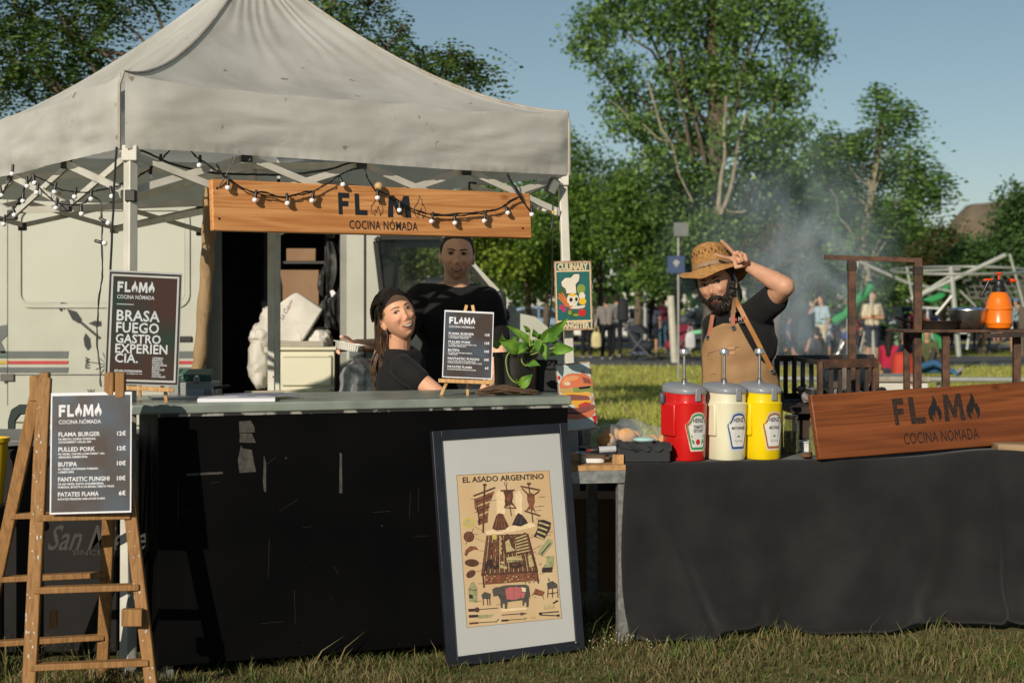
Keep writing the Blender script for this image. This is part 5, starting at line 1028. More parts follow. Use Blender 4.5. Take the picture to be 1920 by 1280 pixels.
# ovens, stands and tools
art(GR, [(115, 960), (140, 910), (160, 910), (182, 960), (182, 1070), (120, 1060)]); art(DK, [(120, 1005), (150, 1010), (150, 1040), (122, 1035)]); stick(DK, (118, 968), (182, 972), 5)
art(GY, [(215, 1010), (240, 985), (288, 1000), (285, 1040), (225, 1040)]); [stick(DK, (a, 1035), (a + 3, 1090), 6) for a in (228, 262, 280)]
art(RU, [(635, 960), (705, 985), (690, 1020), (612, 1005)]); stick(DK, (690, 1020), (700, 1042), 4); stick(DK, (612, 1005), (606, 1018), 4)
art(GY, [(722, 920), (765, 900), (802, 925), (806, 955), (730, 965)]); [stick(DK, (a, 960), (b, 1030), 6) for a, b in ((732, 728), (765, 765), (806, 808))]; stick(DK, (725, 1000), (810, 990), 5); stick(DK, (740, 905), (735, 880), 7)
stick(DK, (115, 1128), (195, 1125), 22); stick(GY, (195, 1122), (345, 1110), 6); oval(BR_, 182, 1124, 18, 20)
stick(DK, (118, 1175), (190, 1172), 20); art(GR, [(190, 1165), (310, 1160), (280, 1185), (192, 1190)]); stick(BR_, (122, 1230), (190, 1225), 14); stick(DK, (190, 1225), (325, 1215), 5); stick(DK, (325, 1222), (350, 1195), 5)
stick(DK, (372, 1165), (520, 1155), 6); art(GY, [(515, 1145), (572, 1150), (520, 1170)]); stick(DK, (370, 1208), (425, 1205), 14); stick(GY, (425, 1203), (540, 1195), 5); oval(GR, 550, 1192, 20, 9, -20)
art(CR, [(695, 1080), (775, 1072), (780, 1110), (700, 1122)]); stick(DK, (770, 1075), (808, 1052), 12); stick(GY, (668, 1150), (815, 1138), 9); stick(GY, (672, 1165), (818, 1170), 9); oval(DK, 672, 1155, 12, 12); oval(DK, 810, 1168, 12, 10)
for k in range(44):
    x = rr.choice([130, 160, 290, 330, 470, 640, 660, 720, 590, 600, 740, 190, 620]); y = rr.uniform(200, 1200); stick(BR_, (x, y), (x + rr.uniform(20, 55), y - 2), 2.2)
for a, b in (((160, 480), (250, 530)), ((165, 570), (285, 615)), ((195, 665), (280, 680)), ((200, 765), (255, 765)), ((165, 830), (240, 815)), ((640, 550), (575, 575)), ((680, 625), (600, 665)), ((715, 720), (620, 680))): stick(RU, a, b, 2.2)
for i in range(9): part('drawing', lay[i], Br[i], print_, smooth=0)
mb = MB(); a = loc(MFq, *zl([(72, 140)])[0]); b = loc(MFq, *zl([(700, 110)])[0]); mb.text('EL ASADO ARGENTINO', 0, 0, Vector((b[0] - a[0], b[1] - a[1])).length, .0205, Matrix.Translation((a[0], a[1] - .001, ZP + .0012)) @ Matrix.Rotation(math.atan2(b[1] - a[1], b[0] - a[0]), 4, 'Z'), 0, .02); part('lettering', mb, Br[DK], print_, smooth=0)
mb = MB(); pts = [loc(MFq, a, b) for a, b in zl([(25, 85), (740, 48), (838, 1190), (105, 1262)])]
mb.tube([(a, b, ZP + .0005) for a, b in pts + pts[:1]], .0007, 4); part('border_line', mb, Br[DK], print_)
# ------------------------------------------------------------------ printed menus and posters
M_photo = mat('menu_backdrop', (.050, .070, .095), .35, col2=(.045, .026, .016), scale=7, detail=5, lo=.38, hi=.62, coat=.2)
M_photo2 = mat('poster_backdrop', (.016, .030, .018), .35, col2=(.050, .018, .008), scale=4.5, detail=4, lo=.4, hi=.6, coat=.2)
MENU = [('FLAMA BURGER', .51, '12€', ('PA BRIOIX, DOBLE CHEDDAR,', .46), ('COGOMBRET I SALSA EMI', .40)), ('PULLED PORK', .45, '12€', ('PA VIDRE, CAP DE LLOM FUMAT 16H,', .57), ('AMANIDA AMERICANA', .36)), ('BUTIPA', .23, '10€', ('PA VIDRE, BOTIFARRA FUMADA', .49), ('I XIMIXURRI', .19)),
        ('FANTASTIC FUNGHI', .63, '10€', ("PA DE VIDRE, PASTA D'ALBERGÍNIA", .56), ('FUMADA, BOLETS A LA BRASA I PESTO VEGÀ', .69)), ('PATATES FLAMA', .50, '6€', ('PATATES FREGIDES AMB ADOB FLAMA', .58), None)]
def menu(par, w, h):
    mb = MB(); mb.box(0, w, 0, h, -.004, 0); pp = part('paper', mb, M_paper, par); mb = MB(); mb.poly([(w * .018, h * .015), (w * .982, h * .015), (w * .982, h * .975), (w * .018, h * .975)], None, .0008); pi = part('print', mb, M_photo, pp)
    mb = MB(); z = .0016; mb.logo(w * .10, h * .80, w * .53, h * .10, None, z, .05); mb.text('COCINA NÓMADA', w * .10, h * .742, w * .52, h * .031, None, z, .012)
    for k, (t, tw, pr_, a, b) in enumerate(MENU):
        y = 1 - (.362 + k * .1235); mb.text(t, w * .10, h * y, w * tw, h * .034, None, z, .022); mb.text(pr_, w * .93, h * y, None, h * .033, None, z, .03, align='r'); mb.text(a[0], w * .10, h * (y - .030), w * a[1], h * .0155, None, z, .03)
        if b: mb.text(b[0], w * .10, h * (y - .055), w * b[1], h * .0155, None, z, .03)
    part('lettering', mb, M_print_white, pi, smooth=0)
# ladder used as a stand
lad = thing('step_ladder', PX(150, 5.4, 0), 'paint splashed wooden step ladder holding the menu board in front at the left', 'ladder'); W_lad2 = W_ladder
A0, A1 = P(57, 1300, 5.30), P(84, 708, 5.42); C0, C1 = P(284, 1300, 5.38), P(214, 708, 5.46); A0.z = 0; C0.z = 0; B0, B1 = PX(-48, 5.66, 0), P(72, 722, 5.46); D0, D1_ = PX(192, 5.80, 0), P(214, 722, 5.50)
A0 = PX(53, 5.30, 0); C0 = PX(289, 5.38, 0)
for a, b, w in ((A0, A1, .048), (C0, C1, .044), (B0, B1, .044), (D0, D1_, .044)): mb = MB(); mb.bar(a, b, w, .026, up=(0, 1, 0)); part('rail', mb, W_ladder, lad, bevel=.004)
def onrail(a, b, z): t = (z - a.z) / (b.z - a.z); return a.lerp(b, t)
zf = lambda py, d: CH - (py - HZ) * d / F
for py in (970, 1103, 1243): z = zf(py, 5.37); mb = MB(); p, q = onrail(A0, A1, z), onrail(C0, C1, z); mb.bar(p, q, .022, .043, up=(0, 1, 0)); part('rung', mb, W_ladder, lad, bevel=.003)
for py in (960, 1080, 1205): z = zf(py, 5.65); mb = MB(); p, q = onrail(B0, B1, z), onrail(D0, D1_, z); mb.bar(p, q, .020, .040, up=(0, 1, 0)); part('rung', mb, W_ladder, lad, bevel=.003)
for a, b in ((248, 1157), (100, 1160)): p = P(a, b, 5.36 if a > 200 else 5.44); mb = MB(); mb.box(p.x - (.036 if a > 200 else .012), p.x + (.036 if a > 200 else .012), p.y - .012, p.y + .02, p.z - .03, p.z + .03); part('step_block', mb, W_ladder, lad, bevel=.004)
for a, b in ((66, 728), (84, 722), (206, 722), (226, 722)): p = P(a, b, 5.42); mb = MB(); mb.box(p.x - .018, p.x + .016, p.y - .012, p.y + .022, p.z - .045, p.z + .045); part('top_block', mb, W_ladder, lad, bevel=.005)
rs = random.Random(6); mb = MB()
for k in range(70):
    a, b = rs.choice([(A0, A1), (C0, C1)]); t = rs.uniform(.02, .98); p = a.lerp(b, t) + Vector((rs.uniform(-.02, .02), -.0142, rs.uniform(-.01, .01))); r_ = rs.uniform(.001, .0035)
    mb.ell(p, (r_, .0006, r_ * rs.uniform(.8, 3)), nu=6, nv=4)
part('paint_splash', mb, mat('splash_white', (.55, .55, .5), .7), lad, kind='stuff', smooth=0)
MM, wm, hm = frame3(P(93, 964, 5.335), P(246, 960, 5.365), P(81, 737, 5.385)); mn = thing('menu_board', None, 'large printed menu sheet propped on the wooden step ladder', 'menu', M=MM); menu(mn, wm, hm)
# BRASA poster on a small easel
MP, wp, hp = frame3(P(195, 720, 5.73), P(334, 724, 5.80), P(190, 505, 5.77)); po = thing('event_poster', None, 'framed dark poster reading BRASA FUEGO GASTRO on a small easel', 'poster', M=MP)
mb = MB(); mb.box(0, wp, 0, hp, -.008, 0); pp = part('panel', mb, mat('panel_grey', (.45, .46, .46), .4), po, bevel=.001); mb = MB(); mb.poly([(wp * .012, hp * .01), (wp * .988, hp * .01), (wp * .988, hp * .985), (wp * .012, hp * .985)], None, .0006); pi = part('print', mb, mat('poster_edge', (.035, .033, .03), .4), pp)
mb = MB(); mb.poly([[(wp * .04, hp * .03), (wp * .96, hp * .03), (wp * .96, hp * .965), (wp * .04, hp * .965)], [(wp * .065, hp * .047), (wp * .065, hp * .948), (wp * .935, hp * .948), (wp * .935, hp * .047)]], None, .0011); part('border', mb, mat('border_white', (.5, .5, .48), .5), pi)
mb = MB(); mb.poly([(wp * .066, hp * .048), (wp * .934, hp * .048), (wp * .934, hp * .947), (wp * .066, hp * .947)], None, .0009); part('picture', mb, M_photo2, pi)
mb = MB(); z = .0017; mb.logo(wp * .125, hp * .81, wp * .505, hp * .092, None, z, .05); mb.text('COCINA NÓMADA', wp * .125, hp * .752, wp * .505, hp * .033, None, z, .012); mb.box(wp * .125, wp * .355, hp * .700, hp * .706, z - .0004, z)
for t, w_, y0, y1 in (('BRASA', .585, .44, .35), ('FUEGO', .58, .543, .457), ('GASTRO', .61, .634, .56), ('EXPERIEN', .705, .722, .645), ('CIA.', .31, .805, .73)): mb.text(t, wp * .13, hp * (1 - y0), wp * w_, hp * (y0 - y1), None, z, .022, 1.04)
for k, (t, w_) in enumerate((('CÁTERING', .145), ('EVENTOS', .135), ('PRIVADOS', .145), ('CUMPLEAÑOS', .2), ('BODAS', .105), ('FESTIVALES', .17), ('FERIAS', .10), ('GASTRO', .12), ('CULTURALES', .185))): mb.text(t, wp * .635, hp * (1 - .768 - k * .0201), wp * w_, hp * .0145, None, z, .03)
mb.text('@FLAMA.COCINANOMADA', wp * .13, hp * .112, wp * .375, hp * .018, None, z, .04); mb.text('flamacocinanomada@gmail.com', wp * .13, hp * .094, wp * .375, hp * .010, None, z, .02); mb.text('638407084', wp * .13, hp * .077, wp * .11, hp * .010, None, z, .02); part('lettering', mb, mat('poster_letter', (.58, .62, .66), .6), pi, smooth=0)
def easel(name, label, L, ledge, legs, back, top=None):
    t = thing(name, P(*L), label, 'easel', None)
    mb = MB(); mb.bar(P(*ledge[0]), P(*ledge[1]), .018, .016, up=(0, 0, 1)); part('ledge', mb, W_easel, t, bevel=.002)
    for a, b in legs: mb = MB(); mb.bar(P(*a), P(*b), .013, .012, up=(0, 1, 0)); part('leg', mb, W_easel, t, bevel=.002)
    mb = MB(); mb.bar(P(*back[0]), P(*back[1]), .013, .012, up=(0, 1, 0)); part('back_leg', mb, W_easel, t, bevel=.002)
    return t
easel('table_easel', 'small pine easel carrying the BRASA FUEGO poster at the left end of the counter', (260, 755, 5.8), ((196, 725, 5.735), (326, 731, 5.775)), [((310, 730, 5.79), (312, 754, 5.81)), ((262, 512, 5.83), (305, 728, 5.815)), ((252, 512, 5.83), (214, 726, 5.80)), ((214, 726, 5.78), (212, 757, 5.765))], ((257, 520, 5.84), (262, 744, 6.02)))
MM2, w2, h2 = frame3(P(829, 707, 6.30), P(922, 711, 6.32), P(833, 581, 6.35)); mn2 = thing('menu_card', None, 'small laminated menu card on the pine easel in the middle of the counter', 'menu', M=MM2); menu(mn2, w2, h2)
easel('table_easel', 'small pine easel carrying the laminated menu card near the potted plant', (876, 745, 6.4), ((822, 713, 6.292), (926, 717, 6.31)), [((838, 716, 6.305), (827, 741, 6.27)), ((913, 717, 6.32), (918, 737, 6.32)), ((875, 572, 6.372), (838, 716, 6.318)), ((886, 572, 6.372), (913, 717, 6.33))], ((876, 700, 6.35), (877, 741, 6.36)))
# things lying on the counter
def onC(x, y, z=TOPZ): return MC @ Vector((x, y, z))
def cbox(name, x0, x1, y0, y1, z0, z1, m, label, cat, rot=0, bevel=.0015):
    M = MC @ Matrix.Translation(((x0 + x1) / 2, (y0 + y1) / 2, z0)) @ Matrix.Rotation(R(rot), 4, 'Z'); t = bpy.data.objects.new(name, _mesh(name, MB().box(-(x1 - x0) / 2, (x1 - x0) / 2, -(y1 - y0) / 2, (y1 - y0) / 2, 0, z1 - z0), m, (0, 0, 0)))
    COL.objects.link(t); t.matrix_world = M; bv = t.modifiers.new('b', 'BEVEL'); bv.width = bevel; bv.segments = 2; ORG[t.name] = Vector((0, 0, 0)); return tag(t, label, cat)
cbox('paper_stack', .17, .46, .03, .23, TOPZ, TOPZ + .014, M_paper, 'stack of white menu sheets on the left part of the counter', 'papers', rot=-12); cbox('paper_stack', .30, .55, .13, .33, TOPZ + .0145, TOPZ + .018, mat('paper_print', (.10, .11, .16), .4, col2=(.4, .42, .5), scale=9), 'glossy printed sheet lying on the white menu sheets', 'papers', rot=10)
cbox('wood_strip', .40, .56, .42, .45, TOPZ, TOPZ + .02, mat('beige_box', (.5, .42, .3), .6), 'small beige box behind the menu sheets', 'box'); cbox('till_tray', .02, .30, .33, .50, TOPZ, TOPZ + .008, M_steel, 'flat steel tray behind the sheets', 'tray')
cr = thing('hot_plate', P(368, 745, 6.32), 'green and grey kitchen appliance with a round knob behind the BRASA poster', 'appliance'); q = P(368, 745, 6.32); z0 = TOPZ
mb = MB(); mb.box(q.x - .10, q.x + .075, q.y - .06, q.y + .12, z0, z0 + .055); part('body', mb, mat('appliance_grey', (.25, .27, .26), .4), cr, bevel=.004)
mb = MB(); Mk = Matrix.Translation((q.x - .012, q.y - .062, z0 + .056)) @ Matrix.Rotation(R(28), 4, 'X'); mb.box(-.088, .087, 0, .05, 0, .035, Mk); tpn = part('control_panel', mb, mat('panel_green', (.05, .13, .09), .4), cr, bevel=.003)
mb = MB(); mb.lathe([(.015, 0), (.015, .012), (.008, .014)], 16, Mk @ Matrix.Translation((.03, 0, .018)) @ Matrix.Rotation(R(90), 4, 'X')); part('knob', mb, M_steel, tpn); mb = MB(); mb.text('5 7 E', -.055, .012, .05, .014, Mk @ Matrix(((1, 0, 0, 0), (0, 0, -1, -.0006), (0, 1, 0, 0), (0, 0, 0, 1)))); part('lettering', mb, mat('pale_mark', (.4, .5, .45), .5), tpn, smooth=0)
mb = MB(); mb.box(q.x - .02, q.x + .05, q.y - .10, q.y - .062, z0, z0 + .028); part('drawer', mb, mat('drawer_grey', (.3, .33, .36), .4), cr, bevel=.003)
tg = thing('tongs', P(415, 742, 6.2), 'small steel clip stand beside the green appliance', 'clip'); mb = MB()
for a, b in (((398, 742), (398, 728)), ((407, 742), (407, 727)), ((395, 728), (418, 724))): mb.tube([P(a[0], a[1], 6.25), P(b[0], b[1], 6.25)], .0025, 6)
part('rods', mb, M_steel, tg); mb = MB(); mb.cap(P(402, 727, 6.25), P(428, 723, 6.25), .006, .007); part('grip', mb, M_black_plastic, tg)
# pot, pothos, bark, black box
pot = P(967, 738, 6.52); pot.z = TOPZ; pt = thing('potted_plant', pot, 'trailing pothos in a black pot at the right end of the counter', 'plant'); mb = MB(); mb.lathe([(.075, 0), (.088, .01), (.093, .15), (.1, .152), (.101, .168), (.094, .168), (.09, .15), (0, .15)], 32, Matrix.Translation(pot)); part('pot', mb, mat('pot_black', (.012, .011, .010), .3, col2=(.02, .018, .016), scale=12), pt)
mb = MB(); mb.lathe([(.088, .14), (.06, .156), (0, .158)], 20, Matrix.Translation(pot)); part('soil', mb, mat('soil', (.03, .02, .012), .95, bump=.005), pt)
M_poth = mat('pothos_leaf', (.20, .38, .045), .28, col2=(.09, .22, .03), scale=18, trans=.3, coat=.3, lo=.42, hi=.6)
def leafmesh(L, W, seed, curl=.25):
    mb = MB(); n = 9; vs = []; rn = random.Random(seed)
    for i in range(n + 1):
        t = i / n; w = W * (math.sin(math.pi * min(1, t ** .62)) ** .8) * (1 if t > .06 else .75) * (1 - .12 * t); y = L * t; dz = -curl * L * (t ** 2) + .02 * L * math.sin(t * 5 + seed)
        for j in range(-2, 3): u = j / 2; vs.append((u * w * .5, y - (.10 * L * abs(u) if i == 0 else 0) , dz + abs(u) * w * .22 + .004 * math.sin(6 * t + j)))
    mb.add(vs, [(i * 5 + j, i * 5 + j + 1, (i + 1) * 5 + j + 1, (i + 1) * 5 + j) for i in range(n) for j in range(4)]); return mb
LV = [((905, 570 + 75), (955, 600 + 6), (985, 640)), ]
leaves = [  # base px, tip px, depth base, depth tip, width m
    ((993, 641, 6.45), (955, 611, 6.42), .038), ((975, 655, 6.42), (940, 640, 6.36), .062), ((935, 650, 6.5), (912, 640, 6.48), .045), ((992, 622, 6.5), (983, 611, 6.47), .022), ((1005, 632, 6.5), (1001, 618, 6.48), .03), ((1018, 638, 6.45), (1060, 603, 6.36), .06), ((1025, 640, 6.4), (1057, 615, 6.44), .05),
    ((1040, 652, 6.42), (1073, 655, 6.36), .052), ((1018, 645, 6.4), (1022, 672, 6.36), .034), ((1008, 640, 6.38), (1008, 660, 6.34), .036), ((985, 648, 6.4), (970, 662, 6.36), .035), ((960, 660, 6.45), (955, 645, 6.4), .03), ((990, 682, 6.38), (1010, 683, 6.33), .036), ((978, 724, 6.36), (996, 703, 6.33), .048), ((975, 720, 6.38), (968, 712, 6.35), .03), ((1030, 630, 6.5), (1045, 622, 6.5), .05), ((1000, 655, 6.5), (1004, 640, 6.45), .04), ((1012, 634, 6.52), (1024, 628, 6.5), .04)]
rl = random.Random(31)
for k in range(16):
    a0 = rl.uniform(945, 1045); b0 = rl.uniform(638, 664); an = rl.uniform(-2.9, -.2); L0 = rl.uniform(14, 24); leaves.append(((a0, b0, rl.uniform(6.40, 6.56)), (a0 + L0 * math.cos(an), b0 + L0 * math.sin(an) * .8 + 4, rl.uniform(6.36, 6.54)), rl.uniform(.022, .036)))
for i, (a, b, w) in enumerate(leaves):
    A, B = P(*a), P(*b); t = B - A; Ln = t.length * 1.06; t.normalize(); vcam = Vector((random.Random(i).uniform(-.5, .5), -1, random.Random(i + 50).uniform(-.1, .7))).normalized(); zz = (vcam - t * vcam.dot(t)).normalized(); xx = t.cross(zz)
    Mx = Matrix(((xx.x, t.x, zz.x, A.x), (xx.y, t.y, zz.y, A.y), (xx.z, t.z, zz.z, A.z), (0, 0, 0, 1))); mb0 = leafmesh(Ln, w, i, .12); mb = MB(); mb.add(mb0.v, mb0.f, Mx); part('leaf', mb, M_poth, pt, smooth=60)
M_stem = mat('pothos_stem', (.25, .34, .06), .5)
for k, L in enumerate(([(972, 668), (965, 655), (950, 668), (950, 690), (958, 710), (975, 722)], [(975, 668), (985, 655), (1000, 645), (1018, 640), (1045, 632)], [(980, 668), (978, 676), (985, 685), (990, 683)], [(985, 668), (1005, 662), (1025, 655), (1040, 652)], [(980, 668), (992, 650), (993, 641), (992, 622)], [(970, 668), (975, 655)], [(988, 668), (1002, 650), (1005, 632)])):
    mb = MB(); mb.tube(wob([P(a, b, 6.46 if i == 0 else 6.41) for i, (a, b) in enumerate(L)], 5, .0008, k), .0028, 6); part('stem', mb, M_stem, pt)
def bark_piece():
    a, b = P(893, 735, 6.27), P(1008, 737, 6.38); a.z = TOPZ + .014; b.z = TOPZ + .016; mb = MB(); vs = []; n = 60; k = 22; x = (b - a).normalized(); y = Vector((-x.y, x.x, 0))
    for i in range(n + 1):
        t = i / n; c = a.lerp(b, t) + Vector((0, 0, .006 * math.sin(t * 5)))
        for j in range(k):
            an = 2 * math.pi * j / k; r = 1 + .55 * noise.noise(Vector((t * 4, math.cos(an) * 2.2, math.sin(an) * 2.2))) + .35 * noise.noise(Vector((t * 3, math.cos(an) * 7, math.sin(an) * 7))); e = .35 + .65 * min(1, 6 * t * (1 - t) + .1)
            vs.append(tuple(c + y * (.038 * r * math.cos(an) * e) + Vector((0, 0, max(-.013, .016 * r * math.sin(an) * e)))))
    mb.add(vs, [(i * k + j, i * k + (j + 1) % k, (i + 1) * k + (j + 1) % k, (i + 1) * k + j) for i in range(n) for j in range(k)] + [tuple(range(k))[::-1], tuple(n * k + j for j in range(k))]); part('bark_piece', mb, mat('dry_bark', (.17, .105, .055), .95, col2=(.06, .035, .02), scale=14, stretch=(.3, 1, 1), bump=.004, bscale=30), None, 'rough strip of dry bark lying in front of the potted plant', cat='bark', smooth=25)
bark_piece()
bx = P(1025, 740, 6.62); mb = MB(); mb.box(bx.x - .045, bx.x + .045, bx.y - .05, bx.y + .05, TOPZ, TOPZ + .135); part('speaker_box', mb, mat('speaker_black', (.006, .006, .007), .7), None, 'plain black box speaker between the plant pot and the burger sign', cat='speaker', bevel=.006)
# tin signs on the right leg
MT, wt, ht = frame3(P(1042, 620, 6.98), P(1112, 618, 7.01), P(1034, 490, 6.98)); ts = thing('chef_sign', None, 'green tin sign with a skull in a chef hat fixed to the right tent leg', 'sign', M=MT)
rust = mat('rust_edge', (.24, .09, .045), .7, col2=(.45, .32, .2), scale=40); teal = mat('tin_teal', (.018, .13, .12), .4, col2=(.012, .10, .095), scale=5); crm = mat('tin_cream', (.72, .55, .33), .5, col2=(.6, .45, .27), scale=40)
mb = MB(); mb.box(0, wt, 0, ht, -.0015, 0); tb_ = part('plate', mb, rust, ts, bevel=.001); mb = MB(); mb.poly([(wt * .03, ht * .02), (wt * .97, ht * .02), (wt * .97, ht * .98), (wt * .03, ht * .98)], None, .0005); part('cream_border', mb, crm, tb_)
mb = MB(); 
for y0, y1 in ((.025, .115), (.145, .845), (.865, .972)): mb.poly([(wt * .055, ht * y0), (wt * .945, ht * y0), (wt * .945, ht * y1), (wt * .055, ht * y1)], None, .0009)
part('teal_field', mb, teal, tb_)
mb = MB(); mb.text('CULINARY', wt * .09, ht * .875, wt * .82, ht * .085, None, .0014, .05); mb.text('GANGSTER', wt * .09, ht * .032, wt * .82, ht * .075, None, .0014, .05); part('lettering', mb, crm, tb_, smooth=0)
def sart(par, items, M, base=.0016, k=.2657, ox=1020, oy=480, w=None, pref='art'):
    g_ = {}
    for i, (c, L) in enumerate(items): g_.setdefault(c, MB()).poly([loc(M, ox + a * k, oy + b * k) for a, b in L], None, base + i * .00004)
    for c, m_ in g_.items(): part('picture', m_, mat('%s_%d_%d_%d' % (pref, c[0] * 100, c[1] * 100, c[2] * 100), c, .45), par, smooth=0)
def el(cx, cy, rx, ry, n=14, a0=0): return [(cx + rx * math.cos(t + a0), cy + ry * math.sin(t + a0)) for t in np.linspace(0, 2 * math.pi, n, endpoint=False)]
WH, OR_, RD, YL, GN, DG, PK, BKc = (.72, .66, .55), (.62, .16, .03), (.55, .02, .02), (.75, .45, .03), (.22, .30, .05), (.04, .10, .03), (.45, .03, .12), (.01, .01, .015)
sart(tb_, [(BKc, [(118, 180), (150, 150), (185, 150), (210, 122), (252, 122), (254, 150), (248, 180), (228, 205), (232, 268), (152, 270), (148, 235), (122, 215)]), (WH, [(122, 182), (150, 154), (188, 153), (212, 127), (248, 127), (250, 150), (244, 176), (222, 200), (228, 262), (156, 264), (152, 230), (126, 212)]), (DG, el(130, 260, 28, 38)), (GN, el(262, 230, 30, 32)), (GN, el(255, 245, 18, 26)),
            (WH, el(268, 282, 22, 28)), (OR_, [(98, 268), (112, 262), (170, 330), (176, 350), (165, 350)]), (OR_, [(120, 258), (132, 258), (175, 325), (170, 345)]), (OR_, [(95, 290), (104, 284), (160, 345), (150, 352)]), (WH, el(203, 305, 42, 42)), (WH, [(175, 335), (232, 335), (228, 372), (185, 372)]), (YL, el(200, 275, 30, 10)), (BKc, el(190, 308, 12, 15)), (BKc, el(228, 305, 10, 14)), (BKc, [(212, 325), (218, 325), (215, 335)]),
            (BKc, [(188, 350), (226, 350), (226, 353), (188, 353)]), (YL, el(272, 320, 26, 24)), (YL, el(258, 318, 12, 22)), (PK, el(125, 360, 20, 18)), (PK, el(142, 380, 14, 16)), (OR_, [(150, 345), (200, 352), (200, 362), (150, 356)]), (WH, [(198, 350), (245, 352), (292, 345), (285, 362), (240, 372), (205, 372)]), (RD, el(268, 398, 28, 28)), (GN, [(262, 372), (275, 370), (270, 382)]), (DG, el(205, 408, 40, 22)), (GN, el(182, 398, 14, 16)), (GN, el(225, 415, 22, 10)), (RD, el(185, 375, 10, 8))], MT)
MB2, wb_, hb_ = frame3(P(1068, 812, 6.88), P(1123, 803, 6.93), P(1043, 684, 6.88)); MB2, wb_, hb_ = frame3(P(1056, 811, 6.50), P(1122, 803, 6.57), P(1045, 683, 6.53)); bs = thing('burger_sign', None, 'rust edged tin sign with a stacked cheeseburger fixed to the right end of the counter', 'sign', M=MB2)
mb = MB(); mb.box(0, wb_, 0, hb_, -.0015, 0); bp_ = part('plate', mb, rust, bs, bevel=.001); mb = MB(); mb.poly([(wb_ * .03, hb_ * .02), (wb_ * .97, hb_ * .02), (wb_ * .97, hb_ * .98), (wb_ * .03, hb_ * .98)], None, .0005)
part('painted_ground', mb, mat('tin_peeling', (.52, .60, .58), .5, col2=(.42, .14, .09), scale=30, lo=.34, hi=.42, stretch=(1, .35, 1), detail=6), bp_)
BUN, BUN2, MEAT, CHS, TOM, LET, SAU = (.72, .20, .09), (.80, .36, .16), (.28, .09, .07), (.85, .42, .05), (.55, .06, .05), (.25, .30, .08), (.55, .38, .12)
sart(bp_, [(RD, el(105, 858, 9, 15)), (BUN, [(108, 905), (125, 860), (165, 832), (225, 826), (290, 832), (325, 855), (342, 890), (345, 915), (230, 925), (110, 935)]), (BUN2, [(125, 890), (150, 855), (200, 842), (250, 848), (235, 870), (170, 885), (140, 915)]), (WH, el(165, 900, 22, 13)), (MEAT, [(270, 850), (320, 870), (335, 900), (280, 895)]), (SAU, [(108, 940), (170, 930), (240, 935), (240, 960), (180, 975), (110, 960)]), (LET, [(200, 930), (340, 912), (345, 965), (300, 955), (210, 965)]), (BKc, [(240, 925), (330, 915), (320, 932), (250, 940)]),
            (CHS, [(120, 965), (330, 960), (318, 1010), (290, 985), (130, 985)]), (MEAT, [(110, 985), (200, 975), (305, 985), (325, 1005), (320, 1022), (170, 1025), (115, 1015)]), ((.25, .10, .09), el(250, 1000, 40, 13)), (CHS, [(120, 1020), (330, 1015), (335, 1035), (250, 1050), (232, 1080), (205, 1045), (120, 1045)]), (TOM, [(240, 1050), (290, 1028), (330, 1035), (325, 1060), (245, 1068)]), (MEAT, [(110, 1065), (240, 1070), (345, 1045), (362, 1060), (340, 1090), (240, 1105), (115, 1105)]), (BUN, [(110, 1105), (240, 1110), (350, 1080), (365, 1095), (330, 1135), (230, 1152), (120, 1145)]), (BKc, [(120, 1100), (240, 1106), (345, 1085), (240, 1115), (120, 1112)]), (RD, [(335, 1130), (370, 1120), (365, 1200), (350, 1160)])], MB2, pref='burger')
# ------------------------------------------------------------------ right table with cloth
TA_, ty = Vector((.484, 6.37, 0)), R(10); tu = Vector((math.cos(ty), math.sin(ty), 0)); tn = Vector((-tu.y, tu.x, 0)); TZ = .738; TLn = 2.35
MTb = Matrix(((tu.x, tn.x, 0, TA_.x), (tu.y, tn.y, 0, TA_.y), (0, 0, 1, 0), (0, 0, 0, 1)))
tbl = thing('work_table', None, 'long galvanised steel work table with a chipboard top at the right', 'table', M=MTb)
M_osb = mat('chipboard', (.52, .30, .12), .8, col2=(.28, .15, .06), scale=30, detail=3, bump=.002, bscale=60)
mb = MB(); mb.box(-.28, TLn, .0, .62, TZ - .024, TZ - .002); part('top_board', mb, M_osb, tbl, bevel=.002)
for y in (.02, .60): mb = MB(); mb.box(-.26, TLn, y - .018, y + .018, TZ - .075, TZ - .0245); part('rail', mb, M_galv, tbl)
for x in (-.022, 1.1, TLn - .05):
    for y in (.02, .58):
        mb = MB(); mb.box(x - .022, x + .022, y - .004, y, 0, TZ - .076); mb.box(x - .022, x - .018, y, y + .038, 0, TZ - .076); part('leg', mb, M_galv, tbl)
mb = MB(); mb.box(-.26, -.20, .05, .57, TZ - .07, TZ - .0245); part('rail', mb, M_galv, tbl)
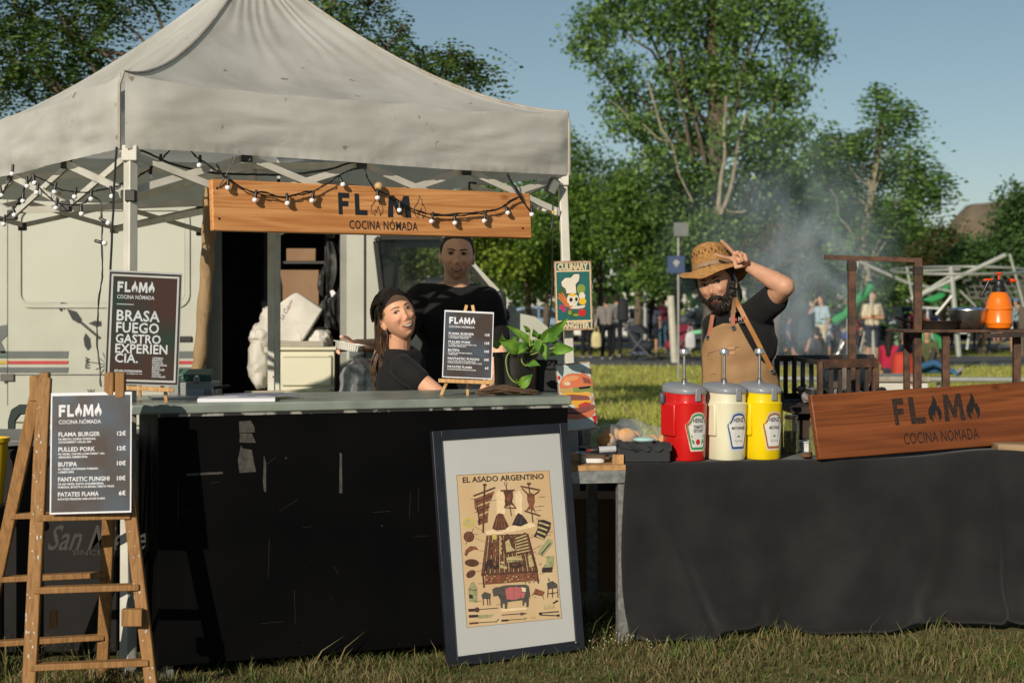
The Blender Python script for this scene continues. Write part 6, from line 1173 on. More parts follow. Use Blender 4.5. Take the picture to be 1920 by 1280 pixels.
# cloth
def cloth():
    nx, V = 150, []; rows_ = [('t', .60), ('t', .40), ('t', .2), ('t', .06), ('t', .0)] + [('d', i / 30) for i in range(1, 31)]; L = TLn + .05
    for kd, v in rows_:
        for i in range(nx + 1):
            u = i / nx; x = -.02 + L * u; lift = .030 * math.exp(-((x - 1.62) / .25) ** 2)
            if kd == 't': V.append((x, v - .012 if v < .01 else v, TZ + .004 + lift * (1 - v) + .002 * noise.noise(Vector((x * 5, v * 6, 0)))))
            else:
                z = TZ * (1 - v) + .028 * v - .0; sag = 1 - .3 * math.exp(-((x - 1.7) / .25) ** 2)
                f = .034 * math.sin(x * 7.5 + 2.2 * noise.noise(Vector((x * 1.3, v * .8, 3)))) * v ** 1.1 + .05 * noise.noise(Vector((x * 2.1 + v * .8, v * 1.2, 7))) * v + .016 * noise.noise(Vector((x * 7 - v * 3, v * 5, 2))) * v
                f += -.035 * math.exp(-((x - 1.62 - .05 * v) / .03) ** 2) * v + .03 * math.exp(-((x - 1.42 + .25 * v) / .09) ** 2) * v
                f += .05 * math.exp(-((x - .05 - .26 * v) / .06) ** 2) * v ** .7 + .03 * math.exp(-((x - 1.25 + .45 * v) / .07) ** 2) * v + .025 * math.exp(-((x - .62 + .1 * v) / .06) ** 2) * max(0, v - .35)
                f *= 1.5
                bw = -.03 * math.sin(math.pi * v) * 0 + .012 * (1 - (1 - v) ** 4)
                z2 = z + (.006 + lift) * (1 - v) + .012 * noise.noise(Vector((x * 3, 0, 9))) * v; xx = x - .030 * math.sin(v * math.pi * .8) * math.exp(-max(x, 0) / .12) + (.03 * v ** 3) * math.exp(-max(x, 0) / .1)
                V.append((xx, -.014 - bw - f - .01 - (.02 * math.sin(min(1, (v - .86) / .14) * math.pi) * (1 + noise.noise(Vector((x * 9, 1, 1)))) if v > .86 else 0), max(z2, .02)))
    mb = MB(); n1 = nx + 1; mb.add(V, [(r * n1 + i, (r + 1) * n1 + i, (r + 1) * n1 + i + 1, r * n1 + i + 1) for r in range(len(rows_) - 1) for i in range(nx)])
    mb2 = MB(); mb2.add(mb.v, mb.f, MTb); o = part('table_cloth', mb2, mat('cloth_charcoal', (.020, .020, .021), .95, col2=(.013, .013, .014), scale=5, bump=.012, bscale=6, detail=7, spec=.15, sheen=.12), None, 'long charcoal cloth draped over the front of the right table', cat='cloth', smooth=70)
    sd = o.modifiers.new('s', 'SOLIDIFY'); sd.thickness = .003
cloth()
def T(x, y, z=TZ + .006): return MTb @ Vector((x, y, z))
def tx(px, y=.1):   # table-local x where pixel column px meets depth offset y
    lo, hi = -1.0, 3.0
    for _ in range(40):
        m = (lo + hi) / 2; p = MTb @ Vector((m, y, 0)); 
        if 960 + F * p.x / p.y < px: lo = m
        else: hi = m
    return lo
# pump dispensers
M_lidg = mat('lid_grey', (.24, .26, .29), .35, col2=(.22, .24, .27)); M_knob = mat('knob_silver', (.55, .56, .58), .25, metal=.7)
def dispenser(px, col, edge, name_lines, fruit, label):
    c = T(tx(px, .12), .12); th = R(29); M = Matrix.Translation(c) @ Matrix.Rotation(th, 4, 'Z'); t = thing('sauce_dispenser', None, label, 'dispenser', 'pump dispensers in a row', M=M)
    m = mat('sauce_' + edge[0], col, .28, col2=tuple(a * .93 for a in col), scale=2, coat=.35)
    prof = [(.0, 0), (.80, 0), (.845, .006), (.86, .05), (.90, .18), (.925, .222), (.96, .226), (.985, .238), (.985, .250), (.94, .256), (.935, .285), (.92, .30), (0, .30)]
    prof = [(.0, 0), (.84, 0), (.865, .005), (.90, .10), (.945, .232), (.95, .236), (.90, .240), (.885, .246), (.90, .28), (.90, .296), (0, .296)]
    mb = MB(); mb.lathe(prof, 56, None, sx=.082, sy=.108, ex=2.7); body = part('body', mb, m, t, smooth=40)
    mb = MB(); mb.box(.070, .084, -.045, .055, .10, .236); mb.box(-.084, -.070, -.045, .055, .10, .236); part('side_rib', mb, m, body, bevel=.006)
    mb = MB(); n = 40; V = []
    for r, z in ((.93, .288), (.955, .296), (.93, .306), (.7, .316), (.35, .322), (.01, .324)):
        for j in range(n):
            a = 2 * math.pi * j / n; cc, q = math.cos(a), math.sin(a); cc = math.copysign(abs(cc) ** .74, cc); q = math.copysign(abs(q) ** .74, q); sw = (.010 * q if z < .31 else .010 * q * r) ; V.append((r * cc * .082, r * q * .108, z + sw - (.0 if z > .3 else .012 * (1 + q) * .5)))
    mb.add(V, [(i * n + j, i * n + (j + 1) % n, (i + 1) * n + (j + 1) % n, (i + 1) * n + j) for i in range(5) for j in range(n)]); lid = part('lid', mb, M_lidg, t, smooth=50)
    mb = MB(); mb.box(-.013, .013, -.1035, -.094, .248, .302); part('latch', mb, mat('latch_grey', (.28, .29, .30), .4), lid, bevel=.003)
    mb = MB(); mb.lathe([(.012, .31), (.012, .335), (.0085, .338), (.0065, .340), (.0065, .445), (.0, .445)], 16); st = part('pump_rod', mb, M_steel, t)
    mb = MB(); mb.lathe([(.006, .440), (.018, .441), (.0215, .445), (.0215, .456), (.019, .463), (.012, .466), (0, .467)], 24); part('knob', mb, M_knob, st)
    mb = MB(); mb.cap((-.092, .03, .245), (-.092, .03, .27), .012, .012); part('spout', mb, mat('spout_dark', (.08, .09, .12), .4), t)
    # keystone label bent round the front
    def onb(x, z, off):
        k = .90 + (.945 - .90) * (z - .10) / .13; X = x / (.082 * k); q = max(0, 1 - abs(X) ** 2.7) ** (1 / 2.7); return (x, -(.108 * k * q) - off, z)
    LS = 1.42
    def onl(a, b, off): return onb(a * LS, b * LS + .048, off)
    def lab(pts, off, m_, nm, par, sub=1):
        mb = MB(); L3 = pts; tr = []
        mb.poly([(a, b) for a, b in L3]); bm = bmesh.new(); vv = [bm.verts.new(p) for p in mb.v]; [bm.faces.new([vv[i] for i in f]) for f in mb.f]
        for _ in range(2): bmesh.ops.subdivide_edges(bm, edges=bm.edges[:], cuts=1, use_grid_fill=True)
        bmesh.ops.triangulate(bm, faces=bm.faces[:]); bm.verts.index_update(); v = [onl(q.co.x, q.co.y, off) for q in bm.verts]; ff = [tuple(q.index for q in f.verts) for f in bm.faces]; bm.free(); m2 = MB(); m2.add(v, ff); return part(nm, m2, m_, par, smooth=0)
    def key(s):
        c_ = (0, .055); P_ = [(-.020, 0), (.020, 0), (.0225, .006), (.0345, .066), (.0345, .073), (.030, .076), (.024, .086), (.020, .098), (.012, .103), (0, .105), (-.012, .103), (-.020, .098), (-.024, .086), (-.030, .076), (-.0345, .073), (-.0345, .066), (-.0225, .006)]
        out = []
        for i in range(len(P_)):
            a, b = P_[i]; c2 = P_[(i + 1) % len(P_)]
            for k in range(3): f_ = k / 3; out.append(((a + (c2[0] - a) * f_) * s, (b + (c2[1] - b) * f_ - c_[1]) * s + c_[1]))
        return out
    l0 = lab(key(1.1), .0005, mat('label_edge_' + edge[0], edge[1], .4), 'label', body); lab(key(1.0), .0011, mat('label_line_' + edge[0], edge[2], .4), 'label_border', l0); lab(key(.88), .0017, mat('label_white', (.75, .75, .74), .4), 'label_field', l0)
    def lt(s, w, h, y, b=.02, m_=None, x=0):
        mb = MB(); mb.text(s, x - w / 2, y, w, h, None, 0, b); v = [onl(a, bb, .0023) for a, bb, _ in mb.v]; m2 = MB(); m2.add(v, mb.f); return m2
    mm = MB()
    for s, w, h, y in [('HEINZ', .036, .012, .0795)] + name_lines: q = lt(s, w, h, y); mm.add(q.v, q.f)
    if not fruit:
        for k in range(9):
            a = -.014 + k * .0032; q = MB(); q.tube([onl(a, .022 + .003 * math.sin(k * 2.1), .0023), onl(a + .003, .024 + .003 * math.sin(k * 2.1 + 2), .0023)], .0005, 4); mm.add(q.v, q.f)
    part('lettering', mm, mat('label_ink', (.02, .03, .035), .5), l0, smooth=0)
    def blob(pts, m_, nm):
        mb = MB(); mb.poly(pts); v = [onl(a, b, .0022) for a, b, _ in mb.v]; m2 = MB(); m2.add(v, mb.f); part(nm, m2, m_, l0, smooth=0)
    if fruit:
        blob(el(0, .022, .0075, .0085), mat('fruit_red', (.55, .03, .02), .4), 'tomato_mark')
        for sx in (-1, 1): blob([(sx * .012, .014), (sx * .019, .020), (sx * .021, .032), (sx * .014, .026)], mat('mark_green', (.05, .25, .06), .4), 'leaf_mark'); blob([(sx * .016, .034), (sx * .023, .038), (sx * .022, .045)], mat('mark_green', (.05, .25, .06), .4), 'leaf_mark')
    else: blob([(-.006, .036), (0, .040), (.007, .037), (0, .034)], mat('mark_green', (.05, .25, .06), .4), 'leaf_mark')
    return t
dispenser(1283, (.56, .012, .012), ('red', (.70, .60, .50), (.04, .30, .10)), [('TOMATO', .034, .0095, .0615), ('KETCHUP', .032, .0085, .0505)], True, 'red ketchup pump dispenser with a white keystone label, leftmost of the three')
dispenser(1358, (.70, .68, .50), ('cream', (.55, .60, .70), (.03, .07, .25)), [('MAYONNAISE', .046, .0085, .0575)], False, 'cream mayonnaise pump dispenser between the red and yellow ones')
dispenser(1424, (.80, .58, .005), ('yellow', (.70, .60, .45), (.35, .13, .05)), [('MUSTARD', .035, .0085, .0575)], False, 'yellow mustard pump dispenser beside the glass jar')
# jars, tubs, spoon
def jar(px, y, r, h, label, fill=.62):
    c = T(tx(px, y), y); t = thing('glass_jar', c, label, 'jar', 'glass jars on the right table'); mg = mat('jar_glass', (.25, .3, .22), .05, alpha=.35, spec=.8)
    mb = MB(); mb.lathe([(0, 0), (r * .92, .002), (r, .012), (r, h * .78), (r * .8, h * .88), (r * .8, h), (0, h)], 24, Matrix.Translation(c)); part('glass', mb, mg, t); mb = MB(); mb.lathe([(0, .004), (r * .9, .005), (r * .95, .014), (r * .95, h * fill), (0, h * fill)], 24, Matrix.Translation(c)); part('contents', mb, mat('oil_herbs', (.22, .19, .01), .3, col2=(.05, .07, .01), scale=60, lo=.45, hi=.5), t)
    mb = MB(); mb.lathe([(r * .84, h * .97), (r * .86, h * .98), (r * .86, h + .012), (0, h + .013)], 24, Matrix.Translation(c)); part('lid', mb, mat('jar_lid', (.4, .38, .33), .35, metal=.5), t)
jar(1484, .30, .034, .155, 'glass jar of green herb oil between the yellow dispenser and the wooden board'); jar(1531, .16, .034, .15, 'glass jar of yellow oil half hidden behind the end of the wooden board', .8)
def tub(px, y, w, d, h, z, label, col=(.7, .72, .72)):
    c = T(tx(px, y), y, z); t = thing('plastic_tub', c, label, 'container'); mb = MB(); mb.lathe([(.0, 0), (.82, 0), (.86, .1 * h / .1), (1, h * .9), (1.06, h * .92), (1.06, h), (.95, h), (.8, .01), (0, .008)], 28, Matrix.Translation(c), sx=w / 2, sy=d / 2, ex=4); part('tub', mb, mat('tub_white', col, .4), t)
tub(1512, .40, .12, .1, .045, TZ + .005, 'low white plastic tub behind the glass jars')
mb = MB(); c = T(tx(1512, .05), .05); mb.ell(c + Vector((0, 0, .012)), (.022, .03, .008)); mb.cap(c + Vector((.01, .02, .013)), c + Vector((.06, .16, .02)), .005, .004); part('wooden_spoon', mb, mat('spoon_wood', (.20, .09, .03), .5), None, 'dark wooden spoon lying by the glass jars', cat='spoon')
tub(1110, .14, .13, .12, .038, TZ, 'white food tray at the left end of the right table', (.6, .62, .63))
# wooden board at the right
M2, w2_, h2_ = frame3(P(1537, 861, 6.46), P(1920, 831, 6.80), P(1520, 740, 6.51)); w2_ *= 1.22; bd = thing('lettered_board', None, 'reddish brown wooden board burnt with FLAMA lettering standing on the right table', 'sign', M=M2)
mb = MB(); mb.box(0, w2_, 0, h2_, -.03, 0); part('board', mb, W_sign2, bd, bevel=.004)
burn = mat('burnt_ink', (.014, .008, .006), .7, col2=(.09, .03, .010), scale=110, lo=.36, hi=.44)
mb = MB(); lglyph(mb, M2, 'F', 1679, 797, 1701, 747); lglyph(mb, M2, 'L', 1709, 795, 1737, 744); lglyph(mb, M2, 'M', 1772, 790, 1811, 739); part('lettering', mb, burn, bd, smooth=0)
mb = MB(); lflame(mb, M2, 1742, 792, 1769, 741, .0012); lflame(mb, M2, 1813, 787, 1841, 736, .0012); part('flame_mark', mb, mat('burnt_black', (.010, .008, .007), .6), bd, smooth=0)
mb = MB(); ltext(mb, M2, 'COCINA NOMADA', 1696, 833, 1838, 812, bold=.0, spacing=1.05, z=.0012); part('lettering', mb, mat('burnt_black', (.02,) * 3, .6), bd, smooth=0)
mb = MB(); c = P(1895, 865, 6.72); c.z = TZ + .006; mb.box(c.x - .07, c.x + .12, c.y - .05, c.y + .05, c.z, c.z + .052); part('wood_block', mb, wood('block_wood', (.34, .24, .14), (.18, .12, .07), 8, .85), None, 'rough pale wooden block under the right end of the lettered board', cat='block', bevel=.003)
c = P(1800, 865, 6.9); mb = MB(); mb.box(c.x - .22, c.x + .25, 6.86, 7.0, TZ + .006, TZ + .05); part('crate_plank', mb, mat('dark_plank', (.04, .03, .025), .8), None, 'dark plank lying behind the lettered board', cat='plank')
# napkin box, bread bag, bottle, egg shaped sponge
MNb = Matrix.Translation(T(tx(1207, .06), .06, TZ + .005)) @ Matrix.Rotation(R(3), 4, 'Z'); nb = thing('napkin_box', None, 'black box of dark napkins left of the red dispenser', 'box', M=MNb)
mk = mat('black_tissue', (.022, .025, .028), .85, bump=.002, bscale=30); mb = MB(); mb.box(-.115, .105, -.05, .09, 0, .062); part('box', mb, mk, nb, bevel=.006)
mb = MB(); n1 = 20; V = [(-.11 + .22 * i / n1 + .01 * noise.noise(Vector((i * .4, j, 2))), -.055 + .14 * j / 8, .064 + .022 * abs(noise.noise(Vector((i * .35, j * .5, 5)))) + .012 * math.sin(i * .9 + j)) for j in range(9) for i in range(n1 + 1)]
V += [(-.06 + .17 * i / n1, -.057 - .004 * math.sin(i), .060 - .014 * abs(math.sin(i * .6))) for i in range(n1 + 1)]
mb.add(V, [(j * (n1 + 1) + i, j * (n1 + 1) + i + 1, (j + 1) * (n1 + 1) + i + 1, (j + 1) * (n1 + 1) + i) for j in range(8) for i in range(n1)] + [(9 * (n1 + 1) + i, 9 * (n1 + 1) + i + 1, i + 1, i) for i in range(n1)]); part('napkin', mb, mk, nb, smooth=30)
c = T(tx(1208, .10), .10, TZ + .092); mb = MB(); mb.ell(c, (.048, .03, .013), nu=20, nv=10); part('soap_tablet', mb, mat('pale_aqua', (.35, .58, .56), .4), None, 'pale aqua oval lid lying on the black napkin box', cat='lid')
bg_ = thing('bread_bag', T(tx(1180, .42), .42), 'clear plastic bag of bread rolls on the table behind the napkin box', 'bag'); rr = random.Random(8); M_bread = mat('bread_crust', (.80, .45, .14), .7, col2=(.6, .28, .07), scale=30, bump=.003)
for k in range(7):
    c = T(tx(1130, .42) + .046 * k, .36 + .08 * (k % 2), TZ + .07 + .02 * math.sin(k)); mb = MB(); mb.ell(c, (.042, .036, .034), nu=14, nv=9); part('bread_roll', mb, M_bread, bg_)
c = T(tx(1180, .42), .42, TZ + .002); mb = MB(); mb.ell(c + Vector((-.01, 0, .060)), (.20, .12, .080), nu=40, nv=22); vv = np.array(mb.v); nn = fnoise(vv, 14) * .022 + fnoise(vv, 34, 3) * .01; vv = vv + (vv - np.array(c)) * (nn / .12)[:, None]; vv[:, 2] = np.maximum(vv[:, 2], TZ + .004)
mb.v = [tuple(p) for p in vv]; part('plastic_film', mb, mat('clear_film', (.55, .62, .72), .12, alpha=.20, spec=.9, bump=.004, bscale=25), bg_, smooth=60)
bt = thing('spray_bottle', T(tx(1125, .05), .05, TZ + .05), 'small marker shaped bottle with a pale label lying on the food tray', 'bottle'); a = T(tx(1100, .05), .05, TZ + .055); b = T(tx(1154, .05), .05, TZ + .060)
mb = MB(); mb.tube([a.lerp(b, .42), b], .014, 16); part('label_body', mb, mat('label_pale', (.5, .52, .55), .4), bt); mb = MB(); mb.tube([a.lerp(b, .12), a.lerp(b, .22), a.lerp(b, .41)], [.007, .012, .0135], 14); part('neck', mb, M_black_plastic, bt); mb = MB(); mb.tube([a, a.lerp(b, .13)], .008, 12); part('cap', mb, mat('cap_dark_red', (.2, .02, .015), .4), bt)
mb = MB(); c = T(tx(1130, .1), .1, TZ + .037); mb.box(c.x - .10, c.x + .12, c.y - .06, c.y + .05, c.z, c.z + .006); part('black_tray', mb, M_black_plastic, None, 'thin black tray under the small bottle', cat='tray', bevel=.002)
mb = MB(); c = T(tx(1162, .03), .03, TZ + .0); mb.box(c.x - .03, c.x + .015, c.y - .02, c.y + .05, c.z, c.z + .04); part('chipboard_offcut', mb, M_osb, None, 'small chipboard offcut beside the white food tray', cat='offcut')
# under the table
cb = P(1140, 1130, 7.1); mb = MB(); mb.box(cb.x - .22, cb.x + .5, 7.0, 7.3, .10, .52); part('cardboard_box', mb, mat('cardboard', (.27, .17, .09), .8, col2=(.23, .145, .08), scale=3), None, 'brown cardboard box standing under the right table', cat='box', bevel=.004)
mb = MB(); Mx = Matrix(((1, 0, 0, cb.x - .12), (0, 0, -1, 6.9985), (0, 1, 0, 0), (0, 0, 0, 1)))
for k in range(7): mb.text(('FLAMA', 'COCINA', 'NOMADA')[k % 3], 0, .44 - k * .014, .05 + .01 * (k % 3), .006, Mx)
mb = MB(); mb.box(cb.x - .3, cb.x + .6, 7.32, 7.36, .3, .72); part('dark_sheet', mb, mat('dark_fabric', (.02, .022, .028), .9), None, 'dark sheet hanging behind the cardboard box', cat='cloth')
# ------------------------------------------------------------------ rusty grill rig
M_rust = mat('rusty_iron', (.13, .062, .035), .75, metal=.2, col2=(.05, .028, .02), scale=22, bump=.002, bscale=60); M_iron = mat('sooty_iron', (.025, .021, .019), .7, metal=.3, col2=(.05, .03, .02), scale=20, bump=.001)
GD = 7.62; rig = thing('grill_frame', P(1650, 700, GD) * 1 - Vector((0, 0, P(0, 700, GD).z)), 'tall rusty square tube frame rising over the grill', 'frame')
def gp(px, py, d=GD): return P(px, py, d)
mb = MB(); mb.bar(gp(1546, 482, GD), gp(1727, 488, GD), .028, .022); part('crossbar', mb, M_rust, rig)
for px, top in ((1597, 486), (1721, 490)): a = gp(px, top); mb = MB(); mb.bar((a.x + (-.008 if px > 1700 else 0), a.y, 0), a, .036, .036, up=(0, 1, 0)); part('upright', mb, M_rust, rig, bevel=.002)
for px, py in ((1597, 500), (1721, 508)): a = gp(px, py); mb = MB(); mb.box(a.x - .021, a.x + .021, a.y - .021, a.y + .021, a.z - .02, a.z + .02); part('collar', mb, M_iron, rig)
# shelf
sh_ = thing('rusty_shelf', P(1810, 700, GD) - Vector((0, 0, P(0, 700, GD).z)), 'rusty steel shelf on thin legs carrying the pan, bowl and sprayer', 'shelf'); zsh = CH - (618 - HZ) / F * (GD - .05); xa, xb = PX(1688, GD, 0).x, PX(1990, GD, 0).x
mb = MB(); mb.box(xa, xb, GD - .08, GD + .30, zsh - .014, zsh); part('top', mb, M_rust, sh_, bevel=.003); mb = MB(); mb.bar((PX(1832, GD, 0).x, GD - .10, zsh - .028), (xb, GD - .10, zsh - .018), .03, .022); part('angle_bar', mb, M_iron, sh_)
for px in (1773, 1906): a = PX(px, GD - .02, 0); mb = MB(); mb.bar(a, (a.x, a.y, zsh - .015), .034, .034, up=(0, 1, 0)); part('leg', mb, M_rust, sh_, bevel=.002)
for px in (1700, 1950): a = PX(px, GD + .26, 0); mb = MB(); mb.bar(a, (a.x, a.y, zsh - .015), .03, .03, up=(0, 1, 0)); part('leg', mb, M_rust, sh_, bevel=.002)
def on(px, d=GD + .08): return PX(px, d, zsh + .001)
c = on(1757); pn = thing('frying_pan', c, 'black iron pan with a long handle at the left of the rusty shelf', 'pan'); mb = MB(); mb.lathe([(0, 0), (.105, 0), (.135, .038), (.138, .040), (.133, .040), (.102, .006), (0, .006)], 32, Matrix.Translation(c)); part('pan', mb, M_iron, pn)
mb = MB(); mb.bar(c + Vector((-.125, -.02, .030)), P(1676, 593, GD - .1), .022, .007, up=(0, 0, 1)); part('handle', mb, M_iron, pn, bevel=.002)
c = on(1816, GD + .05); bw = thing('steel_bowl', c, 'steel mixing bowl beside the orange sprayer', 'bowl'); mb = MB(); mb.lathe([(0, 0), (.05, .001), (.075, .018), (.092, .055), (.099, .092), (.104, .094), (.103, .098), (.096, .096), (.088, .055), (.07, .022), (0, .006)], 40, Matrix.Translation(c)); part('bowl', mb, M_steel, bw)
mb = MB(); mb.lathe([(.100, .099), (.06, .106), (0, .108)], 30, Matrix.Translation(c)); vv = np.array(mb.v); vv[:, 2] += fnoise(vv, 40) * .005; mb.v = [tuple(p) for p in vv]; part('foil_cover', mb, mat('foil_blue', (.12, .25, .5), .3, metal=.5), bw)
c = on(1873, GD - .0); sy_ = thing('pump_sprayer', c, 'orange pump sprayer with a black head at the right of the rusty shelf', 'sprayer'); M_or = mat('plastic_orange', (.85, .20, .008), .3, col2=(.75, .15, .006), scale=3, sss=.0, coat=.2)
mb = MB(); mb.lathe([(0, 0), (.046, 0), (.058, .008), (.064, .028), (.066, .032), (.064, .036), (.0635, .095), (.067, .099), (.067, .106), (.0625, .112), (.056, .145), (.044, .172), (.030, .186), (.028, .190), (0, .190)], 40, Matrix.Translation(c)); part('tank', mb, M_or, sy_)
mb = MB(); mb.lathe([(.033, .183), (.033, .205), (.026, .214), (.022, .235), (.0, .238)], 24, Matrix.Translation(c)); hd_ = part('head', mb, M_black_plastic, sy_)
mb = MB(); mb.bar(c + Vector((-.045, 0, .236)), c + Vector((.05, 0, .240)), .022, .016); mb.cap(c + Vector((-.05, 0, .238)), c + Vector((-.085, -.0, .165)), .010, .007); part('trigger', mb, M_black_plastic, hd_, bevel=.003)
mo2 = mat('plastic_red_orange', (.8, .07, .01), .35); mb = MB(); mb.bar(c + Vector((-.078, -.002, .243)), c + Vector((-.03, -.002, .246)), .016, .010); part('thumb_lock', mb, mo2, hd_, bevel=.003); mb = MB(); mb.tube([c + Vector((.052, 0, .240)), c + Vector((.07, 0, .240)), c + Vector((.088, 0, .240))], [.012, .010, .003], 12); part('nozzle', mb, mo2, hd_)
mb = MB(); mb.lathe([(.006, .235), (.006, .270), (.018, .272), (.019, .279), (0, .281)], 16, Matrix.Translation(c)); part('plunger', mb, mo2, hd_)
# fire basket with slats and coals
gb = thing('fire_basket', P(1560, 745, 7.3) - Vector((0, 0, P(0, 745, 7.3).z)), 'sooty iron grill with slatted basket and coals behind the dispensers', 'grill')
za, zb2 = CH - (672 - HZ) / F * 7.7, CH - (748 - HZ) / F * 7.5
xL, xM, xR = PX(1458, 7.7, 0).x, PX(1545, 7.25, 0).x, PX(1648, 7.35, 0).x
def bar_(a, b, w, h=None, m=M_iron, nm='bar', lab=None): mb = MB(); mb.bar(a, b, w, h); part(nm, mb, m, gb, lab)
bar_((xL, 7.72, za), (xR + .1, 7.9, za), .025, .03); bar_((xL, 7.72, zb2), (xR, 7.9, zb2), .03, .03); bar_((xL, 7.72, zb2), (xL, 7.72, za), .025)
for k in range(1, 9):
    t = k / 9; x = xL + (xR - xL) * t; y = 7.72 + .18 * t; bar_((x, y, zb2), (x, y, za), .012, .022, nm='slat')
bar_((xM, 7.3, za - .012), (xR, 7.42, za - .012), .035, .04, M_rust, 'rail'); bar_((xR, 7.42, za - .012), (xR + .08, 7.9, za), .025, .03, M_rust, 'rail'); bar_((xM, 7.3, za - .008), (xM - .05, 7.72, za), .025, .02, M_iron, 'rail')
bar_((xM - .01, 7.3, zb2 - .25), (xM - .01, 7.3, za), .05, .02, M_rust, 'post'); bar_((xR, 7.42, zb2 - .2), (xR, 7.42, za), .03, .03, M_rust, 'post')
for k in range(1, 6): t = k / 6; bar_((xM + (xR - xM) * t, 7.3 + .12 * t, zb2), (xM + (xR - xM) * t, 7.3 + .12 * t, za - .02), .010, .02, nm='slat')
for t in (.2, .5, .8): bar_((xR + .08 * t, 7.42 + .48 * t, zb2), (xR + .08 * t, 7.42 + .48 * t, za), .018, .012, M_rust, 'slat')
mb = MB(); mb.box(xM + .1, xR + .04, 7.82, 7.84, zb2, za - .02); part('back_plate', mb, mat('ash_plate', (.16, .13, .11), .85, col2=(.07, .05, .04), scale=9), gb)
mb = MB(); mb.box(xL - .02, xR + .25, 7.2, 7.95, zb2 - .05, zb2 - .02); part('fire_tray', mb, M_iron, gb); mb = MB(); mb.box(xL + .0, xR + .1, 7.28, 7.30, zb2 - .22, zb2 - .052); part('front_plate', mb, M_iron, gb)
mb = MB(); mb.box(xL + .05, xR + .1, 7.3, 7.9, zb2 - .38, zb2 - .36); part('ash_shelf', mb, M_iron, gb)
for x, y in ((xL + .03, 7.3), (xR + .2, 7.3), (xL + .03, 7.9), (xR + .2, 7.9)): bar_((x, y, 0), (x, y, zb2 - .05), .035, nm='leg')
rr = random.Random(12); M_coal = mat('coal_ash', (.20, .19, .19), .95, col2=(.012, .012, .012), scale=26, lo=.5, hi=.62, bump=.005)
for k in range(46):
    x = rr.uniform(xL + .1, xR + .05); y = rr.uniform(7.36, 7.8); mb = MB(); mb.ell((x, y, zb2 + rr.uniform(0, .05) - .01), (rr.uniform(.02, .04), rr.uniform(.02, .04), rr.uniform(.015, .035)), nu=7, nv=5); vv = [tuple(Vector(p) + Vector((rr.uniform(-.006, .006),) * 3)) for p in mb.v]; mb.v = vv; part('coal', mb, M_coal, gb, smooth=0)
# smoke drifting over the coals
def smoke():
    a, b = P(1560, 742, 7.6), P(1440, 330, 9.2); ax = (b - a); L = ax.length; M = Matrix.Translation(a) @ ax.to_track_quat('Z', 'Y').to_matrix().to_4x4(); mb = MB(); mb.lathe([(.22, 0), (.95, L * .6), (1.0, L)], 20)
    m = bpy.data.materials.new('smoke_volume'); m.use_nodes = True; n, l = m.node_tree.nodes, m.node_tree.links; n.remove(n['Principled BSDF']); v = n.new('ShaderNodeVolumeScatter'); v.inputs['Color'].default_value = (.62, .82, 1, 1); v.inputs['Anisotropy'].default_value = -.2
    tc = n.new('ShaderNodeTexCoord'); mp = n.new('ShaderNodeMapping'); mp.inputs['Scale'].default_value = (1.3, 1.3, .55); l.new(tc.outputs['Object'], mp.inputs[0]); nz = n.new('ShaderNodeTexNoise'); nz.inputs['Scale'].default_value = 2.4; nz.inputs['Detail'].default_value = 4; nz.inputs['Distortion'].default_value = 1.2; l.new(mp.outputs[0], nz.inputs['Vector'])
    def mth(op, a_, b_=None):
        q = n.new('ShaderNodeMath'); q.operation = op
        for i_, s_ in enumerate((a_, b_)):
            if s_ is None: continue
            if isinstance(s_, (int, float)): q.inputs[i_].default_value = s_
            else: l.new(s_, q.inputs[i_])
        return q.outputs[0]
    mr = n.new('ShaderNodeMapRange'); mr.inputs[1].default_value = .44; mr.inputs[2].default_value = .74; mr.inputs[4].default_value = SMOKE_D; l.new(nz.outputs['Fac'], mr.inputs[0])
    sp = n.new('ShaderNodeSeparateXYZ'); l.new(tc.outputs['Object'], sp.inputs[0]); X, Y, Z = sp.outputs; r = mth('SQRT', mth('ADD', mth('MULTIPLY', X, X), mth('MULTIPLY', Y, Y))); R_ = mth('ADD', mth('MULTIPLY', Z, .42), .16); fr = mth('SUBTRACT', 1.0, mth('DIVIDE', r, R_)); fr = mth('MAXIMUM', fr, 0.0); fz = mth('MAXIMUM', mth('SUBTRACT', 1.0, mth('DIVIDE', Z, L * .97)), 0.0); zz = mth('MINIMUM', mth('MULTIPLY', Z, 6), 1.0)
    l.new(mth('MULTIPLY', mth('MULTIPLY', mr.outputs[0], fr), mth('MULTIPLY', fz, zz)), v.inputs['Density']); l.new(v.outputs[0], n['Material Output'].inputs['Volume'])
    o = bpy.data.objects.new('smoke', _mesh('smoke', mb, m, (0, 0, 0))); COL.objects.link(o); o.matrix_world = M; tag(o, 'thin blue smoke drifting up from the grill', None, None, 'stuff')
SMOKE_D = 5.5
smoke()
